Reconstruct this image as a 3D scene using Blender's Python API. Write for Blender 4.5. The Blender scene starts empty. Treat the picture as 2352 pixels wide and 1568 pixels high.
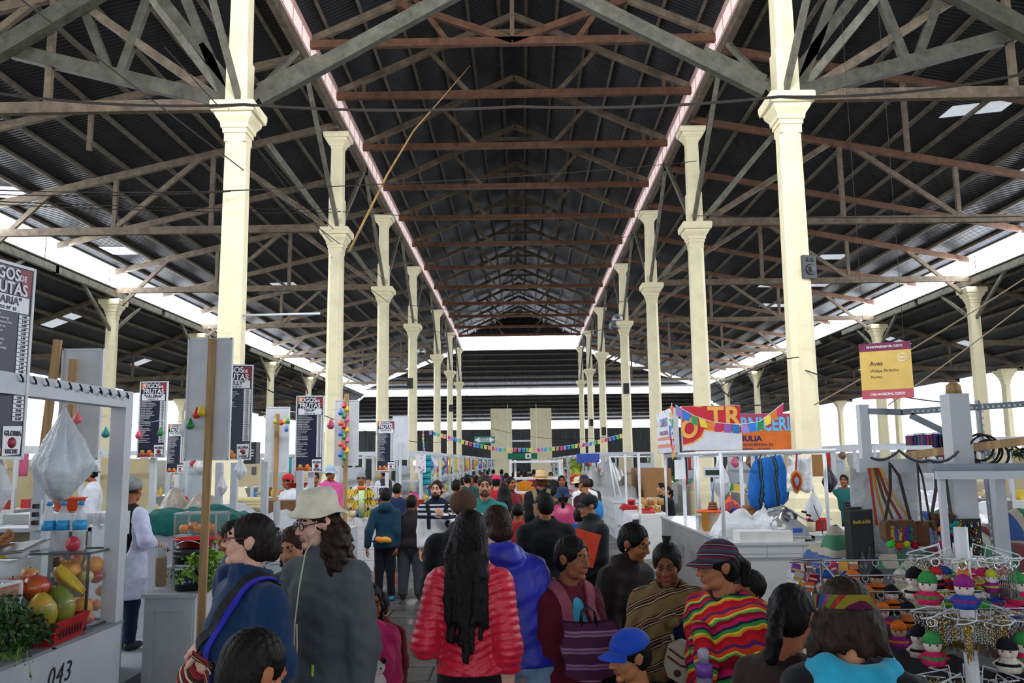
import bpy, bmesh, math, random
import numpy as np
from mathutils import Vector, Matrix, Euler
SC = bpy.context.scene
COL = SC.collection
PI = math.pi
rnd = random.Random(7)
# ------------------------------------------------------------------ camera
FPX, RHO, EYE = 1960.0, .012, 2.0
TH = math.atan(276.3 / FPX); PS = math.atan(20.7 / FPX * math.cos(TH))
_F = Vector((-math.sin(PS) * math.cos(TH), math.cos(PS) * math.cos(TH), math.sin(TH)))
_R0 = Vector((math.cos(PS), math.sin(PS), 0)); _U0 = _R0.cross(_F)
_R = math.cos(RHO) * _R0 - math.sin(RHO) * _U0
_U = math.sin(RHO) * _R0 + math.cos(RHO) * _U0
cam = bpy.data.cameras.new('camera'); cam.sensor_width = 36; cam.lens = 30.0; cam.clip_start = .05; cam.clip_end = 400
camo = bpy.data.objects.new('camera', cam); COL.objects.link(camo)
camo.matrix_world = Matrix(((_R.x, _U.x, -_F.x, 0), (_R.y, _U.y, -_F.y, 0), (_R.z, _U.z, -_F.z, EYE), (0, 0, 0, 1)))
SC.camera = camo
def at(x, y, Y):
    """place in the hall seen at photo pixel x, y and Y metres down the aisle"""
    d = _F + (x - 1176) / FPX * _R - (y - 784) / FPX * _U
    return Vector((0, 0, EYE)) + d * (Y / d.y)
# ------------------------------------------------------------------ light
w = bpy.data.worlds.new('overcast_sky'); SC.world = w; w.use_nodes = True
nt = w.node_tree; bg = nt.nodes['Background']
bg.inputs['Color'].default_value = (.90, .95, 1.0, 1); bg.inputs['Strength'].default_value = 2.9
def area(name, loc, rot, sx, sy, power, col=(1, 1, 1)):
    l = bpy.data.lights.new(name, 'AREA'); l.shape = 'RECTANGLE'; l.size = sx; l.size_y = sy; l.energy = power; l.color = col
    o = bpy.data.objects.new(name, l); o.location = loc; o.rotation_euler = rot; COL.objects.link(o); return o
# added fill lamp in mid-air under the nave front, brightens the columns
area('fill_nave_front', (-.12, 7.6, 10.6), (math.radians(80), 0, 0), 11, 2.0, 1600, (.97, .98, 1))
# daylight entering by the side clerestories
area('daylight_side_strip', (-17.0, 42, 9.9), (0, math.radians(-62), 0), .8, 80, 4200, (.9, .95, 1))
area('daylight_side_strip', (18.7, 42, 9.9), (0, math.radians(62), 0), .8, 80, 4200, (.9, .95, 1))
SC.view_settings.view_transform = 'Standard'; SC.view_settings.look = 'None'
SC.view_settings.gamma = 1; SC.view_settings.use_curve_mapping = False
SC.view_settings.exposure = .0
SC.cycles.max_bounces = 6; SC.cycles.diffuse_bounces = 3; SC.cycles.glossy_bounces = 2
SC.cycles.transmission_bounces = 4; SC.cycles.transparent_max_bounces = 8
SC.cycles.caustics_reflective = False; SC.cycles.caustics_refractive = False
SC.cycles.sample_clamp_indirect = 4.0
# ------------------------------------------------------------------ materials
_M = {}
def srgb(h):
    if isinstance(h, str):
        h = h.lstrip('#'); v = [int(h[i:i + 2], 16) / 255 for i in (0, 2, 4)]
    else: v = list(h)
    return tuple((c / 12.92 if c <= .04045 else ((c + .055) / 1.055) ** 2.4) for c in v)
def N(nt, t, **kw):
    n = nt.nodes.new(t)
    for k, v in kw.items():
        if k in n.inputs.keys(): n.inputs[k].default_value = v
        else: setattr(n, k, v)
    return n
def mat(col, kind='plain', rough=.6, **kw):
    """procedural material: base colour varied by noise, bump by kind"""
    key = (str(col), kind, rough, str(sorted(kw.items())))
    if key in _M: return _M[key]
    m = bpy.data.materials.new('%s_%d' % (kind, len(_M))); _M[key] = m; m.use_nodes = True
    t = m.node_tree; b = t.nodes['Principled BSDF']; L = t.links.new
    c = srgb(col) + (1,)
    b.inputs['Roughness'].default_value = rough
    if kind in ('fabric', 'knit', 'hair', 'stripe', 'skin'): b.inputs['Specular IOR Level'].default_value = .5 if rough < .5 else .15
    tc = N(t, 'ShaderNodeTexCoord')
    def ramp(fac, stops, interp='LINEAR'):
        r = N(t, 'ShaderNodeValToRGB'); r.color_ramp.interpolation = interp
        e = r.color_ramp.elements
        while len(e) < len(stops): e.new(.5)
        for el, (p, cc) in zip(e, stops): el.position = p; el.color = cc if len(cc) == 4 else tuple(cc) + (1,)
        L(fac, r.inputs[0]); return r.outputs[0]
    def noise(scale, detail=3, vec=None, rough=.6):
        n = N(t, 'ShaderNodeTexNoise'); n.inputs['Scale'].default_value = scale; n.inputs['Detail'].default_value = detail
        n.inputs['Roughness'].default_value = rough
        L(vec if vec else tc.outputs['Object'], n.inputs['Vector']); return n.outputs[0]
    def mapped(s, rot=(0, 0, 0)):
        mp = N(t, 'ShaderNodeMapping'); mp.inputs['Scale'].default_value = s; mp.inputs['Rotation'].default_value = rot
        L(tc.outputs['Object'], mp.inputs['Vector']); return mp.outputs[0]
    def bump(h, strength, dist=.01):
        bp = N(t, 'ShaderNodeBump'); bp.inputs['Strength'].default_value = strength; bp.inputs['Distance'].default_value = dist
        L(h, bp.inputs['Height']); L(bp.outputs[0], b.inputs['Normal'])
    def var(amt=.12, scale=6, vec=None):
        lo = tuple(max(0, x * (1 - amt)) for x in c[:3]); hi = tuple(min(1, x * (1 + amt)) for x in c[:3])
        return ramp(noise(scale, 4, vec), [(.3, lo), (.7, hi)])
    if kind == 'plain':
        L(var(kw.get('amt', .1), kw.get('scale', 5)), b.inputs['Base Color'])
    elif kind == 'emit':
        b.inputs['Base Color'].default_value = c; b.inputs['Emission Color'].default_value = c
        b.inputs['Emission Strength'].default_value = kw.get('e', 5)
    elif kind == 'fabric':
        L(var(.16, 14), b.inputs['Base Color']); b.inputs['Sheen Weight'].default_value = .12
        a = N(t, 'ShaderNodeMath', operation='ADD'); L(noise(9, 2), a.inputs[0])
        q = N(t, 'ShaderNodeMath', operation='MULTIPLY'); L(noise(220, 2), q.inputs[0]); q.inputs[1].default_value = .12
        L(q.outputs[0], a.inputs[1]); bump(a.outputs[0], kw.get('b', .35), .03)
    elif kind == 'knit':
        L(var(.25, 60), b.inputs['Base Color']); bump(noise(150, 3), .6, .01)
    elif kind == 'stripe':   # woven bands: cols = list of (position, colour)
        ax = kw.get('axis', 'Z'); s = N(t, 'ShaderNodeSeparateXYZ')
        L(mapped((1, 1, 1), kw.get('rot', (0, 0, 0))), s.inputs[0])
        md = N(t, 'ShaderNodeMath', operation='MULTIPLY'); md.inputs[1].default_value = 1 / kw.get('period', .1)
        ad = N(t, 'ShaderNodeMath', operation='ADD'); nn = N(t, 'ShaderNodeMath', operation='MULTIPLY')
        L(noise(6, 2), nn.inputs[0]); nn.inputs[1].default_value = kw.get('warp', .02)
        L(s.outputs[ax], ad.inputs[0]); L(nn.outputs[0], ad.inputs[1]); L(ad.outputs[0], md.inputs[0])
        fr = N(t, 'ShaderNodeMath', operation='FRACT'); L(md.outputs[0], fr.inputs[0])
        L(ramp(fr.outputs[0], [(p, srgb(k)) for p, k in kw['cols']], 'CONSTANT'), b.inputs['Base Color'])
        bump(noise(90, 2), .3, .01)
    elif kind == 'skin':
        L(var(.10, 22), b.inputs['Base Color']); b.inputs['Subsurface Weight'].default_value = .0
        bump(noise(160, 2), .08, .004)
    elif kind == 'hair':
        v = mapped((70, 70, 5)); L(ramp(noise(1.0, 3, v), [(.3, tuple(x * .6 for x in c[:3])), (.75, tuple(min(1, x * 1.7 + .004) for x in c[:3]))]), b.inputs['Base Color'])
        bump(noise(1.2, 3, v), .7, .01)
    elif kind == 'wood':
        v = mapped(kw.get('s', (30, 30, 2)))
        L(ramp(noise(1.0, 5, v), [(.3, tuple(x * .55 for x in c[:3])), (.7, tuple(min(1, x * 1.35) for x in c[:3]))]), b.inputs['Base Color'])
        bump(noise(1.5, 4, v), .3, .01)
    elif kind == 'beam':   # old weathered roof timber
        v = mapped((2.5, 2.5, 2.5))
        L(ramp(noise(1.4, 8, v, .75), [(.28, tuple(x * .35 for x in c[:3])), (.52, c[:3]), (.8, tuple(min(1, x * 1.8) for x in c[:3]))]), b.inputs['Base Color'])
        bump(noise(8, 4), .4, .02)
    elif kind == 'corrugated':
        wv = N(t, 'ShaderNodeTexWave'); wv.wave_type = 'BANDS'; wv.bands_direction = kw.get('axis', 'Y')
        wv.inputs['Scale'].default_value = kw.get('f', 2.1); wv.inputs['Distortion'].default_value = 0
        L(tc.outputs['Object'], wv.inputs['Vector']); bump(wv.outputs['Fac'], 1.0, .05)
        v = mapped((.35, 2.5, .35) if kw.get('axis', 'Y') == 'Y' else (2.5, .35, .35))
        L(ramp(noise(1.0, 6, v, .7), [(.25, tuple(x * .45 for x in c[:3])), (.6, c[:3]), (.85, tuple(min(1, x * 2.6) for x in c[:3]))]), b.inputs['Base Color'])
        b.inputs['Metallic'].default_value = .3
    elif kind == 'plaster':
        L(ramp(noise(1.6, 8, None, .7), [(.25, tuple(x * .80 for x in c[:3])), (.5, c[:3]), (.8, tuple(min(1, x * 1.06) for x in c[:3]))]), b.inputs['Base Color'])
        bump(noise(14, 5), .25, .02)
    elif kind == 'brick':   # tiles and paving
        bt = N(t, 'ShaderNodeTexBrick'); bt.offset = kw.get('off', 0.0)
        bt.inputs['Color1'].default_value = c; bt.inputs['Color2'].default_value = tuple(x * kw.get('v', .9) for x in c[:3]) + (1,)
        bt.inputs['Mortar'].default_value = srgb(kw.get('mortar', '#6b6a68')) + (1,)
        bt.inputs['Scale'].default_value = 1; bt.inputs['Brick Width'].default_value = kw.get('bw', .3); bt.inputs['Row Height'].default_value = kw.get('bh', .3)
        bt.inputs['Mortar Size'].default_value = kw.get('ms', .006)
        L(mapped((1, 1, 1), kw.get('rot', (0, 0, 0))), bt.inputs['Vector'])
        mx = N(t, 'ShaderNodeMix', data_type='RGBA', blend_type='MULTIPLY'); mx.inputs[0].default_value = kw.get('dirt', .3)
        L(bt.outputs['Color'], mx.inputs[6]); L(ramp(noise(2.2, 6, None, .7), [(.3, (.35, .35, .35)), (.7, (1, 1, 1))]), mx.inputs[7])
        L(mx.outputs[2], b.inputs['Base Color']); bump(bt.outputs['Fac'], -.4, .01)
        L(ramp(noise(1.3, 4), [(.35, (rough * .5,) * 3), (.7, (min(1, rough * 1.4),) * 3)]), b.inputs['Roughness'])
    elif kind == 'metal':
        b.inputs['Metallic'].default_value = 1; L(var(.15, 12), b.inputs['Base Color'])
    elif kind == 'glass':
        b.inputs['Base Color'].default_value = c; b.inputs['Alpha'].default_value = kw.get('a', .14); b.inputs['Roughness'].default_value = .05
    elif kind == 'film':     # thin plastic
        b.inputs['Base Color'].default_value = c; b.inputs['Alpha'].default_value = kw.get('a', .75); b.inputs['Roughness'].default_value = .3
        bump(noise(11, 4), .8, .03)
    elif kind == 'fruit':
        c2 = srgb(kw.get('c2', col)); L(ramp(noise(kw.get('scale', 9), 3), [(.38, c[:3]), (.62, c2)]), b.inputs['Base Color'])
        b.inputs['Coat Weight'].default_value = .2; bump(noise(60, 2), .1, .004)
    elif kind == 'speck':    # dense multi coloured pattern
        vr = N(t, 'ShaderNodeTexVoronoi'); vr.inputs['Scale'].default_value = kw.get('scale', 40); L(tc.outputs['Object'], vr.inputs['Vector'])
        s = N(t, 'ShaderNodeSeparateColor'); L(vr.outputs['Color'], s.inputs[0])
        L(ramp(s.outputs[0], [(p, srgb(k)) for p, k in kw['cols']], 'CONSTANT'), b.inputs['Base Color'])
    return m
# ------------------------------------------------------------------ mesh builder
def frame(d, up=Vector((0, 0, 1))):
    d = Vector(d).normalized()
    if abs(d.dot(up)) > .985: up = Vector((0, 1, 0))
    x = d.cross(up).normalized(); y = x.cross(d).normalized()
    return x, y, d
class MB:
    def __init__(s): s.v, s.f, s.mi, s.sm = [], [], [], []; s.m = 0
    def add(s, vs, fs, smooth=False):
        o = len(s.v); s.v += [tuple(p) for p in vs]
        for f in fs: s.f.append([i + o for i in f]); s.mi.append(s.m); s.sm.append(smooth)
        return s
    def mt(s, i): s.m = i; return s
    def box(s, c, d, R=None):
        c = Vector(c); h = [x / 2 for x in d]
        P = [Vector((sx * h[0], sy * h[1], sz * h[2])) for sz in (-1, 1) for sy in (-1, 1) for sx in (-1, 1)]
        if R is not None: P = [R @ p for p in P]
        return s.add([p + c for p in P], [(0, 2, 3, 1), (4, 5, 7, 6), (0, 1, 5, 4), (2, 6, 7, 3), (0, 4, 6, 2), (1, 3, 7, 5)])
    def box2(s, a, b): return s.box([(x + y) / 2 for x, y in zip(a, b)], [abs(x - y) for x, y in zip(a, b)])
    def beam(s, a, b, w, h, up=(0, 0, 1)):
        a, b = Vector(a), Vector(b); x, y, d = frame(b - a, Vector(up))
        vs = [p + x * (i * w / 2) + y * (j * h / 2) for p in (a, b) for i, j in ((-1, -1), (1, -1), (1, 1), (-1, 1))]
        return s.add(vs, [(0, 1, 2, 3), (7, 6, 5, 4), (0, 4, 5, 1), (1, 5, 6, 2), (2, 6, 7, 3), (3, 7, 4, 0)])
    def tube(s, pts, r, n=8, caps=True):
        pts = [Vector(p) for p in pts]; rs = r if isinstance(r, (list, tuple)) else [r] * len(pts); vs = []
        x, y, d = frame(pts[1] - pts[0])
        for i, p in enumerate(pts):
            t = (pts[min(i + 1, len(pts) - 1)] - pts[max(i - 1, 0)])
            if t.length < 1e-9: t = d
            t = t.normalized(); x = (x - t * x.dot(t)); x = x.normalized() if x.length > 1e-6 else frame(t)[0]; y = t.cross(x)
            vs += [p + (x * math.cos(2 * PI * k / n) + y * math.sin(2 * PI * k / n)) * rs[i] for k in range(n)]
        fs = [(i * n + k, i * n + (k + 1) % n, (i + 1) * n + (k + 1) % n, (i + 1) * n + k) for i in range(len(pts) - 1) for k in range(n)]
        if caps: fs += [tuple(reversed(range(n))), tuple(range((len(pts) - 1) * n, len(pts) * n))]
        return s.add(vs, fs, n > 5)
    def ribbon(s, pts, nrm, w, th=.004):
        """flat strap of real thickness along pts"""
        vs = []; L = len(pts)
        for i, p in enumerate(pts):
            p = Vector(p); t = (Vector(pts[min(i + 1, L - 1)]) - Vector(pts[max(i - 1, 0)])).normalized()
            n = Vector(nrm[i] if isinstance(nrm, list) else nrm); b = t.cross(n).normalized(); n = b.cross(t).normalized()
            ww = w[i] if isinstance(w, list) else w
            vs += [p + b * ww / 2, p - b * ww / 2, p - b * ww / 2 + n * th, p + b * ww / 2 + n * th]
        fs = [(i * 4 + k, i * 4 + (k + 1) % 4, i * 4 + 4 + (k + 1) % 4, i * 4 + 4 + k) for i in range(L - 1) for k in range(4)]
        fs += [(3, 2, 1, 0), tuple(L * 4 - 4 + k for k in range(4))]
        return s.add(vs, fs, False)
    def lathe(s, prof, n=20, c=(0, 0, 0), R=None, sx=1, sy=1):
        vs = []; c = Vector(c)
        for r, z in prof:
            for k in range(n):
                p = Vector((r * math.cos(2 * PI * k / n) * sx, r * math.sin(2 * PI * k / n) * sy, z)); vs.append((R @ p if R is not None else p) + c)
        L = len(prof); fs = [(i * n + k, i * n + (k + 1) % n, (i + 1) * n + (k + 1) % n, (i + 1) * n + k) for i in range(L - 1) for k in range(n)]
        fs += [tuple(reversed(range(n))), tuple(range((L - 1) * n, L * n))]
        return s.add(vs, fs, True)
    def ell(s, c, r, R=None, n=12, m=8):
        prof = [(math.sin(PI * i / m), -math.cos(PI * i / m)) for i in range(m + 1)]
        prof[0] = (.02, -1); prof[-1] = (.02, 1); S = Matrix.Diagonal(Vector(r if hasattr(r, '__len__') else (r, r, r)))
        return s.lathe(prof, n, c, (R @ S if R is not None else S))
    def prism(s, poly, a, b, fr=None):
        """poly (2d) extruded from depth a to b; fr maps (u,v,w)"""
        fr = fr or (lambda u, v, w: (u, w, v)); n = len(poly)
        vs = [fr(u, v, a) for u, v in poly] + [fr(u, v, b) for u, v in poly]
        return s.add(vs, [tuple(range(n)), tuple(reversed(range(n, 2 * n)))] + [(i, i + n, (i + 1) % n + n, (i + 1) % n) for i in range(n)])
    def sheet(s, rows, th=0, smooth=True):
        """grid of points; th gives it thickness along -normal"""
        R, C = len(rows), len(rows[0]); vs = [Vector(p) for r in rows for p in r]
        fs = [(i * C + j, i * C + j + 1, (i + 1) * C + j + 1, (i + 1) * C + j) for i in range(R - 1) for j in range(C - 1)]
        if th:
            n = (Vector(rows[0][-1]) - Vector(rows[0][0])).cross(Vector(rows[-1][0]) - Vector(rows[0][0])).normalized() * th; o = R * C
            vs += [v - n for v in vs]; fs2 = [tuple(i + o for i in reversed(f)) for f in fs]
            rim = [j for j in range(C)] + [i * C + C - 1 for i in range(1, R)] + [(R - 1) * C + j for j in range(C - 2, -1, -1)] + [i * C for i in range(R - 2, 0, -1)]
            fs = fs + fs2 + [(rim[i], rim[i] + o, rim[(i + 1) % len(rim)] + o, rim[(i + 1) % len(rim)]) for i in range(len(rim))]
        return s.add(vs, fs, smooth)
    def torus(s, c, R_, r, M=None, n=24, m=8, a0=0, a1=2 * PI):
        pts = [Vector((R_ * math.cos(a0 + (a1 - a0) * i / n), R_ * math.sin(a0 + (a1 - a0) * i / n), 0)) for i in range(n + 1)]
        if M is not None: pts = [M @ p for p in pts]
        return s.tube([p + Vector(c) for p in pts], r, m)
    def build(s, name, m, parent=None, loc=None):
        me = bpy.data.meshes.new(name); me.from_pydata(s.v, [], s.f); ms = m if isinstance(m, (list, tuple)) else [m]
        for x in ms: me.materials.append(x)
        me.polygons.foreach_set('material_index', s.mi); me.polygons.foreach_set('use_smooth', s.sm)
        me.validate(); me.update()
        return link(name, me, parent, loc)
def link(name, me, parent=None, loc=None):
    o = bpy.data.objects.new(name, me); COL.objects.link(o)
    if parent is not None: o.parent = parent
    if loc is not None: o.location = loc
    return o
def tag(o, label, cat, group=None, kind=None):
    o['label'] = label; o['category'] = cat
    if group: o['group'] = group
    if kind: o['kind'] = kind
    return o
def struct(o): o['kind'] = 'structure'; return o
def thing(name, label, cat, loc=(0, 0, 0), rz=0, group=None, rot=None):
    o = bpy.data.objects.new(name, None); COL.objects.link(o); o.empty_display_size = .1
    o.location = loc; o.rotation_euler = rot if rot is not None else (0, 0, rz)
    return tag(o, label, cat, group)
def dup(o, loc=None, rz=None, label=None, parent=None, group=None, scale=None):
    c = o.copy(); COL.objects.link(c)
    if parent is not None: c.parent = parent
    if loc is not None: c.location = loc
    if rz is not None: c.rotation_euler = (0, 0, rz)
    if scale is not None: c.scale = (scale,) * 3 if not hasattr(scale, '__len__') else scale
    if label: c['label'] = label
    if group: c['group'] = group
    for ch in [x for x in o.children]: dup(ch, parent=c)
    return c
def swap(o, m):
    """own mesh with another material for a copy"""
    o.data = o.data.copy(); o.data.materials.clear(); o.data.materials.append(m); return o
def text(body, size, m, parent, loc, rot=(PI / 2, 0, 0), name='lettering', align='CENTER', ext=.002, sx=1, space=1, bold=0, shear=0, line=1):
    cu = bpy.data.curves.new('lettering', 'FONT'); cu.body = body; cu.size = size; cu.extrude = ext; cu.align_x = align; cu.align_y = 'CENTER'
    cu.space_character = space; cu.offset = bold; cu.shear = shear; cu.space_line = line; cu.resolution_u = 3
    o = bpy.data.objects.new(name, cu); me = bpy.data.meshes.new_from_object(o)
    bpy.data.objects.remove(o); bpy.data.curves.remove(cu)
    me.materials.clear(); me.materials.append(m)
    q = link(name, me, parent, loc); q.rotation_euler = rot; q.scale = (sx, 1, 1); return q
ORD = ['nearest', 'second', 'third', 'fourth', 'fifth', 'sixth', 'seventh', 'eighth', 'ninth', 'tenth', 'eleventh', 'twelfth', 'thirteenth', 'fourteenth', 'fifteenth', 'sixteenth', 'seventeenth', 'eighteenth', 'nineteenth', 'twentieth']
WHITE = mat('#cfd3d8', 'plain', .5); WPAINT = mat('#c3c8cf', 'plaster', .5); CREAM = mat('#f3e8c2', 'plaster', .7)
STEEL = mat('#b9bec4', 'metal', .3); GREY = mat('#8d939b', 'plain', .5); BLACK = mat('#101012', 'plain', .45); WOOD = mat('#a98658', 'wood', .6)
CABLE = mat('#1b1815', 'plain', .7); CARD = mat('#9a7044', 'plain', .8); FILM = mat('#dfe4ea', 'film', .3, a=.8)
# ================================================================== BUILDING
XL, XR = -5.8, 5.55
OL, OR_ = -17.3, 19.0
PL, PR = -23.4, 25.6
CY = [16.85, 26.3, 35.5, 45.3, 58.5, 69.0, 79.0]
NEND, REND, PEND = 82.0, 93.5, 104.0
Y0 = -4.0
ROOF = mat('#25272d', 'corrugated', .55, axis='Y'); ROOFX = mat('#25272d', 'corrugated', .55, axis='X')
TIMB = mat('#665948', 'beam', .8); TIMR = mat('#63432f', 'beam', .8); TIMG = mat('#6d6b5e', 'beam', .75); PURL = mat('#5f564a', 'beam', .8)
TIMD = mat('#4b4a40', 'beam', .8); PINK = mat('#c9a7a0', 'plain', .7); STRIP = mat('#e8f0ff', 'emit', .5, e=12); PANEL = mat('#f0dcd8', 'emit', .5, e=.55)
FLOORM = mat('#6a6865', 'brick', .42, bw=.9, bh=.55, ms=.012, off=.4, mortar='#232221', v=.8, dirt=.6)
m = MB().box2((-34, -12, -.1), (36, 118, 0)); struct(m.build('floor', FLOORM))
# ---- roof sheets with their purlins
def roof(name, a, b, c, d, mt, purl, n, lab=None):
    """sheet a-b (upper edge) to d-c (lower edge), purlins parallel to the upper edge under it"""
    a, b, c, d = map(Vector, (a, b, c, d)); nrm = (b - a).cross(d - a).normalized()
    if nrm.z < 0: nrm = -nrm
    q = MB(); vs = [a, b, c, d]; q.add(vs + [v + nrm * .04 for v in vs], [(0, 1, 2, 3), (7, 6, 5, 4), (0, 4, 5, 1), (1, 5, 6, 2), (2, 6, 7, 3), (3, 7, 4, 0)])
    o = struct(q.build(name, mt))
    for i in range(n):
        t = (i + .5) / n; p0, p1 = a.lerp(d, t) - nrm * .07, b.lerp(c, t) - nrm * .07
        MB().beam(p0, p1, .09, .12, nrm).build('purlin', purl, o)
    for u, t, su, st in (lab or ()):
        c0 = a.lerp(b, u).lerp(d.lerp(c, u), t) - nrm * .02; e1 = (b - a).normalized() * su; e2 = (d - a).normalized() * st
        MB().add([c0, c0 + e1, c0 + e1 + e2, c0 + e2] + [p + nrm * .03 for p in (c0, c0 + e1, c0 + e1 + e2, c0 + e2)], [(0, 1, 2, 3), (7, 6, 5, 4), (0, 4, 5, 1), (1, 5, 6, 2), (2, 6, 7, 3), (3, 7, 4, 0)]).build('skylight_sheet', SKYL, o)
    return o
SKYL = mat('#dfe6f0', 'emit', .5, e=.55)
RX = (XL + XR) / 2
NST = 7.0  # unseen nave front, placed to suit the added fill lamp
roof('ceiling', (RX, NST, 16.5), (RX, NEND, 16.5), (XL, NEND, 13.95), (XL, NST, 13.95), ROOF, PURL, 6)
roof('ceiling', (RX, NST, 16.5), (RX, NEND, 16.5), (XR, NEND, 13.95), (XR, NST, 13.95), ROOF, PURL, 6)
roof('ceiling', (XL, NST, 13.12), (XL, NEND, 13.12), (OL, REND, 10.45), (OL, Y0, 10.45), ROOF, PURL, 11, [(.22, .88, 1.2, 1.0), (.3, .88, 1.2, 1.0), (.38, .88, 1.2, 1.0), (.5, .55, .9, 1.4)])
roof('ceiling', (XR, NST, 13.12), (XR, NEND, 13.12), (OR_, REND, 10.45), (OR_, Y0, 10.45), ROOF, PURL, 12, [(.2, .72, .8, 2.2), (.3, .78, .8, 1.6), (.44, .62, .9, 1.6), (.5, .7, .9, 1.7), (.52, .58, .8, 1.2), (.57, .68, .9, 1.6), (.25, .5, .8, 1.6)])
roof('ceiling', (OL, Y0, 9.45), (OL, REND, 9.45), (PL - 1.2, PEND, 6.7), (PL - 1.2, Y0, 6.7), ROOF, PURL, 7, [(.4, .3, .9, 1.4), (.5, .5, .9, 1.2), (.55, .25, .9, 1.2), (.62, .5, .9, 1.4)])
roof('ceiling', (OR_, Y0, 9.45), (OR_, REND, 9.45), (PR + 1.2, PEND, 6.7), (PR + 1.2, Y0, 6.7), ROOF, PURL, 7, [(.36, .3, .9, 1.4), (.47, .5, .9, 1.2), (.52, .25, .9, 1.2), (.6, .5, .9, 1.4)])
roof('ceiling', (XL, NEND, 12.65), (XR, NEND, 12.65), (OR_, REND, 10.0), (OL, REND, 10.0), ROOFX, PURL, 7)
roof('ceiling', (XL, NST, 13.12), (XR, NST, 13.12), (OR_, Y0, 10.45), (OL, Y0, 10.45), ROOFX, PURL, 6)
roof('ceiling', (OL, REND, 9.2), (OR_, REND, 9.2), (PR, PEND, 6.9), (PL, PEND, 6.9), ROOFX, PURL, 7)
# ---- clerestories: glowing fibreglass strips with their sills and mullions
def strip(n, a, b, z0, z1, mt, mull, fm, side):
    a, b = Vector(a), Vector(b); d = (b - a).normalized(); nn = Vector((-d.y, d.x, 0))
    o = struct(MB().beam(a + Vector((0, 0, (z0 + z1) / 2)), b + Vector((0, 0, (z0 + z1) / 2)), .03, z1 - z0).build('window_%d' % n, mt))
    f = MB()
    for z in (z0, z1): f.beam(a + Vector((0, 0, z)), b + Vector((0, 0, z)), .14, .13 if mt is PANEL else .06)
    f.build('window_frame', fm, o)
    L = (b - a).length; k = int(L / mull); q = MB()
    for i in range(k + 1):
        p = a + d * (L * i / k); q.beam(p + Vector((0, 0, z0)), p + Vector((0, 0, z1)), .05, .05)
    q.build('mullion', fm, o)
strip(1, (XL + .02, NST, 0), (XL + .02, NEND, 0), 13.15, 13.8, PANEL, .9, PINK, 1)
strip(2, (XR - .02, NST, 0), (XR - .02, NEND, 0), 13.15, 13.8, PANEL, .9, PINK, -1)
strip(3, (OL, Y0, 0), (OL, REND, 0), 9.5, 10.42, STRIP, 4.7, TIMG, 1)
strip(4, (OR_, Y0, 0), (OR_, REND, 0), 9.5, 10.42, STRIP, 4.7, TIMG, -1)
strip(5, (XL, NEND, 0), (XR, NEND, 0), 12.72, 14.1, STRIP, 3.0, TIMG, 1)
strip(8, (XL, NST, 0), (XR, NST, 0), 13.2, 14.0, STRIP, 3.0, TIMG, 1)  # unseen glowing strip at the nave front, added to go with the fill lamp
strip(6, (OL, REND, 0), (OR_, REND, 0), 9.3, 9.95, STRIP, 5.8, TIMG, 1)
strip(7, (PL, PEND, 0), (PR, PEND, 0), 5.9, 6.8, STRIP, 5.8, TIMG, 1)
# gable over the nave end
struct(MB().prism([(XL, 14.0), (XR, 14.0), (RX, 16.6)], NEND, NEND + .1).prism([(XL, 14.0), (XR, 14.0), (RX, 16.6)], NST - .1, NST).build('wall_nave_gable', ROOFX))
struct(MB().box2((PL - 1, PEND, 0), (PR + 1, PEND + .3, 5.9)).build('wall_back', mat('#55585c', 'corrugated', .7, axis='X')))
WWALL = mat('#d9dad8', 'plaster', .8)
struct(MB().box2((PL - 1.6, Y0, 0), (PL - 1.3, PEND, 2.4)).build('wall_left', WWALL))
struct(MB().box2((PR + 1.3, Y0, 0), (PR + 1.6, PEND, 2.4)).build('wall_right', WWALL))
q = MB().box2((-31, -6.3, 0), (-5.5, -6, 7.5)).box2((5.5, -6.3, 0), (33, -6, 7.5)).box2((-5.5, -6.3, 4.3), (5.5, -6, 17)).box2((-31, -6.3, 7.5), (33, -6, 12))
struct(q.build('wall_front_unseen', WWALL))  # unseen wall added to dim the foreground, its opening sized for the light
# two pale masonry piers carrying the far roof
for i, x in enumerate((-2.35, 2.15)):
    tag(MB().box((x, 97.5, 4.0), (2.4, 1.2, 8.0)).box((x, 97.5, .4), (2.7, 1.5, .8)).build('pier', CREAM), 'wide cream pier under the far roof, on the %s of the end of the aisle' % ('left', 'right')[i], 'pier')
# ---- columns
def shaft(q, x, y, z0, z1, w0, w1, ch=.2):
    """square shaft with chamfered edges"""
    vs = []
    for z, w_ in ((z0, w0), (z1, w1)):
        h, c = w_ / 2, w_ * ch
        vs += [(x + a, y + b, z) for a, b in ((-h + c, -h), (h - c, -h), (h, -h + c), (h, h - c), (h - c, h), (-h + c, h), (-h, h - c), (-h, -h + c))]
    return q.add(vs, [tuple(reversed(range(8))), tuple(range(8, 16))] + [(i, (i + 1) % 8, (i + 1) % 8 + 8, i + 8) for i in range(8)])
def slab(q, x, y, zs):
    """square mouldings: list of (z, half width)"""
    vs = [(x + i * h, y + j * h, z) for z, h in zs for i, j in ((-1, -1), (1, -1), (1, 1), (-1, 1))]; L = len(zs)
    return q.add(vs, [(3, 2, 1, 0), tuple(range(L * 4 - 4, L * 4))] + [(i * 4 + k, i * 4 + (k + 1) % 4, i * 4 + 4 + (k + 1) % 4, i * 4 + 4 + k) for i in range(L - 1) for k in range(4)])
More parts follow.
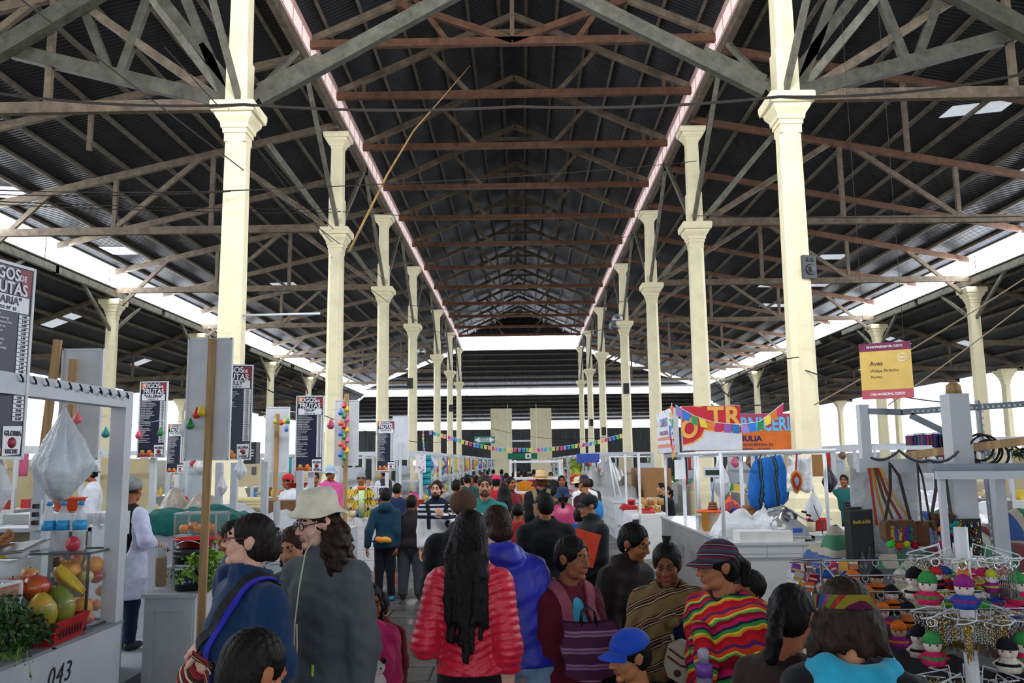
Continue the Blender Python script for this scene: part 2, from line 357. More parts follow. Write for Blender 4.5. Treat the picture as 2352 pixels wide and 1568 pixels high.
def capital(q, x, y, z, w, hh):
    h = w / 2
    return slab(q, x, y, [(z - hh, h), (z - hh, h + .03), (z - hh * .86, h + .03), (z - hh * .84, h + .06), (z - hh * .7, h + .07), (z - hh * .5, h + .15), (z - hh * .38, h + .16), (z - hh * .36, h + .22), (z - hh * .2, h + .24), (z - .03, h + .24), (z, h + .22)])
def column(x, y, zc, w, label, group, upper=None, inner=0):
    o = thing('column', label, 'column', (x, y, 0), group=group)
    slab(MB(), 0, 0, [(0, w * .86), (1.0, w * .86), (1.05, w * .8), (1.25, w * .78), (1.32, w * .68), (1.55, w * .55), (1.72, w * .5)]).build('plinth', CREAM, o)
    shaft(MB(), 0, 0, 1.7, zc - .75, w, w * .88).build('shaft', CREAM, o)
    q = shaft(MB(), 0, 0, zc - .8, zc - .6, w * .88, w * .88, .02); capital(q, 0, 0, zc, w * .86, .62).build('capital', CREAM, o)
    if upper:
        q = shaft(MB(), 0, 0, zc, zc + 1.0, w * .9, w * .9, .02); shaft(q, 0, 0, zc + 1.0, upper - .5, w * .78, w * .74, .02)
        capital(q, 0, 0, upper, w * .66, .5); q.build('upper_shaft', CREAM, o)
    return o
for s, X in ((0, XL), (1, XR)):
    nm = ('left', 'right')[s]; out = (-1, 1)[s]
    for i, y in enumerate(CY):
        c = column(X, y, 9.36, .50, 'tall cream column in the row %s of the aisle, %s from the camera' % (nm, ORD[i]), 'tall columns along the aisle', 12.5)
        # timber struts rising from the capital to the eaves, both ways along the hall
        for dy in (-4.4, 4.4):
            MB().beam((out * -.05, (dy > 0) * .3 - .15, 9.45), (0, dy, 12.85), .11, .14).build('brace', TIMG, c)
        MB().beam((0, -4.7, 12.95), (0, 4.7 if i < 6 else 2.8, 12.95), .18, .3).build('eaves_beam', TIMB, c)
    for i, y in enumerate(CY):
        c = column((OL, OR_)[s], y, 9.0, .47, 'cream column under the %s side clerestory, %s from the camera' % (nm, ORD[i]), 'columns of the side clerestories')
        for dy in (-2.6, 2.6): MB().beam((0, 0, 7.6), (0, dy, 9.2), .1, .12).build('brace', TIMG, c)
        MB().beam((0, -4.7, 9.3), (0, 4.7, 9.3), .16, .25).build('eaves_beam', TIMG, c)
    for i, y in enumerate(CY):
        column((PL, PR)[s], y, 6.55, .42, 'cream column along the open %s edge of the market, %s from the camera' % (nm, ORD[i]), 'columns along the market edge')
# ---- roof trusses
def bm(a, b, w=.16, h=.2): return MB().beam(a, b, w, h)
def nave_truss(y, lab, kind=0):
    o = thing('roof_truss', lab, 'roof truss', (0, y, 13.6), group='timber trusses over the aisle')
    A, B, C_ = Vector((XL + .1, 0, .15)), Vector((XR - .1, 0, .15)), Vector((RX, 0, 2.65))
    bm((XL, 0, 0), (XR, 0, 0), .16, .22).build('tie_beam', TIMR, o)
    for p in (A, B):
        bm(p, C_, .14, .2).build('rafter', TIMB, o); s = 1 if p.x > RX else -1; hx = (XR - XL) / 2
        if kind == 0:
            MB().beam(p.lerp(C_, .52), (RX + s * hx * .25, 0, .05), .1, .14).build('strut', TIMB, o)
            MB().beam(p.lerp(C_, .14), (RX + s * hx * .84, 0, .05), .1, .12).build('strut', TIMR, o)
        else:
            MB().beam((RX, 0, .02), p.lerp(C_, .42), .16, .2).build('strut', TIMR, o)
            MB().beam((RX + s * hx * .32, 0, .05), p.lerp(C_, .5), .1, .14).build('strut', TIMR, o)
    if kind: MB().beam((RX, 0, 0), C_, .12, .14).build('king_post', TIMB, o)
    else: MB().beam(A.lerp(C_, .78), B.lerp(C_, .78), .1, .14).build('collar', TIMB, o)
TY = [22.4, 25.8, 30.3, 35.0, 39.6, 44.6, 50.2, 56.0, 62, 67.5, 73, 78]
for i, y in enumerate(TY): nave_truss(y, 'timber roof truss spanning the aisle high up, %s from the camera' % ORD[i], 1 if i == 0 else 0)
def side_truss(s, y, lab):
    X0, X1 = ((XL, OL), (XR, OR_))[s]; W = X1 - X0; d = (-1, 1)[s]
    o = thing('roof_truss', lab, 'roof truss', (X0, y, 9.3), group='timber trusses of the side roofs')
    def rz(t): return 3.55 - 2.62 * t
    P_ = lambda t, z: Vector((W * t, 0, z))
    bm(P_(0, .12), P_(1, .12), .16, .24).build('tie_beam', TIMB, o)
    bm(P_(0, rz(0)), P_(1, rz(1)), .14, .22).build('rafter', (TIMB, TIMR)[s], o)
    for t in (.35, .62): MB().beam(P_(t, .1), P_(t, rz(t)), .13, .13).build('post', TIMB, o)
    MB().beam(P_(.02, .2), P_(.2, rz(.2)), .13, .17).build('strut', TIMG, o)
    MB().beam(P_(.03, .2), P_(.33, rz(.33)), .13, .17).build('strut', TIMB, o)
    MB().beam(P_(.62, .2), P_(.38, rz(.38)), .11, .15).build('strut', TIMB, o)
    MB().beam(P_(.97, -.5), P_(.8, rz(.8)), .11, .15).build('strut', TIMB, o)
for s in (0, 1):
    nm = ('left', 'right')[s]
    for i, y in enumerate(CY): side_truss(s, y, 'timber truss of the %s side roof, %s from the camera' % (nm, ORD[i]))
    X0, X1 = ((XL, OL), (XR, OR_))[s]
    for i, y in enumerate([21.6, 30.9, 40.4, 51.9, 63.7, 74]):
        q = tag(MB().beam((X0, y, 12.85), (X1, y, 10.2), .14, .2).build('rafter', (TIMB, TIMR)[s]), 'single sloping rafter between trusses of the %s side roof, %s from the camera' % (nm, ORD[i]), 'rafter', 'single rafters of the side roofs')
    X0, X1 = ((OL, PL - 1), (OR_, PR + 1))[s]
    for i, y in enumerate([26.3, 35.5, 45.3, 52, 58.5, 64, 69, 79]):
        q = thing('roof_truss', 'timber truss of the low outer roof on the %s, %s from the camera' % (nm, ORD[i]), 'roof truss', (X0, y, 7.6), group='timber trusses of the outer roofs')
        W = X1 - X0; MB().beam((0, 0, -.9), (W, 0, -1.05), .14, .2).build('tie_beam', TIMB, q)
        MB().beam((0, 0, 1.72), (W, 0, -.98), .14, .18).build('rafter', TIMB, q); MB().beam((W * .5, 0, -.95), (W * .5, 0, .35), .1, .1).build('post', TIMB, q)
        MB().beam((0, 0, .2), (W * .3, 0, 1.15), .1, .12).build('strut', TIMB, q)
# big scissor struts springing from the first pair of capitals
def scissor(x0, s, lab, pts):
    o = thing('scissor_strut', lab, 'roof strut', (x0, 16.85, 9.36), group='scissor struts of the first columns')
    for nm, a, b, w_, h_ in pts:
        MB().beam(Vector(a) - Vector(o.location), Vector(b) - Vector(o.location), w_, h_).build(nm, TIMD, o)
Y1 = 16.85
for s, lab in ((0, 'left'), (1, 'right')):
    k = (lambda p: p) if s == 0 else None
    if s == 0: g = lambda x, y, Y=Y1: at(x, y, Y)
    else: g = lambda x, y, Y=Y1: Vector((XL + XR - at(x, y, Y).x, at(x, y, Y).y, at(x, y, Y).z))
    scissor((XL, XR)[s], s, 'heavy scissor strut from the %s near capital up over the aisle' % lab, [('long_strut', g(597, 228), g(1178, -88), .2, .3), ('short_strut', g(597, 205), g(735, 135), .16, .2)])
    scissor((XL, XR)[s], s, 'heavy fan of struts from the %s near capital towards the side roof' % lab,
            [('long_strut', g(520, 236), g(30, 118), .2, .3), ('cross_strut', g(-60, 150, 16.6), g(260, -40, 16.6), .26, .36), ('strut', g(255, 178), g(190, 10), .15, .18), ('strut', g(272, 185), g(350, -30), .15, .18),
             ('steep_strut', g(555, 228), g(350, -30), .16, .22), ('steep_strut', g(520, 226), g(420, -20), .16, .2)])
# ================================================================== PEOPLE (smooth implicit surfaces)
A_ = lambda *v: np.array(v, np.float32)
def dist(p, X, Y, Z):
    if p[0] == 'c':
        a, b, ra, rb = p[1], p[2], p[3], p[4]; ba = b - a; l2 = float(ba @ ba) + 1e-12
        x, y, z = X - a[0], Y - a[1], Z - a[2]
        h = np.clip((x * ba[0] + y * ba[1] + z * ba[2]) / l2, 0, 1)
        return np.sqrt((x - ba[0] * h) ** 2 + (y - ba[1] * h) ** 2 + (z - ba[2] * h) ** 2) - (ra + (rb - ra) * h)
    c, r, R = p[1], p[2], p[3]
    x, y, z = X - c[0], Y - c[1], Z - c[2]
    if R is not None: x, y, z = (R[0, 0] * x + R[1, 0] * y + R[2, 0] * z, R[0, 1] * x + R[1, 1] * y + R[2, 1] * z, R[0, 2] * x + R[1, 2] * y + R[2, 2] * z)
    k0 = np.sqrt((x / r[0]) ** 2 + (y / r[1]) ** 2 + (z / r[2]) ** 2); k1 = np.sqrt((x / r[0] ** 2) ** 2 + (y / r[1] ** 2) ** 2 + (z / r[2] ** 2) ** 2) + 1e-9
    return k0 * (k0 - 1) / k1
def C(a, b, ra, rb=None, m=0): return ('c', A_(*a), A_(*b), ra, ra if rb is None else rb, m)
def E(c, r, R=None, m=0): return ('e', A_(*c), A_(*(r if hasattr(r, '__len__') else (r, r, r))), R, m)
def bounds(p):
    if p[0] == 'c': r = max(p[3], p[4]); return np.minimum(p[1], p[2]) - r, np.maximum(p[1], p[2]) + r
    r = p[2] if p[3] is None else np.full(3, p[2].max()); return p[1] - r, p[1] + r
def smin(D, d, k):
    h = np.clip(.5 + .5 * (D - d) / k, 0, 1); return D * (1 - h) + d * h - k * h * (1 - h)
def eval_at(prims, P_, k=.02):
    D = np.full(len(P_), 1., np.float32)
    for p in prims: D = smin(D, dist(p, P_[:, 0], P_[:, 1], P_[:, 2]), k)
    return D
def sdf(prims, res, k=.02, subs=(), cuts=(), disp=None, ksub=.008):
    """surface-nets mesh of a smooth union; returns verts, quads, material index per quad"""
    B = [bounds(p) for p in prims]; lo = np.min([b[0] for b in B], 0) - 3 * res; hi = np.max([b[1] for b in B], 0) + 3 * res
    n = np.ceil((hi - lo) / res).astype(int) + 1
    ax = [lo[i] + res * np.arange(n[i], dtype=np.float32) for i in range(3)]
    D = np.full(n, 1., np.float32); M_ = np.zeros(n, np.uint8); mg = max(k, 2 * res) + 2 * res + .02
    def sl(b0, b1):
        i0 = np.maximum(0, np.floor((b0 - mg - lo) / res).astype(int)); i1 = np.minimum(n, np.ceil((b1 + mg - lo) / res).astype(int) + 1)
        return tuple(slice(a, b) for a, b in zip(i0, i1)), (ax[0][i0[0]:i1[0], None, None], ax[1][None, i0[1]:i1[1], None], ax[2][None, None, i0[2]:i1[2]])
    for p, b in zip(prims, B):
        s, g = sl(*b); d = dist(p, *g); o = D[s]; M_[s] = np.where(d < o, p[-1], M_[s]); D[s] = smin(o, d, k)
    for p in subs:
        s, g = sl(*bounds(p)); D[s] = -smin(-D[s], dist(p, *g), ksub)
    G = (ax[0][:, None, None], ax[1][None, :, None], ax[2][None, None, :])
    if disp is not None: D = D + disp(*G)
    for (c, nn) in cuts: D = np.maximum(D, (G[0] - c[0]) * nn[0] + (G[1] - c[1]) * nn[1] + (G[2] - c[2]) * nn[2])
    S = D < 0; cs = np.zeros(n - 1, np.uint8); off = [(i, j, l) for i in (0, 1) for j in (0, 1) for l in (0, 1)]
    def sh(a, o): return a[o[0]:o[0] + n[0] - 1, o[1]:o[1] + n[1] - 1, o[2]:o[2] + n[2] - 1]
    for o in off: cs += sh(S, o)
    act = (cs > 0) & (cs < 8); idx = np.argwhere(act)
    if len(idx) == 0: return np.zeros((0, 3)), np.zeros((0, 4), int), np.zeros(0, int)
    num = np.full(n - 1, -1, int); num[act] = np.arange(len(idx))
    acc = np.zeros((len(idx), 3)); cnt = np.zeros(len(idx))
    for o in off:
        for a in range(3):
            if o[a]: continue
            q = list(o); q[a] = 1
            d0 = D[idx[:, 0] + o[0], idx[:, 1] + o[1], idx[:, 2] + o[2]]; d1 = D[idx[:, 0] + q[0], idx[:, 1] + q[1], idx[:, 2] + q[2]]
            c = (d0 < 0) != (d1 < 0); t = np.where(c, d0 / np.where(c, d0 - d1, 1), 0)
            p = np.tile(np.array(o, float), (len(idx), 1)); p[:, a] += t
            acc[c] += p[c]; cnt[c] += 1
    V = lo + res * (idx + acc / cnt[:, None]); F = []; FM = []
    for a in range(3):
        b, c = (a + 1) % 3, (a + 2) % 3
        i0 = [slice(None)] * 3; i1 = [slice(None)] * 3; i0[a] = slice(0, -1); i1[a] = slice(1, None)
        s0, s1 = S[tuple(i0)], S[tuple(i1)]; e = np.argwhere(s0 != s1)
        ok = (e[:, b] > 0) & (e[:, c] > 0) & (e[:, b] < n[b] - 1) & (e[:, c] < n[c] - 1); e = e[ok]
        def nb(db, dc):
            q = e.copy(); q[:, b] -= db; q[:, c] -= dc; return num[q[:, 0], q[:, 1], q[:, 2]]
        quad = np.stack([nb(1, 1), nb(0, 1), nb(0, 0), nb(1, 0)], 1); ins = s0[tuple(e.T)]
        quad[~ins] = quad[~ins][:, ::-1]; g = e.copy(); g[~ins, a] += 1
        F.append(quad); FM.append(M_[g[:, 0], g[:, 1], g[:, 2]])
    return V, np.concatenate(F), np.concatenate(FM)
def mesh_of(parts, name, mats, parent):
    V, F, M_ = [], [], []; o = 0
    for v, f, m_ in parts: V.append(v); F.append(f + o); M_.append(m_); o += len(v)
    V = np.concatenate(V); F = np.concatenate(F); M_ = np.concatenate(M_)
    me = bpy.data.meshes.new(name); me.vertices.add(len(V)); me.vertices.foreach_set('co', V.astype(np.float32).ravel())
    me.loops.add(F.size); me.loops.foreach_set('vertex_index', F.astype(np.int32).ravel())
    me.polygons.add(len(F)); me.polygons.foreach_set('loop_start', np.arange(0, F.size, 4, dtype=np.int32))
    for x in mats: me.materials.append(x)
    me.polygons.foreach_set('material_index', np.minimum(M_, len(mats) - 1).astype(np.int32)); me.polygons.foreach_set('use_smooth', np.ones(len(F), bool))
    me.update(calc_edges=True); me.validate()
    return link(name, me, parent)
def rotm(yaw=0, pitch=0, roll=0):
    """head turned yaw to its left, pitch down, roll to its left shoulder (forward is -Y)"""
    return np.array(Euler((pitch, roll, yaw), 'XYZ').to_matrix(), np.float32)
def unit(v): v = np.array(v, np.float32); return v / (np.linalg.norm(v) + 1e-9)
def hand_prims(w_, d, n, curl, side, s=1.0, spread=.1):
    """palm, four bent fingers of different length and a thumb from the side of the palm"""
    d, n = unit(d), unit(n); n = unit(n - d * (n @ d)); x = np.cross(d, n) * side     # x towards the thumb side
    P_ = [C(w_ - d * .02, w_ + d * .03, .024 * s, .026 * s)]
    for t in (-.026, -.009, .009, .026): P_.append(C(w_ + d * .02 * s + x * t * .7 * s, w_ + d * .082 * s + x * t * s, .0145 * s, .0125 * s))
    for t, l in ((.028, .068), (.0095, .078), (-.0095, .072), (-.028, .056)):
        p = w_ + d * .086 * s + x * t * s; dd = unit(d + x * t * spread * 20 * .1); a = 0
        for j, (fl, r0, r1) in enumerate(((.44, .0098, .0092), (.31, .0092, .0086), (.25, .0086, .0074))):
            a += curl * (.75, 1, .8)[j]; v = dd * math.cos(a) + n * math.sin(a); q = p + v * (l * fl * s); P_.append(C(p, q, r0 * s, r1 * s)); p = q
    p = w_ + d * .025 * s + x * .03 * s; v = unit(d * .75 + x * .75 + n * .35)
    for l, r0, r1 in ((.042, .0135, .012), (.032, .012, .0105), (.024, .0105, .0085)):
        q = p + v * l * s; P_.append(C(p, q, r0 * s, r1 * s)); p = q; v = unit(v + d * .35 + n * curl * .35 - x * .25 * curl)
    return P_
ARMS = {'down': ((.028, .03, -.28), (.01, -.05, -.25)), 'fold': ((.05, -.03, -.27), (-.23, -.17, .05)), 'clasp': ((.09, .0, -.28), (-.19, -.2, -.03)),
        'work': ((.05, -.04, -.27), (-.06, -.23, -.02)), 'chest': ((.09, -.02, -.26), (-.17, -.15, .15)), 'pocket': ((.1, .05, -.27), (-.05, -.1, -.2)),
        'hold': ((.05, .0, -.27), (-.02, -.22, .06)), 'out': ((.12, -.02, -.25), (.06, -.2, -.1)), 'none': None}
HS = {}
def person(label, x, y, rz, H, skin='#a87a5e', girth=1.0, fem=False, hair=('short', '#16110f'), top=None, legs=None, arms=('down', 'down'), lean=(0, 0), head=(0, 0, 0),
           res=None, hs=1.0, group=None, floor=0.0, shoes='#1c1a1a', hands=True, brow='#1a1310', lip=None, stubble=None, eyes=True, tz=0, base=True):
    R_ = res or min(.026, max(.010, y * .0022)); hr = max(.0055, min(R_ * .5, .0095 if y < 20 else .013))
    o = thing('person', label, 'person', (x, y, floor), math.radians(rz), group)
    S = H / 1.7; NB = H - .267 * hs; hip = .52 * H; lx, ly = lean; g = girth * (.93 if fem else 1) * (.55 + .45 * S)
    def L(z): t = (z - hip) / (NB - hip); return A_(lx * t, ly * t, 0)
    nb = A_(0, 0, NB) + L(NB); Rh = rotm(*[math.radians(a) for a in head]); HC = nb + Rh @ A_(0, -.022, .155) * hs
    hx = lambda *p: HC + Rh @ (A_(*p) * hs)
    sw = (.146 if fem else .166) * (.3 + .7 * S) * (.5 + .5 * girth)
    SHD = {s: A_(s * sw, .01, NB - .098 * S) + L(NB) for s in (-1, 1)}
    ARM = {}
    for s, a in zip((-1, 1), arms):
        a = ARMS[a] if isinstance(a, str) else a
        if a: e = SHD[s] + A_(s * a[0][0], a[0][1], a[0][2]) * S; ARM[s] = (e, e + A_(s * a[1][0], a[1][1], a[1][2]) * S)
    J = dict(o=o, hip=hip, NB=NB, nb=nb, HC=HC, Rh=Rh, hx=hx, SHD=SHD, ARM=ARM, S=S, g=g, L=L, hs=hs, R=R_, hr=hr, H=H)
    def torso(i, m=0, bottom=hip - .03):
        P_ = [E(A_(0, 0, NB - .21 * S) + L(NB - .2), (.158 * g + i, .112 * g + i, .19 * S + i), None, m), C(SHD[-1] * .72 + SHD[1] * .28 * 1, SHD[1] * .72 + SHD[-1] * .28, .07 * S + i * .8, None, m),
              E(A_(0, 0, .625 * H) + L(.625 * H), (.136 * g + i, .102 * g + i, .17 * S + i), None, m), E((0, .008, .53 * H), (.165 * g + i, .118 * g + i, .13 * S + i), None, m)]
        P_ += [C(A_(s * .035, .012, NB - .03 * S) + L(NB), SHD[s] * .8 + SHD[-s] * .2 + A_(0, 0, .01), .055 * S + i * .7, .058 * S + i * .7, m) for s in (-1, 1)]
        if fem: P_ += [E(A_(s * .07, -.085 * g, NB - .25 * S) + L(NB - .25), (.06 + i * .6,) * 3, None, m) for s in (-1, 1)]
        if bottom < hip - .06: P_ += [C((0, .005, hip), (0, .01, bottom), .125 * g + i, .13 * g + i, m), C((-.05 * g, .005, hip), (-.06 * g, .01, bottom), .115 * g + i, .12 * g + i, m), C((.05 * g, .005, hip), (.06 * g, .01, bottom), .115 * g + i, .12 * g + i, m)]
        return P_
    def sleeves(i, m=0, t=.93, puff=0):
        P_ = []
        for s in ARM:
            e, w_ = ARM[s]; P_ += [C(SHD[s], e, .056 * S + i, .047 * S + i, m), C(e, e + (w_ - e) * t, .047 * S + i, .034 * S + i * .9, m)]
        return P_
    J['torso'], J['sleeves'] = torso, sleeves
    # ---- the body: head with a face, neck, trunk, limbs and hands in one mesh
    sk = mat(skin, 'skin', .5); lipc = mat(lip or '#8f4a44', 'skin', .45); bw = mat(brow, 'hair', .8); stb = mat(stubble or '#3a2c24', 'hair', .8)
    hp = [E(hx(0, .012, .03), A_(.073, .092, .082) * hs, Rh), E(hx(0, -.022, -.028), A_(.060, .066, .084) * hs, Rh), C(hx(-.03, -.03, -.072), hx(.03, -.03, -.072), .034 * hs), E(hx(0, -.07, -.094), A_(.022, .02, .018) * hs, Rh),
          C(hx(0, .014, -.06), nb + A_(0, .012, -.05), .054 * hs * (.93 if fem else 1), .062 * hs)]
    hp += [E(hx(s * .038, -.056, -.032), A_(.026, .024, .028) * hs, Rh) for s in (-1, 1)] + [C(hx(-.03, -.08, .024), hx(.03, -.08, .024), .010 * hs)]
    hp += [C(hx(0, -.086, .012), hx(0, -.106, -.026), .0085 * hs, .0115 * hs)] + [E(hx(s * .012, -.096, -.029), A_(.009, .011, .008) * hs, Rh) for s in (-1, 1)]
    hp += [E(hx(s * .074, .012, -.006), A_(.010, .021, .031) * hs, Rh) for s in (-1, 1)] + [E(hx(s * .077, .02, .006), A_(.008, .017, .02) * hs, Rh) for s in (-1, 1)]
    hp += [C(hx(-.019, -.0855, -.055), hx(.019, -.0855, -.055), .0056 * hs, None, 1), C(hx(-.015, -.085, -.064), hx(.015, -.085, -.064), .0062 * hs, None, 1)]
    hp += [C(hx(s * .016, -.091, .029), hx(s * .046, -.076, .030), max(.0032 * hs, hr * .6), None, 2) for s in (-1, 1)]
    if stubble: hp += [C(hx(-.03, -.06, -.085), hx(.03, -.06, -.085), .026 * hs, None, 3), C(hx(-.02, -.092, -.044), hx(.02, -.092, -.044), .006 * hs, None, 3), E(hx(0, -.082, -.094), A_(.024, .018, .02) * hs, Rh, 3)] + [C(hx(s * .055, -.012, -.03), hx(s * .04, -.04, -.08), .021 * hs, None, 3) for s in (-1, 1)]
    if y < 13: hp += [E(hx(s * .031, -.0745, .0125), A_(.0175, .0145, .0085) * hs, Rh) for s in (-1, 1)]
    sub = [E(hx(s * .031, -.1, .004), A_(.02, .016, .013) * hs, Rh) for s in (-1, 1)] + [C(hx(-.016, -.094, -.0595), hx(.016, -.094, -.0595), .0028 * hs)]
    parts = [sdf(hp, hr, .012 * hs, sub, ksub=.01)]
    parts += [sdf(torso(0) + sleeves(0, 0, 1.0) + [C((s * .08 * g, 0, .5 * H), (s * .085 * g, -.01, .28 * H), .08 * g, .055 * g) for s in (-1, 1)] + [C((s * .085 * g, -.01, .28 * H), (s * .085 * g, .01, .05 * H), .055 * g, .036 * g) for s in (-1, 1)], max(R_, .018), .03)]
    if hands:
        for s in ARM:
            e, w_ = ARM[s]; d = unit(w_ - e); hd = HS.get((label, s), None)
            n = A_(-s, -.25, 0) if d[2] < -.75 else A_(0, .6, -.8)
            cu = .42
            if hd: d, n, cu = unit(hd[0]), A_(*hd[1]), hd[2]
            parts.append(sdf(hand_prims(w_, d, n, cu, -s if np.cross(d, n)[1] * s < 0 and d[2] < -.75 else s, S if S > .8 else S * 1.05), max(.005, min(R_ * .5, .011)), .007))
    body = mesh_of(parts, 'body', [sk, lipc, bw, stb], o)
    if eyes and y < 13:
        for s in (-1, 1):
            q = MB().ell(hx(s * .031, -.0735, .004), .0115 * hs, None, 12, 8).mt(1).ell(hx(s * .031, -.0795, .002), .0068 * hs, None, 10, 6)
            q.build('eye', [mat('#857c76', 'plain', .6), mat('#120c0a', 'plain', .3)], o)
    # ---- hair
    st, hc = hair[0], hair[1]
    if st != 'none':
        hm = mat(hc, 'hair', .55); lo_ = hair[2] if len(hair) > 2 else {}
        cap = [E(hx(0, .018, .034), A_(.083, .099, .088) * hs, Rh), E(hx(0, .045, -.01), A_(.078, .07, .085) * hs, Rh)]
        sb = [E(hx(0, -.115, -.045), A_(.083, .085, .132 + lo_.get('brow', 0)) * hs, Rh), E(hx(0, -.05, -.13), A_(.12, .085, .075) * hs, Rh)]
        if st == 'short': sb += [E(hx(s * .085, -.02, -.05), A_(.03, .06, .055) * hs, Rh) for s in (-1, 1)] + [E(hx(0, .08, -.13), A_(.12, .09, .07) * hs, Rh)]
        if st in ('tied', 'bun', 'pony'): sb += [E(hx(s * .09, -.01, -.045), A_(.03, .045, .05) * hs, Rh) for s in (-1, 1)]
        if st == 'bun': cap += [E(hx(*lo_.get('at', (0, .118, .0))), A_(*lo_.get('r', (.042, .04, .042))) * hs, Rh)]
        if st == 'tuft': cap += [C(hx(0, .01, .11), hx(.01, .02, .15), .02, .012), C(hx(0, .02, .14), hx(-.025, .03, .165), .009, .004), C(hx(0, .02, .14), hx(.03, .02, .16), .009, .004)]
        if st == 'crop': cap = [E(hx(0, .016, .033), A_(.078, .096, .084) * hs, Rh)]; sb += [E(hx(s * .085, -.02, -.05), A_(.03, .06, .06) * hs, Rh) for s in (-1, 1)] + [E(hx(0, .08, -.11), A_(.12, .09, .07) * hs, Rh)]
        if st == 'pony':
            p = hx(0, .10, .03)
            for k_, q in enumerate(lo_.get('path', ((0, .15, 0), (0, .15, -.08), (0, .12, -.16), (0, .1, -.24)))):
                q = hx(*q); cap.append(C(p, q, .028 * hs, .024 * hs)); p = q
        if st in ('long', 'bob'):
            ln = lo_.get('len', .45); rr = random.Random(5)
            for k_ in range(lo_.get('n', 14)):
                a = -1.25 + 2.5 * k_ / (lo_.get('n', 14) - 1); sx = math.sin(a); cy = math.cos(a)
                p = hx(sx * .07, .02 + cy * .06, .0); f_ = ln * (.8 + .3 * rr.random()) * (1 - .25 * abs(sx)); prev = p
                for j in range(1, 5):
                    t = j / 4; q = p + A_(sx * (.02 + .035 * lo_.get('spread', 1) * t) + .012 * rr.uniform(-1, 1), lo_.get('back', .045) * t ** .6 + .008 * rr.uniform(-1, 1), -f_ * t)
                    cap.append(C(prev, q, .027 * (1 - .15 * j) * hs + .003, .027 * (1 - .15 * (j + .6)) * hs + .002)); prev = q
        if st == 'curly':
            rr = random.Random(3)
            for k_ in range(46):
                a = rr.uniform(-1.9, 1.9); t = rr.random(); cap.append(E(hx(math.sin(a) * (.085 + .05 * t), .03 + math.cos(a) * (.06 + .03 * t), -.02 - .2 * t), .034 + .018 * rr.random()))
            sb = [E(hx(0, -.125, -.07), A_(.066, .075, .13) * hs, Rh)]
        dp = None
        if st == 'curly': dp = lambda X, Y, Z: .007 * np.sin(95 * X + 30 * Z) * np.sin(90 * Y + 40 * Z) + .006 * np.sin(110 * Z + 60 * X)
        elif R_ < .02: dp = lambda X, Y, Z: .0035 * np.sin(190 * X + 8 * np.sin(20 * Z)) * np.sin(170 * Y + 6 * np.sin(25 * Z)) - .001
        mesh_of([sdf(cap, max(hr * 1.05, .007), .018, sb, disp=dp)], 'hair', [hm], o)
    # ---- clothes
    if top:
        k = top.get('kind', 'jacket'); i = top.get('inf', .016); hem = top.get('hem', .47) * H; m_ = top.get('mat') or mat(top['col'], 'fabric', top.get('rough', .75), b=top.get('b', .35))
        P_ = torso(i, 0, hem) + (sleeves(i, 1 if top.get('mat2') else 0, top.get('sl', .95)) if k != 'vest' else [])
        if top.get('collar'): P_.append(C(nb + A_(0, .012, -.06), nb + A_(0, .004, top['collar']), .082 * hs + i * .4, .080 * hs + i * .4))
        if top.get('hood'): P_ += [E(nb + A_(0, .085, -.01), (.115, .07, .075)), E(nb + A_(0, .05, .02), (.1, .075, .05))]
        subs_ = [C(nb + A_(0, .012, .0 if not top.get('vneck') else -.0), nb + A_(0, -.01, .2), .059 * hs, .07)]
        if top.get('open'): subs_ += [C(nb + A_(0, -.15, -.02), A_(0, -.2, top['open'] * H) + L(top['open'] * H), .07, .05)]
        dp = top.get('disp'); am = top.get('wr', .003)
        if dp is None and R_ < .02: dp = lambda X, Y, Z: am * np.sin(38 * Z + 22 * X + 9 * np.sin(14 * Y + 7 * X)) * np.sin(17 * X - 13 * Z + 5 * np.sin(11 * Z)) + am * .5 * np.sin(70 * Z + 30 * Y + 20 * X)
        J['top'] = P_
        mesh_of([sdf(P_, R_, .03, subs_, [((0, 0, hem), (0, 0, -1))] + ([(nb + A_(0, 0, .035 + top['collar']), A_(0, .3, 1))] if top.get('collar') and not top.get('hood') else []), dp)], top.get('name', 'jacket'), [m_] + ([top['mat2']] if top.get('mat2') else []), o)
    if legs and base:
        k = legs.get('kind', 'trousers'); m_ = legs.get('mat') or mat(legs['col'], 'fabric', .8, b=.4); i = legs.get('inf', .014)
        P_ = [E((0, .008, .535 * H), (.165 * g + i, .118 * g + i, .12 * S), None, 0)]; cut = .045 * H
        if k == 'skirt':
            cut = legs.get('hem', .2) * H; P_ += [C((0, 0, .55 * H), (0, 0, cut - .05), .14 * g, .25 * g)]
        else:
            if k == 'shorts': cut = legs.get('hem', .33) * H
            sp = legs.get('spread', .0)
            for s in (-1, 1):
                kn, an = A_(s * (.085 * g + sp * .5), -.01, .28 * H), A_(s * (.085 * g + sp), .01, .04 * H)
                P_ += [C((s * .08 * g, 0, .5 * H), kn, .084 * g + i, .058 * g + i), C(kn, an, .058 * g + i, .045 * g + i)]
        mesh_of([sdf(P_, max(R_, .014), .03, (), [((0, 0, cut), (0, 0, -1)), ((0, 0, .62 * H), (0, 0, 1))], (lambda X, Y, Z: .004 * np.sin(45 * Z + 10 * X) * np.sin(30 * X + 12 * Z)) if R_ < .02 else None)], k, [m_], o)
    if base:
        for s in (-1, 1):
            sp = (legs or {}).get('spread', 0); bx = s * (.085 * g + sp)
            mesh_of([sdf([E((bx, -.055 * S, .04), (.045 * S, .125 * S, .042)), C((bx, .02, .05), (bx, .01, .09 * S), .042 * S)], max(.012, R_ * .8), .02, (), [((0, 0, .003), (0, 0, -1))])], 'shoe', [mat(shoes, 'plain', .5)], o)
    return J
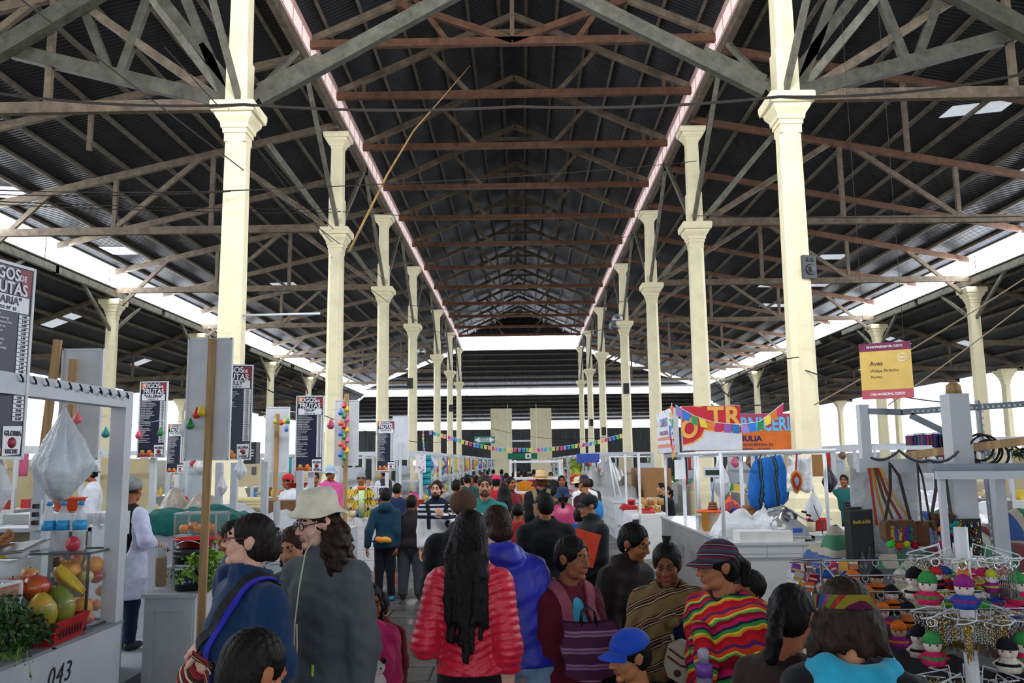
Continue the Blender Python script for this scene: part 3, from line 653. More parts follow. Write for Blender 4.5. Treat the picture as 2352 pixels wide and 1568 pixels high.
def band(J, prims, pts, w, m, name, th=.006, k=.03, lift=.004, parent=None):
    """strap laid over the clothes along pts (person space)"""
    P_ = np.array(pts, np.float32); Q = []
    for i in range(len(P_) - 1):
        for t in np.linspace(0, 1, 8, endpoint=False): Q.append(P_[i] * (1 - t) + P_[i + 1] * t)
    Q.append(P_[-1]); Q = np.array(Q, np.float32); e = .004
    for _ in range(12):
        d = eval_at(prims, Q, k); G = np.stack([eval_at(prims, Q + A_(*(e if a == b else 0 for b in range(3))), k) - d for a in range(3)], 1); G /= (np.linalg.norm(G, axis=1, keepdims=True) + 1e-9)
        Q = Q - G * ((d - lift) * .8)[:, None]
    return MB().ribbon([Vector(map(float, q)) for q in Q], [Vector(map(float, g_)) for g_ in G], w, th).build(name, m, parent or J['o'])
def blob(J, prims, name, m, res=None, k=.02, **kw): return mesh_of([sdf(prims, res or J['R'], k, **kw)], name, m if isinstance(m, list) else [m], J['o'])
def glasses(J, col):
    m = mat(col, 'plain', .25); hx = J['hx']; V = lambda *p: Vector(map(float, hx(*p))); q = MB()
    for s in (-1, 1):
        pts = [V(s * .033 + .025 * math.cos(a), -.102 + .006 * abs(math.cos(a)), .004 + .019 * math.sin(a)) for a in [2 * PI * i / 18 for i in range(19)]]; q.tube(pts, .0024, 6)
        q.tube([V(s * .058, -.097, .008), V(s * .074, -.06, .012), V(s * .08, .01, .014), V(s * .076, .025, -.004)], .0026, 6)
    q.tube([V(-.009, -.102, .007), V(0, -.106, .01), V(.009, -.102, .007)], .0026, 6)
    o = q.build('glasses', m, J['o']); g = MB()
    for s in (-1, 1): g.add([V(s * .033 + .024 * math.cos(a), -.101, .004 + .018 * math.sin(a)) for a in [2 * PI * i / 14 for i in range(14)]], [tuple(range(14))])
    g.build('lens', mat('#dfe8ee', 'glass', .05, a=.1), o); return o
def wide_hat(J, m, brim=.16, crown=.1, droop=.02, band_m=None, tall=1.0, name='hat', curl=0, up=0.0):
    hx, Rh, hs = J['hx'], J['Rh'], J['hs']; R3 = Matrix([[float(v) for v in r] for r in Rh]); q = MB(); z0 = .045 + up; n = 32
    prof = [(brim, -droop), (brim * .8, -droop * .45), (.1, 0), (.092, .012), (.09, .035 * tall), (.085, .07 * tall), (.068, .092 * tall), (.03, .1 * tall), (.001, .099 * tall)]
    inn = [(r - .004 if r > .01 else r, z - .005) for r, z in reversed(prof)]
    vs = []
    for r, z in prof + inn:
        for k in range(n):
            a = 2 * PI * k / n; wv = (r / brim) ** 3 * (.009 * math.sin(3 * a + 1) + .006 * math.sin(5 * a)) * (droop > 0) + curl * (r / brim) ** 3 * math.cos(a) ** 2 * .05
            p = A_(r * math.cos(a), .016 + r * 1.13 * math.sin(a), z0 + z + wv - (.012 * math.sin(a) if r > .09 else 0)); vs.append(tuple(map(float, hx(*p))))
    L = len(prof) * 2
    q.add(vs, [(i * n + k, i * n + (k + 1) % n, ((i + 1) % L) * n + (k + 1) % n, ((i + 1) % L) * n + k) for i in range(L) for k in range(n)], True)
    o = q.build(name, m, J['o'])
    if band_m:
        b = MB(); b.tube([Vector(map(float, hx(.094 * math.cos(2 * PI * k / 24), .016 + .094 * 1.13 * math.sin(2 * PI * k / 24), z0 + .02))) for k in range(25)], .006, 6); b.build('hat_band', band_m, o)
    return o
def cap_hat(J, m, visor=True, name='cap', beanie=False):
    hx, Rh, hs = J['hx'], J['Rh'], J['hs']
    P_ = [E(hx(0, .016, .045), A_(.09, .107, .085) * hs, Rh)]
    cuts = [(hx(0, 0, .028 if not beanie else .02), -(Rh @ A_(0, -.18 if not beanie else .35, 1)))]
    if beanie: P_ = [E(hx(0, .02, .04), A_(.096, .112, .095) * hs, Rh)]
    o = mesh_of([sdf(P_, max(.006, J['hr']), .01, (), cuts)], name, [m], J['o'])
    if visor:
        rows = [[Vector(map(float, hx(math.sin(a) * r * .82, .0 - math.cos(a) * r * 1.12 + .01, .045 - (r - .08) * .35 - .02 * math.sin(a) ** 2))) for a in [(-1.05 + 2.1 * j / 10) for j in range(11)]] for r in (.08, .115, .15)]
        MB().sheet(rows, .005).build('visor', m, o)
    return o
# ================================================================== THE CROWD
def man(label, px, py, Y, rz, hat=0.0, floor=0.0, **kw):
    """person whose head top is seen at px, py of the photo, Y metres down the aisle"""
    v = at(px, py, Y); lx, ly = kw.get('lean', (0, 0)); a = math.radians(rz)
    return person(label, v.x - (lx * math.cos(a) - ly * math.sin(a)), Y - (lx * math.sin(a) + ly * math.cos(a)), rz, v.z - hat - floor, floor=floor, **kw)
PALE, TAN, BROWN, DARK = '#d6a793', '#b98363', '#96613f', '#8a5a3f'
BK = '#0f0d0d'
# ---- woman in glasses, arms folded low, woven bag across the body
lb = 'person in dark blue jacket and glasses looking left, woven bag slung across'
HS[(lb, -1)] = ((.45, -.75, -.35), (.2, .4, -.9), .7); HS[(lb, 1)] = ((-.8, -.45, -.25), (0, .5, -.85), .75)
J = man(lb, 576, 1183, 3.9, -48, skin=PALE, lip='#b2786c', fem=True, girth=1.25, hair=('bun', '#1c1614', {'at': (0, .112, -.03), 'r': (.042, .036, .055)}), head=(-32, -6, 0), arms=(((.10, .03, -.23), (-.17, -.13, .05)), ((.1, .0, -.23), (-.28, -.16, .07))),
        top=dict(col='#123056', hem=.46, inf=.03, collar=.015, wr=.004), legs=dict(col='#151a26'))
glasses(J, '#5a1620')
WOV = mat('#7a3030', 'stripe', .85, axis='X', rot=(0, .9, 0), period=.13, warp=.01, cols=[(0, '#5b1f28'), (.18, '#c8b08a'), (.24, '#3a2a22'), (.34, '#8a2c34'), (.5, '#1d2a5a'), (.6, '#b98a5a'), (.68, '#702630'), (.84, '#2c3c30'), (.92, '#c9b79a')])
T = J['top']; z = J['NB']
band(J, T, [(.12, .09, z - .03), (.1, -.02, z - .0), (.03, -.2, z - .2), (-.08, -.2, z - .38), (-.2, -.1, z - .55)], .055, mat('#1a1a1c', 'fabric', .8), 'black_strap')
band(J, T, [(.15, .05, z - .05), (.13, -.05, z - .03), (.08, -.2, z - .24), (-.0, -.2, z - .42), (-.14, -.16, z - .58)], .03, mat('#1b1fa0', 'fabric', .7), 'blue_strap', lift=.012)
band(J, T, [(.03, -.2, z - .3), (-.05, -.2, z - .42), (-.13, -.18, z - .53)], .1, WOV, 'woven_strap', lift=.018)
blob(J, [E((-.20, -.15, z - .52), (.12, .07, .13), None, 0), E((-.15, -.18, z - .44), (.10, .06, .08), None, 0)], 'shoulder_bag', WOV, .012)
blob(J, [E(J['hx'](0, .118, .02), (.016, .022, .05), J['Rh'], 0)], 'hair_clip', mat('#2b2630', 'plain', .2), .006)
# ---- man in sun hat
lb = 'tall person with long curly hair, cream bush hat and glasses, grey zip jacket'
J = man(lb, 748, 1146, 4.3, -28, skin='#d9ab98', lip='#b2786c', hair=('curly', '#261913'), head=(-24, 8, 0), arms=('pocket', ((.05, .02, -.29), (-.02, -.02, -.27))),
        top=dict(col='#50575c', hem=.53, inf=.026, collar=.02, wr=.0035), legs=dict(col='#16181c'), girth=1.0)
glasses(J, '#221a20'); wide_hat(J, mat('#d8d2bd', 'fabric', .85), .135, .1, .03, up=.03)
hx = J['hx']; V = lambda *p: Vector(map(float, p)); cordm = mat('#d3ccb4', 'plain', .7)
MB().tube([V(*hx(.068, -.03, .03)), V(*hx(.055, -.05, -.06)), V(*hx(.02, -.085, -.125)), V(.0, -.175, J['NB'] - .13), V(-.01, -.19, J['NB'] - .3), V(-.005, -.195, J['NB'] - .42), V(.01, -.195, J['NB'] - .45), V(.012, -.195, J['NB'] - .41), V(.004, -.192, J['NB'] - .3)], .004, 6).tube([V(*hx(-.068, -.03, .03)), V(*hx(-.055, -.05, -.06)), V(*hx(-.01, -.09, -.125))], .004, 6).build('chin_cord', cordm, J['o'])
MB().box((.10, -.185, J['NB'] - .5), (.008, .008, .05)).build('zip_pull', mat('#b7d23a', 'plain', .4), J['o'])
# ---- woman in red quilted jacket, back view
lb = 'person with long black hair in a glossy red quilted jacket, back to us'
HS[(lb, -1)] = ((-.0, -.1, -1), (1, -.3, 0), .9)
RED = mat('#d0163a', 'fabric', .33, b=.5)
quilt = lambda X, Y, Z: -.009 * np.abs(np.sin(np.pi * (Z - .4 * np.minimum(np.abs(X), .16) + .012 * np.sin(9 * X)) / .04)) ** .6 + .007 + .002 * np.sin(90 * X + 60 * Z) * np.sin(70 * Z - 40 * X)
J = man(lb, 1078, 1172, 4.5, 176, skin=PALE, lip='#b2786c', res=.008, fem=True, girth=.98, hair=('long', '#0c0a0b', {'len': .58, 'n': 18, 'spread': .35, 'back': .15}), head=(6, 14, 0), arms=(((.045, .02, -.30), (-.01, -.06, -.27)), ((.07, .03, -.28), (-.1, -.2, -.06))),
        top=dict(mat=RED, hem=.545, inf=.026, disp=quilt, collar=.03), legs=dict(col='#0e0e12'))
# ---- woman in blue rain jacket, back view
lb = 'person in bright blue hooded rain jacket and denim shorts, back to us'
HS[(lb, -1)] = ((.1, -.3, -1), (1, -.1, 0), .5)
J = man(lb, 1154, 1160, 4.95, 180, skin=PALE, lip='#b2786c', fem=True, girth=1.2, hair=('bun', '#2a1a12', {'at': (0, .1, -.05), 'r': (.07, .05, .055)}), head=(12, 14, 8), lean=(.1, -.04), arms=(((.10, -.02, -.30), (.02, -.1, -.27)), ((.05, -.03, -.28), (-.03, -.2, -.05))),
        top=dict(col='#1c27ae', rough=.45, hem=.515, inf=.036, hood=True, wr=.004), legs=dict(kind='shorts', col='#7f9dbd', hem=.36, inf=.02, spread=.02))
# ---- man with fur hat in between
J = man('person in a brown fur beanie and black coat behind the red jacket', 1064, 1132, 6.1, 172, skin=PALE, lip='#b2786c', top=dict(col='#121317', hem=.4, inf=.035, collar=.03), legs=dict(col='#23252a'), hair=('crop', '#3a2418'), girth=1.15, arms=('down', 'down'))
cap_hat(J, mat('#5d4636', 'knit', .95), False, 'fur_hat', True)
# ---- boy in the foreground
man('person with short black hair in dark blue at the bottom edge, turned to the right', 536, 1447, 2.55, 125, skin='#a8694a', hair=('short', '#0d0b0b', {'brow': -.02}), head=(20, 22, 0), top=dict(col='#141a2c', inf=.02, hem=.45), legs=dict(col='#15161c'), arms=('down', 'down'), girth=.95)
# ---- people between and behind the pair on the left
man('person with brown parted hair and navy jacket between the two tourists', 690, 1207, 5.3, -14, skin=TAN, fem=True, hair=('bob', '#35251b', {'len': .16, 'n': 10, 'brow': -.012}), head=(0, 14, -6), top=dict(col='#131826', inf=.025, collar=.02), legs=dict(col='#12141a'))
man('person with short black hair in blue seen in profile at the fruit case', 535, 1196, 6.4, -84, skin=BROWN, hair=('short', BK), head=(-8, -4, 0), top=dict(col='#1d3358', inf=.02, hood=True), legs=dict(col='#1a1c22'))
# ---- children in the aisle
J = man('small child in pink fleece with a panda picture behind the grey jacket', 842, 1338, 4.95, 20, skin=BROWN, hair=('long', BK, {'len': .22, 'n': 8}), hs=.86, fem=True, girth=1.05, top=dict(col='#cf2f70', inf=.026, hem=.38), legs=dict(col='#c32c66'), head=(10, 10, 0))
PW, PB = mat('#e6e0dc', 'fabric', .9), mat('#17151a', 'fabric', .9); zc = J['NB'] - .26
def on_chest(J, dx, dz, r, m, nm, yy=-.16): return blob(J, [E((dx, yy, J['NB'] + dz), r, None, 0)], nm, m, .008)
on_chest(J, .03, -.30, (.06, .02, .085), PW, 'panda_body'); on_chest(J, .03, -.2, (.05, .024, .042), PW, 'panda_head')
for dx, dz, r in ((-.01, -.165, .016), (.07, -.165, .016), (.012, -.2, .012), (.05, -.2, .012), (-.03, -.29, .022), (.085, -.31, .022), (.0, -.385, .024), (.07, -.385, .024)): on_chest(J, dx, dz, (r, .03, r * 1.1), PB, 'panda_patch', -.158)
man('small child in a dark red padded jacket facing us in the aisle', 868, 1356, 6.2, -6, skin=BROWN, hair=('short', BK, {'brow': -.01}), hs=.88, girth=1.15, top=dict(col='#7c1422', inf=.03, hem=.36, disp=lambda X, Y, Z: -.005 * np.abs(np.cos(np.pi * Z / .06)) + .003, collar=.03), legs=dict(col='#1a1b22'), head=(0, 14, 6))
# ---- pair walking away at the banana stall
J = man('person in teal hoodie and dark track trousers walking away, yellow bag at the waist', 886, 1121, 12.9, 184, skin=BROWN, hair=('short', BK), top=dict(col='#12374c', hem=.47, inf=.02, hood=True), legs=dict(col='#10131f', inf=.02, spread=.02), shoes='#2f8fc9', arms=(((.02, .04, -.28), (.0, -.02, -.25)), ((.08, .06, -.26), (.03, -.02, -.26))), girth=.9)
blob(J, [E((-.06 + .05 * i, .15, .54 * J['H'] + .02 * (i % 2)), (.055, .045, .045), None, 0) for i in range(4)], 'waist_bag', mat('#c9a51c', 'fruit', .6, c2='#d8702a'))
for s in (-1, 1): MB().box((s * .15, -.02, .33), (.012, .09, .28)).build('trouser_stripe', mat('#e0622a', 'plain', .6), J['o'])
man('person in black and red fleece vest jacket with grey trousers walking away', 945, 1137, 13.0, 178, skin=BROWN, hair=('short', BK), top=dict(col='#201a1d', mat2=mat('#8c1a24', 'fabric', .8), hem=.49, inf=.028, collar=.05), legs=dict(col='#3c424a', inf=.018, spread=.02), shoes='#241f1c', girth=1.25)
# ---- facing pair
lb = 'bearded person in white and navy patterned sweater, hand on the chest'
HS[(lb, 1)] = ((-.75, -.1, .65), (0, 1, 0), .3)
SW = mat('#d8d9da', 'stripe', .9, axis='Z', period=4, warp=.0, cols=[(0, '#d5d7da'), (.315, '#1c2338'), (.325, '#c9ccd4'), (.334, '#1c2338'), (.34, '#b9bdc8'), (.349, '#1c2338'), (.357, '#c9ccd4'), (.362, '#1c2338')])
J = man(lb, 1004, 1104, 11.6, 4, skin='#c4957c', hair=('short', '#1d1512'), stubble='#17110f', arms=('down', ((.09, -.02, -.27), (-.15, -.17, .18))), top=dict(mat=SW, hem=.5, inf=.028, name='sweater', collar=.01), legs=dict(col='#1b1f30'), head=(-14, 0, 0))
for s in (-1, 1): band(J, J['top'], [(s * .12, .1, J['NB'] - .06), (s * .12, 0, J['NB'] - .0), (s * .13, -.18, J['NB'] - .15), (s * .14, -.16, J['NB'] - .36)], .05, mat('#131417', 'fabric', .8), 'backpack_strap')
J = man('person in sea green shirt with a white print, short brown hair, facing us', 1113, 1092, 9.7, -4, skin='#c58f76', hair=('short', '#30231a', {'brow': -.008}), stubble='#5a3f30', top=dict(col='#2c7c7a', hem=.5, inf=.02, name='shirt', sl=.6), legs=dict(col='#22262c'), girth=1.05, head=(8, 4, 0))
q = MB().box((-.03, -.152, J['NB'] - .2), (.085, .006, .13)); q.build('shirt_print', mat('#e8e8e4', 'plain', .8), J['o'])
# ---- track suit child, man in black suit
J = man('child in red tracksuit with white piping, back to us', 1189, 1157, 10.6, 170, skin=BROWN, hair=('crop', BK), hs=.95, top=dict(col='#9c1620', inf=.022, hem=.45, collar=.04), legs=dict(col='#8c1620'), girth=1.05)
for s in (-1, 1): band(J, J['top'], [(s * .06, .1, J['NB'] - .04), (s * .17, .04, J['NB'] - .1), (s * .23, .03, J['NB'] - .3)], .022, mat('#e3dcdc', 'plain', .7), 'white_piping')
J = man('heavy person in a black suit jacket with wavy black hair, back to us', 1252, 1132, 8.1, 188, skin=BROWN, hair=('tied', '#0d0b0c'), top=dict(col='#0d0e11', hem=.42, inf=.035, collar=.02), legs=dict(col='#0f1013'), girth=1.3, head=(22, 4, 0)); glasses(J, '#888c92')
# ---- straw hat and backpack
J = man('person in tan cowboy hat and black coat with a khaki backpack, walking away', 1242, 1084, 14.2, 182, hat=.03, skin=PALE, lip='#b2786c', hair=('bob', '#5d3420', {'len': .1, 'n': 9, 'spread': 2}), top=dict(col='#101218', hem=.4, inf=.04), legs=dict(col='#7d93a6'), girth=1.2, arms=('down', 'down'))
wide_hat(J, mat('#c9ab7c', 'plain', .8), .2, .1, -.0, mat('#6b4a2c', 'plain', .7), 1.35, curl=.6)
KH = mat('#7c6d4c', 'fabric', .85); blob(J, [E((0, .2, J['NB'] - .3), (.14, .09, .2), None, 0), E((0, .26, J['NB'] - .38), (.1, .06, .1), None, 0)], 'backpack', KH, .02)
for s in (-1, 1): band(J, J['top'], [(s * .08, .16, J['NB'] - .16), (s * .11, .06, J['NB'] - .01), (s * .13, -.1, J['NB'] - .08)], .07, KH, 'backpack_strap', th=.015)
J = man('person in pink plastic rain poncho and blue felt hat, back to us', 1293, 1120, 12.6, 175, hat=.02, skin=BROWN, hair=('pony', BK), fem=True, top=dict(col='#a8265a', rough=.35, hem=.36, inf=.075, kind='vest', name='poncho', wr=.012), legs=dict(kind='skirt', col='#40202c'), girth=1.15)
wide_hat(J, mat('#1f3350', 'fabric', .9), .14, .1, .03)
J = man('balding person in maroon jacket with a bright blue backpack', 1343, 1097, 14.3, 225, skin='#a06c50', hair=('crop', '#3a2c26'), top=dict(col='#33131f', hem=.44, inf=.03), legs=dict(col='#23242a'), girth=1.15)
blob(J, [E((0, .22, J['NB'] - .26), (.16, .1, .2), None, 0)], 'backpack', mat('#1f7fc4', 'fabric', .7), .02)
J = man('small child in blue hooded jacket beside the dark capped person', 1332, 1164, 10.2, 140, skin=TAN, hair=('short', BK), hs=.93, top=dict(col='#17409c', inf=.03, hood=True, hem=.42), legs=dict(col='#20242c'), head=(25, 0, 0))
lb = 'person in flat dark cap and black jacket carrying an orange folder'
J = man(lb, 1357, 1138, 9.3, -65, skin='#b07f63', hair=('crop', '#2c2624'), arms=('down', ((.04, -.03, -.29), (-.06, -.16, -.12))), top=dict(col='#15181c', hem=.45, inf=.035, collar=.05), legs=dict(col='#141519'), girth=1.2, head=(-12, 4, 0))
cap_hat(J, mat('#14171d', 'fabric', .8))
v = at(1342, 1258, 8.95); q = tag(MB().box((0, 0, 0), (.27, .012, .34), Euler((0, .28, 0)).to_matrix()).box((.004, .008, 0), (.262, .006, .33), Euler((0, .28, 0)).to_matrix()).build('folder', mat('#e2431c', 'plain', .5), None, v), 'orange cardboard folder under the arm of the capped person', 'folder')
# ---- women of the right half
lb = 'person with braided hair in burgundy cardigan over turquoise top, arms crossed'
J = man(lb, 1303, 1232, 4.95, 28, skin=DARK, fem=True, hair=('tied', '#0f0c0c', {'brow': -.0}), head=(22, 6, 0), arms=('fold', 'fold'), top=dict(col='#571225', hem=.46, inf=.03, open=.55, wr=.0035), legs=dict(kind='skirt', col='#141218', hem=.15), girth=.98)
blob(J, J['torso'](.02, 0, .45 * J['H']), 'blouse', mat('#3a9fc0', 'fabric', .8), .015, cuts=[((0, 0, .46 * J['H']), (0, 0, -1)), ((0, 0, J['NB'] - .03), (0, 0, 1))])
for s in (-1, 1): band(J, J['top'], [(s * .05, .07, J['NB'] + .0), (s * .085, .0, J['NB'] - .02), (s * .075, -.1, J['NB'] - .09), (s * .09, -.16, J['NB'] - .22)], .06, mat('#8c4a5c', 'fabric', .85), 'lapel', .014)
PUR = mat('#5a2f52', 'stripe', .8, axis='Z', period=.105, warp=.012, cols=[(0, '#4a2440'), (.38, '#8a6a8c'), (.48, '#6a4668'), (.62, '#8f7090'), (.72, '#4a2440')])
v = at(1354, 1546, 4.62); o = thing('tote_bag', 'large purple striped tote bag hanging in front of the crossed arms', 'bag', v, .1); o.scale = (.68, .8, .78)
rows = [[(-.2 + .4 * i / 14 + .02 * math.sin(j), -.035 - .045 * math.sin(PI * j / 10) * math.sin(PI * i / 14) + .008 * math.sin(i * 1.3 + j), .34 * j / 10 - .035 * math.sin(PI * i / 14) * (j == 0) - .015 * math.sin(PI * i / 14)) for i in range(15)] for j in range(11)]
MB().sheet(rows, .0).sheet([[(x, .04 - (y + .035) * .6, z_) for x, y, z_ in reversed(r)] for r in rows]).sheet([[rows[j][0], (rows[j][0][0], .04, rows[j][0][2])][::-1] for j in range(11)]).sheet([[rows[j][-1], (rows[j][-1][0], .04, rows[j][-1][2])] for j in range(11)]).sheet([rows[0][::-1], [(x, .04, z_) for x, y, z_ in rows[0][::-1]]]).build('bag_body', PUR, o)
for s in (0, 1): MB().tube([(-.06, -.04 + .07 * s, .31), (-.05, -.03 + .05 * s, .40), (0, -.02 + .03 * s, .43), (.05, -.03 + .05 * s, .40), (.06, -.04 + .07 * s, .31)], .007, 6).build('handle', BLACK, o)
lb = 'person in a dark brown coat bending forward to look down, black hair tied back'
J = man(lb, 1436, 1197, 5.7, 40, skin=BROWN, fem=True, hair=('tied', '#0c0a0b'), head=(14, 20, -6), lean=(.03, -.14), arms=(((.05, .0, -.29), (-.04, -.12, -.22)), 'down'), top=dict(col='#221a1a', hem=.4, inf=.036, collar=.03), legs=dict(kind='skirt', col='#191517', hem=.2), girth=1.05)
blob(J, [E(J['hx'](s * .082, .01, -.042), (.007, .007, .012), None, 0) for s in (-1,)], 'earring', mat('#c9a14a', 'metal', .3), .004)
lb = 'person in a tan striped shawl over navy cardigan, facing us, hair knotted on top'
HS[(lb, 1)] = ((-.7, -.4, -.35), (.1, .5, -.8), .8)
J = man(lb, 1533, 1243, 5.2, -8, skin='#7a4a36', fem=True, hair=('tuft', '#0c0a0b', {}), head=(-8, 16, 0), arms=(((.07, 0, -.29), (-.05, -.16, -.18)), ((.08, 0, -.3), (-.2, -.2, -.03))), top=dict(col='#131d3c', hem=.44, inf=.026, name='cardigan'), legs=dict(kind='skirt', col='#12141f', hem=.15), girth=1.15)
SHW = mat('#8a744c', 'stripe', .9, axis='Z', rot=(.3, .35, 0), period=.115, warp=.04, cols=[(0, '#7d6844'), (.42, '#3a2a1e'), (.47, '#b8a078'), (.52, '#2a2430'), (.6, '#8a6a46'), (.66, '#231d1e'), (.72, '#c2ac86'), (.76, '#4a3628'), (.83, '#7d6844')])
z = J['NB']; g = J['g']
blob(J, J['torso'](.06)[:8] + J['sleeves'](.045) + [C((-.06, -.15, z - .12), (-.02, -.19, z - .3), .05, .035), C((-.02, -.19, z - .14), (.02, -.185, z - .24), .05, .02), C((-.22, -.06, z - .3), (-.2, -.12, z - .55), .05, .02)], 'shawl', SHW, .011,
     subs=[C((0, .01, z - .01), (0, -.06, z + .2), .07, .1), C((.08, -.25, z - .22), (.08, -.25, z - .6), .12, .16)], cuts=[((0, 0, z - .5), (0, 0, -1))], disp=lambda X, Y, Z: .006 * np.sin(40 * Z + 60 * np.abs(X) + 20 * Y))
blob(J, [E((0, -.2, z - .16), (.045, .035, .035), None, 0)], 'shawl_knot', SHW, .01)
LEA = mat('#c9c1ae', 'plaster', .55); TR = mat('#6a3424', 'plain', .6)
band(J, J['top'], [(-.0, -.18, z - .24), (.0, -.19, z - .28), (.03, -.2, z - .33)], .022, LEA, 'purse_strap', lift=.012)
v = Vector((.07, -.27, z - .37)); o = thing('purse', 'small white leather purse with brown trim held by the shawl wearer', 'purse', J['o'].matrix_basis @ v, math.radians(-8))
MB().prism([(-.12, .0), (-.09, .1), (-.02, .13), (.06, .1), (.13, .05), (.15, -.06), (.11, -.1), (-.03, -.1), (-.1, -.06)], -.04, .04).build('purse_body', LEA, o)
MB().tube([(-.1, -.042, .05), (-.03, -.044, .0), (.06, -.044, -.02), (.14, -.042, -.03)], .006, 6).tube([(-.09, -.042, .09), (-.02, -.044, .04), (.07, -.044, .02), (.13, -.042, .01)], .006, 6).build('trim', TR, o)
for dx in (.05, .09): MB().torus((dx, -.046, -.05), .018, .004, Matrix.Rotation(PI / 2, 3, 'X'), 14, 6).build('ring', TR, o)
MB().lathe([(.02, 0), (.02, .006)], 14, (-.05, -.04, -.04), Matrix.Rotation(PI / 2, 3, 'X')).build('badge', TR, o)
# ---- woman in plaid cap with a baby on the back
lb = 'person in plaid cap and rainbow shawl facing left, baby tied on the back'
J = man(lb, 1660, 1244, 4.4, -48, skin='#a46a4c', fem=True, hair=('pony', '#0d0b0c', {'path': ((0, .15, -.02), (0, .14, -.1))}), head=(-30, 6, 0), arms=('down', 'down'), top=dict(col='#121014', hem=.42, inf=.026), legs=dict(col='#101014'), girth=1.0)
PLD = mat('#5a2a34', 'stripe', .9, axis='Z', rot=(.2, .1, .0), period=.05, warp=.012, cols=[(0, '#3a4654'), (.25, '#6a2430'), (.45, '#22262e'), (.6, '#7c8088'), (.68, '#5a1d28'), (.85, '#333c48')])
cap_hat(J, PLD)
RAIN = mat('#c02030', 'stripe', .85, axis='Z', rot=(.5, .5, .3), period=.16, warp=.06, cols=[(0, '#b3182a'), (.12, '#e08a2a'), (.18, '#d8c23a'), (.23, '#3a8a4a'), (.32, '#1d2a3a'), (.38, '#c2185a'), (.48, '#8a1420'), (.58, '#4fa35a'), (.64, '#e8d24a'), (.68, '#d84a24'), (.8, '#5a2a6a'), (.88, '#c8202a')])
z = J['NB']
blob(J, J['torso'](.045)[:8] + J['sleeves'](.052) + [C((-.02, -.18, z - .14), (.02, -.2, z - .34), .05, .05), E((0, .2, z - .22), (.17, .16, .2), None, 0), C((.02, -.19, z - .3), (.03, -.2, z - .42), .04, .02)], 'shawl', RAIN, .012,
     subs=[C((0, .01, z - .01), (0, -.04, z + .2), .07, .1)], cuts=[((0, 0, z - .45), (0, 0, -1))], disp=lambda X, Y, Z: .006 * np.sin(36 * Z + 50 * X + 26 * Y))
blob(J, [E((0, .2, z + .02), (.07, .085, .08), None, 0)], 'baby_head', mat('#9a5f44', 'skin', .5), .009)
blob(J, [E((0, .215, z + .035), (.082, .095, .082), None, 0)], 'baby_hair', mat('#0c0a0b', 'hair', .6), .009, disp=lambda X, Y, Z: .005 * np.sin(160 * X) * np.sin(150 * Y) * np.sin(140 * Z))
v = J['o'].matrix_basis @ Vector((.04, -.25, z - .36)); o = thing('plastic_bottle', 'purple labelled bottle hanging at the front of the rainbow shawl', 'bottle', v); o.scale = (.8, .8, .72)
MB().lathe([(.0, -.2), (.03, -.15), (.045, -.05), (.048, .04)], 16).build('bottle_body', mat('#8b86a6', 'film', .3, a=.85), o); MB().lathe([(.05, .04), (.052, .12), (.03, .125)], 16).build('label_band', mat('#7d48b0', 'plain', .4), o); MB().lathe([(.03, .12), (.036, .2), (.018, .22)], 14).build('bottle_neck', mat('#b9b4c8', 'film', .3, a=.85), o)
# ---- boy in blue cap, woman with ponytail, person with headband
J = man('child in bright blue baseball cap and navy top looking left', 1462, 1446, 4.05, -55, skin='#b07453', hair=('short', BK), hs=.92, girth=1.0, top=dict(col='#111a30', inf=.022, hem=.42, collar=.0), legs=dict(col='#151922'), head=(-12, 10, 0))
cap_hat(J, mat('#1746b4', 'fabric', .6))
blob(J, [C(J['nb'] + A_(-.05, -.055, -.015), J['nb'] + A_(.05, -.055, -.015), .014)], 'yellow_neckline', mat('#c9b23a', 'plain', .7), .007)
man('person in dark brown sweater with a low black ponytail, turned to the stall', 1795, 1340, 3.35, 128, skin='#9c5f42', fem=True, girth=1.15, hair=('pony', '#0a090a', {'path': ((-.0, .13, -.06), (-.01, .15, -.12), (0, .13, -.19))}), head=(10, 24, 0), top=dict(col='#2a1512', inf=.024, hem=.45, name='sweater', wr=.0035), legs=dict(col='#15161c'), arms=('work', 'work'))
lb = 'person in turquoise scarf and black jacket with a striped headband, facing the stall'
J = man(lb, 1953, 1326, 2.8, 150, skin=TAN, fem=True, girth=1.15, hair=('bob', '#241812', {'len': .15, 'n': 10}), head=(26, 22, 0), top=dict(col='#101116', inf=.034, hem=.4), legs=dict(col='#15161c'), arms=('work', 'work'))
hx = J['hx']; z = J['NB']
blob(J, [C(J['nb'] + A_(math.cos(a) * .1, .02 + math.sin(a) * .09, -.02 + .02 * math.sin(2 * a)), J['nb'] + A_(math.cos(a + .8) * .1, .02 + math.sin(a + .8) * .09, -.02), .045) for a in np.arange(0, 6.2, .8)] + [E(J['nb'] + A_(0, .12, -.1), (.14, .06, .09), None, 0)], 'scarf', mat('#2a98b8', 'fabric', .95), .011, disp=lambda X, Y, Z: .004 * np.sin(60 * Z + 30 * X))
HB = mat('#c04080', 'stripe', .8, axis='X', rot=(0, .6, .8), period=.11, warp=.02, cols=[(0, '#4a7ac0'), (.2, '#7a2a5a'), (.35, '#b8a83a'), (.55, '#c24a3a'), (.7, '#8aa83a'), (.85, '#c06a9a')])
q = MB(); rows = []
for t in (-.5, .5): rows.append([Vector(map(float, hx(.092 * math.sin(a), .016 - .112 * math.cos(a), .045 + t * .045 + .03 * math.cos(a)))) for a in [2 * PI * i / 30 for i in range(31)]])
q.sheet(rows, .004).build('headband', HB, J['o'])
BPK = mat('#2a2038', 'speck', .8, scale=45, cols=[(0, '#120f18'), (.55, '#5a3a78'), (.68, '#14202c'), (.82, '#8a3a7a'), (.92, '#16323a')])
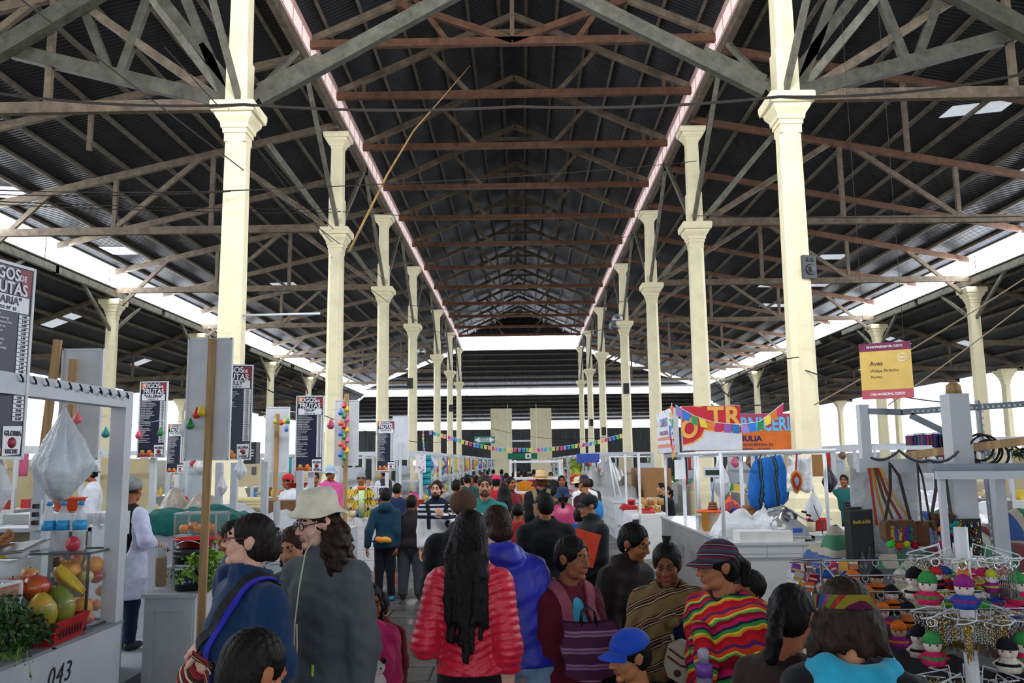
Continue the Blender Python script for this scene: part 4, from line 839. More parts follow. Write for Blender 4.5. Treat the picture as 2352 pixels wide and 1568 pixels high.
blob(J, [E((0, .24, z - .36), (.16, .1, .22), None, 0), E((0, .25, z - .2), (.13, .09, .12), None, 0)], 'backpack', BPK, .014)
blob(J, [C((.14, .27, z - .2), (.2, .27, z - .26), .03), C((.2, .27, z - .26), (.26, .26, z - .37), .02, .016)], 'neon_strap', mat('#5ad81e', 'plain', .5), .008)
# ---- arm reaching in from the left edge with a menu board
lb = 'person at the left picture edge in striped dark jacket holding out a menu'
HS[(lb, 1)] = ((.8, -.3, .1), (.1, .2, .9), .9)
J = man(lb, -285, 985, 4.6, 62, floor=.26, skin=BROWN, hair=('short', BK), girth=1.25, arms=('down', ((.1, -.2, -.14), (-.02, -.3, -.08))), top=dict(mat=mat('#1c2430', 'stripe', .85, axis='Z', period=.3, warp=.02, cols=[(0, '#191c26'), (.4, '#3a2a2a'), (.5, '#6a7c9a'), (.56, '#191c26'), (.62, '#54688a'), (.68, '#20222c')]), inf=.045, hem=.4, hood=True), legs=dict(col='#15161c'))
e, w_ = J['ARM'][1]; v = J['o'].matrix_basis @ Vector(map(float, w_ + unit(w_ - e) * .09))
tag(MB().box((0, 0, 0), (.30, .2, .008), Euler((.25, -.12, -.2)).to_matrix()).box((.0, 0, .006), (.27, .17, .004), Euler((.25, -.12, -.2)).to_matrix()).build('menu_board', mat('#5c5758', 'plain', .5), None, v + Vector((.1, -.0, .02))), 'grey laminated menu held out over the juice counter at the left edge', 'menu')
# ================================================================== GOODS AND FURNITURE BUILDERS
FR = {'orange': mat('#d9731c', 'fruit', .5, c2='#e08a2c'), 'apple': mat('#a3222c', 'fruit', .35, c2='#c8873a'), 'mango': mat('#9c2230', 'fruit', .35, c2='#b85a22', scale=5), 'papaya': mat('#c99a1e', 'fruit', .5, c2='#8a8a26', scale=8),
      'green_papaya': mat('#5d6f22', 'fruit', .5, c2='#8a8a2e', scale=6), 'banana': mat('#cfae22', 'fruit', .5, c2='#b89a24', scale=14), 'melon': mat('#d88a1c', 'fruit', .5, c2='#e0a030'), 'pineapple': mat('#c9bb5a', 'fruit', .6, c2='#d8cf86', scale=20),
      'lemon': mat('#c8c84a', 'fruit', .5, c2='#a8b83a'), 'pear': mat('#d0b45a', 'fruit', .45, c2='#c06a4a', scale=6)}
STALK = mat('#3c3018', 'plain', .8); LEAF = mat('#35641f', 'plain', .6, amt=.4, scale=40); LEAFD = mat('#1c3d18', 'plain', .6, amt=.4, scale=40)
def mapped_box(fr, c, d): pass
def fruit(kind, loc, r, label, group=None, cat=None, rz=0, tilt=0):
    name = {'green_papaya': 'papaya', 'pear': 'apple'}.get(kind, kind)
    o = thing(name, label, cat or name, loc, group=group, rot=(tilt, 0, rz)); m = FR[kind]
    if kind in ('papaya', 'green_papaya'):
        pr = [(.005, -1.45 * r), (.35 * r, -1.35 * r), (.8 * r, -.8 * r), (1.0 * r, -.1 * r), (.92 * r, .5 * r), (.6 * r, 1.1 * r), (.25 * r, 1.42 * r), (.005, 1.5 * r)]
    elif kind == 'mango': pr = [(.005, -.95 * r), (.6 * r, -.8 * r), (1.0 * r, -.2 * r), (1.02 * r, .2 * r), (.65 * r, .75 * r), (.15 * r, .9 * r), (.005, .88 * r)]
    else: pr = [(.005, -.86 * r), (.3 * r, -.92 * r), (.75 * r, -.66 * r), (1.0 * r, 0), (.86 * r, .52 * r), (.5 * r, .86 * r), (.15 * r, .86 * r), (.01, .76 * r)]
    MB().lathe(pr, 18).build('skin', m, o)
    MB().tube([(0, 0, pr[-1][1] - .1 * r), (.06 * r, 0, pr[-1][1] + .18 * r)], [.07 * r, .05 * r], 6).build('stalk', STALK, o)
    return o
def bananas(loc, label, n=5, s=.16, rz=0, group=None, m=None):
    o = thing('banana_bunch', label, 'bananas', loc, rz, group)
    for i in range(n):
        a = (i - (n - 1) / 2) * .32; pts = [Vector((math.sin(a) * s * .9 * math.sin(t * 1.9), -s * (1 - math.cos(t * 1.7)) * .7, .05 * s - s * (t ** 1.3) * .9 + .02 * i * s)) for t in [j / 7 for j in range(8)]]
        MB().tube(pts, [.006, .014, .02, .022, .022, .02, .014, .005], 7).build('banana', m or FR['banana'], o)
    MB().tube([(0, .01, .02 * s), (0, .02, .3 * s)], .02, 7).build('crown', STALK, o); return o
def bottle(loc, label, h=.3, r=.04, liq='#dfe8ee', cap='#2a8fd0', lab='#2f9fd8', group=None, a=.35):
    o = thing('bottle', label, 'bottle', loc, group=group)
    MB().lathe([(r * .9, 0), (r, .02), (r * .95, h * .18), (r, h * .2), (r, h * .38)]+[(r * .96, h * .4), (r, h * .62), (r * .8, h * .76), (r * .42, h * .86), (r * .38, h * .93)], 16).build('bottle_body', mat(liq, 'glass', .05, a=a), o)
    MB().lathe([(r * 1.02, h * .42), (r * 1.02, h * .62)], 16).build('label_band', mat(lab, 'plain', .4), o)
    MB().lathe([(r * .45, h * .92), (r * .45, h)], 12).build('bottle_cap', mat(cap, 'plain', .4), o); return o
def jar(loc, label, h=.16, r=.05, fill='#b06a2a', lid='#c0392b', group=None):
    o = thing('jar', label, 'jar', loc, group=group)
    MB().lathe([(r * .95, 0), (r, .01), (r, h * .8), (r * .85, h * .86)], 14).build('jar_body', mat(fill, 'plain', .25), o)
    MB().lathe([(r * .9, h * .86), (r * .92, h)], 14).build('lid', mat(lid, 'plain', .4), o); return o
def bucket(loc, label, h, r, col, rim=None, name='bucket', group=None, handle=True):
    o = thing(name, label, name.replace('_', ' '), loc, group=group); m = mat(col, 'plain', .45)
    MB().lathe([(r * .84, 0), (r * .86, .005), (r * .97, h * .8), (r * 1.03, h * .8), (r * 1.03, h * .84), (r * .98, h * .85), (r * 1.04, h * .92), (r * 1.04, h), (r * .97, h), (r * .95, h * .86), (r * .8, h * .05)], 24).build('%s_body' % name, m, o)
    if handle: MB().torus((0, 0, h * .86), r * 1.05, .005, Matrix.Rotation(2.2, 3, 'X'), 18, 6, 0, PI).build('handle', rim or STEEL, o)
    return o
def basin(loc, label, r, h, col, group=None, cat='basin'):
    o = MB().lathe([(r * .7, 0), (r * .98, h), (r * 1.06, h), (r * 1.06, h * .93), (r * .95, h * .93), (r * .66, .012)], 24).build('basin', mat(col, 'plain', .4), None, loc); return tag(o, label, cat, group)
def film_bag(loc, label, w, h, col='#dfe4ea', a=.75, seed=1, group=None, d=.8, name='plastic_bag'):
    """tied carrier bag hanging from loc: sharp neck, full belly, folds"""
    r = random.Random(seed); q = MB(); n = 48; prof = [(.02, 0), (.04, -.06), (.1, -.14), (.2, -.26), (.33, -.4), (.45, -.54), (.5, -.62), (.49, -.68), (.4, -.78), (.27, -.88), (.14, -.96), (.03, -1)]; ph = [r.uniform(0, 6) for _ in range(4)]; vs = []
    for i, (rr, z) in enumerate(prof):
        for k in range(n):
            A = 2 * PI * k / n; f_ = 1 + .15 * math.sin(3 * A + ph[0] + z * 2.5) + .08 * math.sin(5 * A + ph[1] - 4 * z) + (.1 + .1 * z) * math.sin(13 * A + ph[2]) + .05 * math.sin(9 * A + ph[2] - z * 9)
            vs.append((rr * w * f_ * math.cos(A), rr * w * d * f_ * math.sin(A), z * h + .04 * h * math.sin(2 * A + ph[3]) * (rr > .25)))
    L = len(prof); q.add(vs, [(i * n + k, i * n + (k + 1) % n, (i + 1) * n + (k + 1) % n, (i + 1) * n + k) for i in range(L - 1) for k in range(n)] + [tuple(range((L - 1) * n, L * n))], True)
    o = thing(name, label, 'bag', loc, group=group); q.build('bag_body', mat(col, 'film', .3, a=a), o)
    MB().tube([(0, 0, -.05 * h), (.015, 0, .03 * h), (0, 0, .09 * h)], .006, 6).build('knot', mat(col, 'film', .3, a=a), o); return o
def greens(loc, label, n, size, m, seed=0, droop=.5, stalks=True, name='herb_bunch', cat='herbs', group=None, spread=1.0):
    """bunch of leafy stems: stalks and cut leaflets"""
    r = random.Random(seed); o = thing(name, label, cat, loc, group=group); st, lf = MB(), MB()
    for i in range(n):
        a = r.uniform(0, 2 * PI); t = r.random() ** .6 * spread; L = size * r.uniform(.55, 1); p = Vector((r.uniform(-.02, .02), r.uniform(-.02, .02), 0))
        e = p + Vector((math.cos(a) * t * L * .7, math.sin(a) * t * L * .7, L * (1 - .5 * t))); md = p.lerp(e, .6) + Vector((0, 0, .1 * L)); e.z -= droop * t * L * .4
        st.tube([p, md, e], [.004, .003, .002], 4)
        for j in range(7):
            b = (md.lerp(e, r.random())) + Vector((r.gauss(0, .02), r.gauss(0, .02), r.gauss(0, .02))); s = size * r.uniform(.05, .1); u = Vector((r.gauss(0, 1), r.gauss(0, 1), r.gauss(0, .6))).normalized(); v = u.cross(Vector((r.gauss(0, 1), r.gauss(0, 1), r.gauss(0, 1)))).normalized()
            lf.add([b, b + u * s * .5 + v * s * .45, b + u * s * 1.1 + v * s * .2, b + u * s * 1.2, b + u * s * 1.1 - v * s * .2, b + u * s * .5 - v * s * .45], [(0, 1, 2, 3, 4, 5)])
    st.build('stems', mat('#6f8f3a', 'plain', .6), o); lf.build('leaves', m, o); return o
def glass_case(loc, rz, w, d, h, label, shelves=(.5,), group=None, fm=None):
    o = thing('glass_display_case', label, 'display case', loc, rz, group); fm = fm or STEEL; q = MB()
    for sx in (-1, 1):
        for sy in (-1, 1): q.beam((sx * w / 2, sy * d / 2, 0), (sx * w / 2, sy * d / 2, h), .014, .014)
    for z in (0.005, h):
        for s in (-1, 1): q.beam((-w / 2, s * d / 2, z), (w / 2, s * d / 2, z), .014, .014).beam((s * w / 2, -d / 2, z), (s * w / 2, d / 2, z), .014, .014)
    q.build('metal_frame', fm, o); G = mat('#cfdcd8', 'glass', .04, a=.05)
    for s in (-1, 1): MB().box((0, s * (d / 2 - .004), h / 2), (w - .02, .004, h - .02)).build('glass_pane', G, o)
    for s in (-1, 1): MB().box((s * (w / 2 - .004), 0, h / 2), (.004, d - .02, h - .02)).build('glass_pane', G, o)
    MB().box((0, 0, h - .004), (w, d, .006)).build('glass_top', G, o)
    for t in shelves: MB().box((0, 0, h * t), (w - .03, d - .03, .006)).build('glass_shelf', G, o)
    return o
NAVY = mat('#151936', 'plain', .35); LETT = mat('#e6e4ea', 'plain', .5); PLATE = mat('#e9e9ec', 'plain', .4); BOARDW = mat('#c9cdd4', 'plain', .45); FRAMEM = mat('#d3d6da', 'plain', .4)
MENU = ['COMBINADO MIXTO', 'COMBINADO CON NARANJA', 'COMBINADO CON ZANAHORIA', 'COMBINADO CON LECHE', 'NARANJA CON PAPAYA', 'NARANJA CON PIÑA', 'NARANJA CON PLÁTANO', 'NARANJA CON MANGO', 'NARANJA CON ZANAHORIA', 'MANGO CON LECHE', 'FRESA CON LECHE', 'PAPAYA', 'PAPAYA CON LECHE', 'LÚCUMA CON LECHE', 'PLÁTANO CON LECHE', 'PIÑA',
        'EXTRACTO DE PIÑA', 'ENSALADA DE FRUTAS', 'ZANAHORIA', 'NARANJA', 'REFRES CON SÁBILA', 'POMELO', 'PONCHE DE CERVEZA', 'MEDIO ESPECIAL', 'ESPECIAL CON MALTA']
PRICE = '5.00 6.00 6.00 6.00 6.00 6.00 5.00 6.00 7.00 6.00 6.00 7.00 6.00 5.00 6.00 6.00 6.00 9.00 9.00 4.00 4.00 9.00 10.00 10.00 16.00'.split()
def juice_board(loc, rz, label, who, psto, W=.36, H=1.0, back=False):
    """tall framed juice price board; loc is the middle of its lower edge, it faces -Y before turning"""
    o = thing('juice_price_board', label, 'price board', loc, rz, 'juice price boards')
    MB().box((0, 0, H / 2), (W, .02, H)).build('panel', BOARDW if back else NAVY, o)
    f = MB()
    for s in (-1, 1): f.box((s * W / 2, 0, H / 2), (.016, .034, H + .016)).box((0, 0, H / 2 + s * H / 2), (W, .034, .016))
    f.build('frame', FRAMEM, o)
    if back: return o
    y = -.0115
    MB().prism([(-.165, .985), (-.08, .985), (-.1, .94), (-.165, .9)], y, y - .002).build('orange_picture', mat('#c9702a', 'fruit', .5, c2='#d89a4a'), o)
    MB().prism([(.08, .985), (.165, .985), (.165, .86), (.13, .84), (.1, .9)], y, y - .002).build('juice_picture', mat('#8a2a3c', 'plain', .5), o)
    text('JUGOS', .088, LETT, o, (-.03, y - .002, .945), sx=.86, bold=.002); text('DE', .045, LETT, o, (.105, y - .002, .935), sx=.9, bold=.001)
    text('FRUTAS', .088, LETT, o, (0, y - .002, .872), sx=.9, bold=.002)
    MB().box((0, y - .001, .795), (.31, .003, .085)).build('name_plate', PLATE, o)
    text('"%s"' % who, .056, NAVY, o, (0, y - .004, .808), bold=.001, name='owner_name'); text('PSTO: N° %s' % psto, .026, NAVY, o, (0, y - .004, .768), name='stall_number')
    n = len(MENU); z0, z1 = .735, .2; dz = (z0 - z1) / (n - 1)
    text('\n'.join(MENU), .0175, LETT, o, (-.165, y - .002, (z0 + z1) / 2), align='LEFT', name='juice_list', line=dz / .0175, sx=.82)
    pb = MB()
    for i in range(n): pb.box((.13, y - .001, z0 - i * dz), (.07, .002, dz * .82))
    pb.build('price_boxes', PLATE, o); text('\n'.join(PRICE), .018, NAVY, o, (.13, y - .003, (z0 + z1) / 2), name='price_list', line=dz / .018)
    MB().prism([(.04, .16), (.165, .165), (.16, .02), (.045, .01)], y, y - .002).build('milk_tin_picture', PLATE, o)
    text('GLORIA', .036, NAVY, o, (.103, y - .004, .125), sx=.85, bold=.0012); text('LECHE', .03, NAVY, o, (.103, y - .004, .033), sx=.9, bold=.001)
    MB().lathe([(.028, 0), (.028, .002)], 16, (.103, y - .002, .078), Matrix.Rotation(PI / 2, 3, 'X')).build('seal', mat('#8a1f35', 'plain', .5), o)
    for i, (k, x) in enumerate((('mango', -.14), ('apple', -.09), ('mango', -.04), ('orange', .01), ('papaya', -.115), ('orange', -.02))):
        MB().lathe([(.03, 0), (.022, .004), (.002, .006)], 14, (x, y, .035 + .035 * (i > 3)), Matrix.Rotation(PI / 2, 3, 'X')).build('fruit_picture', FR[k], o)
    return o
def post(a, b, w, m, label, name='post', cat='post', group=None):
    a, b = Vector(a), Vector(b); return tag(MB().beam(b - b, a - b, w, w).build(name, m, None, b), label, cat, group)
def cover(loc, label, w, d, h, m, seed=0, name='covered_goods', cat='covered goods', n=20, rz=0):
    """sheet thrown over piled goods, with humps and folds down to its edge"""
    r = random.Random(seed); hp = [(r.uniform(-.7, .7), r.uniform(-.5, .5), r.uniform(.6, 1), r.uniform(.25, .5)) for _ in range(5)]; rows = []
    for i in range(n + 1):
        row = []
        for j in range(n + 1):
            u, v = -1 + 2 * i / n, -1 + 2 * j / n; e = max(abs(u), abs(v)); z = max(max(a * math.exp(-((u - x) ** 2 + (v - y) ** 2) / s) for x, y, a, s in hp), .55)
            z *= 1 - max(0, (e - .72) / .28) ** 1.6; k = 1 + .06 * math.sin(9 * math.atan2(v, u) + seed) * (e > .8)
            row.append((u * w / 2 * k, v * d / 2 * k, z * h + .012 * math.sin(17 * u + 3 * v) * math.sin(11 * v)))
        rows.append(row)
    return tag_loc(MB().sheet(rows, .008), name, m, loc, label, cat, rz)
def tag_loc(q, name, m, loc, label, cat, rz=0, group=None):
    o = q.build(name, m, None, loc); o.rotation_euler = (0, 0, rz); return tag(o, label, cat, group)
def stool(loc, label, s=.34, h=.5, rz=0, flip=False, group=None):
    o = thing('wooden_stool', label, 'stool', loc, group=group, rot=(PI if flip else 0, 0, rz)); 
    MB().box((0, 0, h - .02), (s, s, .035)).build('seat', WPAINT, o)
    for i in (-1, 1):
        for j in (-1, 1): MB().beam((i * s * .42, j * s * .42, 0), (i * s * .4, j * s * .4, h - .035), .042, .042).build('leg', WPAINT, o)
        MB().beam((i * s * .41, -s * .4, h * .45), (i * s * .41, s * .4, h * .45), .03, .045).build('rung', WPAINT, o); MB().beam((-s * .4, i * s * .41, h * .55), (s * .4, i * s * .41, h * .55), .03, .045).build('rung', WPAINT, o)
    return o
def bunting(pts, label, n, cols, w=.1, h=.13, group=None, tri=False, seed=0):
    pts = [Vector(p) for p in pts]; o = thing('bunting', label, 'bunting', pts[0], group=group); r = random.Random(seed); P_ = [p - pts[0] for p in pts]
    MB().tube(P_, .006, 5).build('string', WHITE, o); seg = [(P_[i + 1] - P_[i]).length for i in range(len(P_) - 1)]; T = sum(seg)
    for k in range(n):
        s = (k + .5) / n * T; i = 0
        while i < len(seg) - 1 and s > seg[i]: s -= seg[i]; i += 1
        p = P_[i].lerp(P_[i + 1], s / seg[i]); d = (P_[i + 1] - P_[i]); d.z *= .6
        if d.length < 1e-6 or abs(d.normalized().z) > .7: d = Vector((1, .3, 0))
        d.normalize(); a = r.gauss(0, .12); t = d * (w / 2); dn = Vector((d.x * a, r.gauss(0, .12), -1)) * h; nn = Vector((-d.y, d.x, 0)) * .004
        f = [p - t, p + t, p + t + dn, p - t + dn] if not tri else [p - t, p + t, p + dn]; m_ = len(f)
        MB().add(f + [q + nn for q in f], [tuple(range(m_)), tuple(reversed(range(m_, 2 * m_)))] + [(i_, i_ + m_, (i_ + 1) % m_ + m_, (i_ + 1) % m_) for i_ in range(m_)]).build('flag', mat(cols[k % len(cols)], 'plain', .7), o)
    return o
FLAG = ['#c2416c', '#d99a86', '#d8c95a', '#58ad74', '#2a8fd0', '#8f7cc0']
def cable(pts, label, r=.012, m=None, sag=0, n=10, name='cable', group=None):
    pts = [Vector(p) for p in pts]; Q = []
    for i in range(len(pts) - 1):
        for j in range(n): t = j / n; Q.append(pts[i].lerp(pts[i + 1], t) - Vector((0, 0, sag * 4 * t * (1 - t))))
    Q.append(pts[-1]); return tag(MB().tube([q - Q[0] for q in Q], r, 5).build(name, m or CABLE, None, Q[0]), label, name, group)
def balloon(loc, label, col, s=.06, group='small balloons on the juice stalls', hang=.06):
    o = thing('balloon', label, 'balloon', loc, group=group)
    MB().lathe([(.003, -1.7 * s), (.45 * s, -1.6 * s), (.75 * s, -1.2 * s), (.7 * s, -.75 * s), (.35 * s, -.1 * s), (.14 * s, .35 * s), (.06 * s, .5 * s)], 12).build('balloon_body', mat(col, 'plain', .3), o); MB().tube([(0, 0, .5 * s), (0, 0, .5 * s + hang)], .003, 5).build('string', WHITE, o); return o
# ================================================================== LEFT ROW OF JUICE STALLS
AX = -2.65
CTOP = mat('#8f949b', 'plain', .3); PLAST = mat('#bfc4cc', 'plaster', .6); TILE = mat('#d7dadc', 'brick', .25, bw=.2, bh=.2, ms=.004, mortar='#9a9c9c', v=.97, dirt=.18); TILEX = mat('#d7dadc', 'brick', .25, bw=.2, bh=.2, ms=.004, mortar='#9a9c9c', v=.97, dirt=.18, rot=(PI / 2, 0, 0)); TILEY = mat('#d7dadc', 'brick', .25, bw=.2, bh=.2, ms=.004, mortar='#9a9c9c', v=.97, dirt=.18, rot=(PI / 2, 0, PI / 2))
o = thing('market_counter', 'white plastered juice counter numbered 043 at the lower left corner', 'counter', (AX, 4.2, 0))
MB().box2((-.55, -2.0, 0), (0, 1.58, .985)).build('counter_body', PLAST, o); MB().box2((-.57, -2.0, .985), (.012, 1.585, 1.005)).build('worktop', CTOP, o)
text('043', .155, mat('#15151a', 'plain', .6), o, (.003, .83, .83), (PI / 2, 0, PI / 2), shear=.25, bold=-.001, space=1.15)
FY = 5.72
o = thing('stall_frame', 'white wooden post with a hook rail above the 043 counter', 'stall frame', (AX - .04, FY, 1.005))
MB().box((0, 0, .74), (.1, .1, 1.48)).build('post', WPAINT, o); q = MB().beam((.0, .05, 1.44), (.04, -1.8, 1.42), .1, .11); q.build('rail', WPAINT, o); h = 0
for i in range(11): y = -.08 - .12 * i; MB().tube([(.06, y, 1.46), (.085, y - .02, 1.44), (.1, y - .05, 1.45), (.095, y - .07, 1.475)], .005, 5).build('hook', mat('#3a3d42', 'metal', .5), o)
juice_board((-2.66, 4.29, 2.05), math.radians(78), 'near juice price board of MARIA at the left edge of the picture', 'MARIA', '43')
# floor platform behind the counters
tag(MB().box2((-7.2, 5.95, 0), (-3.28, 9.4, .26)).build('platform', mat('#9a9ea3', 'plaster', .7)), 'low raised step on which the juice vendor stands', 'step')
tag(MB().box2((-7.2, 2.2, 0), (-3.28, 5.85, .26)).build('platform', mat('#9a9ea3', 'plaster', .7)), 'low raised step behind the 043 counter', 'step')
# glass case with fruit
CX, CYY = -2.93, 5.6
glass_case((CX, CYY, 1.006), 0, .44, .36, .46, 'near glass display case of cut fruit on the 043 counter', (.5,), fm=mat('#6c7274', 'metal', .4))
for i, (k, dx, dy, dz, r, c) in enumerate([('melon', .02, -.06, .325, .085, 'big orange cut melon on the top shelf of the near glass case'), ('apple', -.02, -.12, .405, .032, 'small apple resting on the melon in the near glass case'), ('apple', .1, -.12, .415, .036, 'pale red apple on top of the pile in the near glass case'), ('melon', .14, .07, .36, .06, 'orange melon piece behind the apples in the near glass case'), ('mango', .17, .15, .33, .05, 'dark red mango at the right end of the near glass case, upper one'), ('mango', .17, .04, .29, .045, 'dark red mango at the right end of the near glass case, lower one'), ('pineapple', .15, -.07, .3, .042, 'pale cut pineapple in the near glass case'),
      ('orange', -.04, -.14, .05, .05, 'orange at the front of the lower shelf in the near glass case'), ('orange', .04, -.12, .09, .055, 'orange in the middle of the lower shelf in the near glass case'), ('orange', .0, -.02, .13, .05, 'orange on top of the lower pile in the near glass case'), ('melon', .1, .0, .1, .075, 'peeled papaya half on the lower shelf of the near glass case'), ('orange', -.12, -.12, .06, .05, 'orange at the left of the lower shelf in the near glass case'), ('pear', .17, .14, .19, .036, 'peach coloured apple at the top right of the lower shelf in the near glass case'), ('pear', .17, .06, .11, .038, 'peach coloured apple in the middle right of the lower shelf in the near glass case'), ('pear', .17, -.06, .045, .04, 'peach coloured apple at the bottom right of the lower shelf in the near glass case')]):
    fruit(k, (CX + dx, CYY + dy * .75, 1.01 + dz), r, c, rz=i)
for i, x in enumerate((-3.03, -2.95, -2.85)): bottle((x, 5.52 + .02 * i, 1.472), 'clear water bottle on the near glass case, %s' % ('left of the three', 'middle of the three', 'right one with a pink knot')[i], .31, .042, group='water bottles on the glass case', a=.4)
tag_loc(MB().ell((0, 0, 0), (.045, .04, .05)), 'pink_knot', mat('#c23a52', 'film', .3, a=.9), (-2.84, 5.47, 1.52), 'crumpled pink bag at the foot of the right water bottle', 'bag')
# red basket of fruit
o = thing('basket', 'red plastic basket of papayas on the edge of the 043 counter', 'basket', (-2.77, 5.12, 1.006), math.radians(4))
rows = [[(sx * (.12 + .03 * t) * cx, sy, .11 * t) for cx, sy in ()] for t in ()]
b = MB(); W0, L0 = .11, .19
for t0, t1 in ((0, 1),):
    lo_ = [(-W0, -L0, 0), (W0, -L0, 0), (W0, L0, 0), (-W0, L0, 0)]; hi_ = [(-W0 - .03, -L0 - .03, .13), (W0 + .03, -L0 - .03, .13), (W0 + .03, L0 + .03, .13), (-W0 - .03, L0 + .03, .13)]
    inn = [(x * .94, y * .94, z) for x, y, z in hi_]; inb = [(x * .92, y * .92, .01) for x, y, z in lo_]
    b.add(lo_ + hi_ + inn + inb, [(3, 2, 1, 0)] + [(i, (i + 1) % 4, (i + 1) % 4 + 4, i + 4) for i in range(4)] + [(i + 4, (i + 1) % 4 + 4, (i + 1) % 4 + 8, i + 8) for i in range(4)] + [(i + 8, (i + 1) % 4 + 8, (i + 1) % 4 + 12, i + 12) for i in range(4)] + [(12, 13, 14, 15)])
q = b.mt(1)
for i in range(8): q.box((.128, -.13 + i * .037, .06), (.006, .012, .06)).box((-.07 + i * .02, -.207, .06), (.008, .006, .06))
b.build('basket_body', [mat('#b41820', 'plain', .4), mat('#5a0c10', 'plain', .6)], o)
fruit('papaya', (-2.77, 5.03, 1.17), .085, 'yellow ripe papaya standing in the red basket', rz=.3, tilt=.25); fruit('green_papaya', (-2.76, 5.21, 1.18), .085, 'green papaya standing in the red basket', rz=2, tilt=-.2); fruit('papaya', (-2.83, 4.95, 1.1), .06, 'small yellow papaya at the left end of the red basket', tilt=1.2)
fruit('mango', (-2.97, 5.06, 1.3), .075, 'round red mango behind the red basket'); fruit('mango', (-2.88, 5.15, 1.3), .08, 'red and orange mango in front of the bananas'); fruit('pear', (-2.95, 5.2, 1.36), .055, 'yellow and pink apple on top of the mangoes')
bananas((-2.83, 5.3, 1.4), 'small bunch of ripe bananas beside the mangoes', 3, .19, 1.9)
tag_loc(MB().box((0, 0, .1), (.3, .42, .2)), 'crate', mat('#3a3836', 'plain', .7), (-2.99, 5.12, 1.006), 'dark low crate under the mangoes behind the red basket', 'crate')
greens((-2.9, 4.95, 1.2), 'dark dried leaves hanging beside the papayas', 10, .16, mat('#2e2c30', 'plain', .7), 4, 1.6, name='dry_leaves', cat='leaves')
greens((-2.74, 4.68, 1.0), 'big bunch of parsley on the counter at the left edge', 190, .36, LEAFD, 2, .6); greens((-2.66, 4.62, 1.0), 'loose parsley sprig hanging over the counter edge above 043', 9, .17, LEAF, 5, 2.6, spread=1.3)
o = thing('straw_holder', 'white holder full of drinking straws behind the fruit basket', 'straws', (-3.06, 5.38, 1.18)); MB().box((0, 0, .06), (.06, .06, .12)).build('holder', WHITE, o)
for i in range(14): MB().tube([(-.02 + .013 * (i % 4), -.02 + .013 * (i // 4), .02), (-.025 + .016 * (i % 4), -.02 + .015 * (i // 4), .17 + .004 * (i % 3))], .004, 6).build('straw', WHITE if i % 5 else mat('#c9b23a', 'plain', .4), o)
glass_case((-3.02, 4.8, 1.006), 0, .36, .26, .36, 'white framed glass box of dark bottles at the left edge', (), fm=WHITE)
for i in range(4): bottle((-3.12 + .07 * i, 4.8, 1.012), 'dark bottle inside the white framed glass box, %s from the left' % ORD[i].replace('nearest', 'first'), .27, .03, '#2a1a14', '#3a1a14', '#5a2a1a', 'dark bottles in the glass box', .9)
# bags on the hooks
film_bag((-2.68, 4.98, 2.36), 'full white plastic bag hanging from the hook rail of the 043 stall', .33, .56, seed=4, a=.86, col='#cfd6dd'); film_bag((-2.75, 4.42, 2.22), 'white plastic bag hanging under the MARIA price board', .2, .5, seed=9, a=.8, col='#cdd2d8')
# back shelf with vendor things
o = thing('shelf_unit', 'white open shelf with fruit behind the vendor of the 043 stall', 'shelf', (-4.0, 6.9, .26)); q = MB()
for z in (.02, .5, .92, 1.26): q.box((0, 0, z), (1.3, .36, .03))
for x in (-.64, -.2, .25, .64): q.box((x, 0, .64), (.035, .36, 1.28))
q.build('shelf_frame', WPAINT, o); MB().box((0, .19, .64), (1.3, .02, 1.26)).build('back_panel', mat('#b9ab8c', 'plain', .8), o)
for i in range(9): fruit(('lemon', 'green_papaya', 'melon')[i % 3], (-4.5 + .125 * i, 6.8, .26 + (.52 if i % 2 else .94) + .06), .05, '%s fruit on the white shelf behind the vendor, %s from the left' % (('yellow green', 'green', 'orange')[i % 3], ORD[i].replace('nearest', 'first')), 'fruit on the back shelf', 'fruit')
o = thing('paper_roll', 'white paper roll on the shelf behind the water bottles', 'paper roll', (-3.85, 6.85, 1.536)); MB().lathe([(.06, 0), (.06, .12), (.02, .12), (.02, .02)], 20).build('roll', mat('#dedede', 'plain', .9), o)
for i in range(6): tag_loc(MB().lathe([(.03, 0), (.042, .1), (.038, .1), (.026, .01)], 16), 'plastic_cup', mat('#dfe4e6', 'glass', .1, a=.45), (-3.74 + .09 * i, 6.86, 1.536), 'clear plastic cup on the shelf behind the water bottles, %s beside the paper roll' % ORD[i], 'cup', group='clear cups on the back shelf')
basin((-3.95, 7.5, 1.62), 'orange basin behind the paper roll', .14, .12, '#d9501c'); tag_loc(MB().box((0, 0, .1), (.9, .4, .2)), 'crate', WPAINT, (-3.95, 7.5, 1.41), 'white box carrying the orange basin', 'crate')
tag_loc(MB().box((0, 0, .575), (.8, .5, 1.15)), 'cabinet', WPAINT, (-3.95, 7.52, .26), 'white cabinet behind the open shelf', 'cabinet')
post((-3.32, 5.95, .26), (-3.32, 5.95, 1.95), .09, WPAINT, 'short white post with power sockets behind the water bottles')
o = thing('power_sockets', 'white socket block with black plugs on the short white post', 'sockets', (-3.32, 5.9, 1.68)); MB().box((0, -.01, 0), (.07, .03, .2)).build('block', WHITE, o)
for i in range(3): MB().box((.01, -.04, .06 - .055 * i), (.03, .04, .03)).build('plug', BLACK, o)
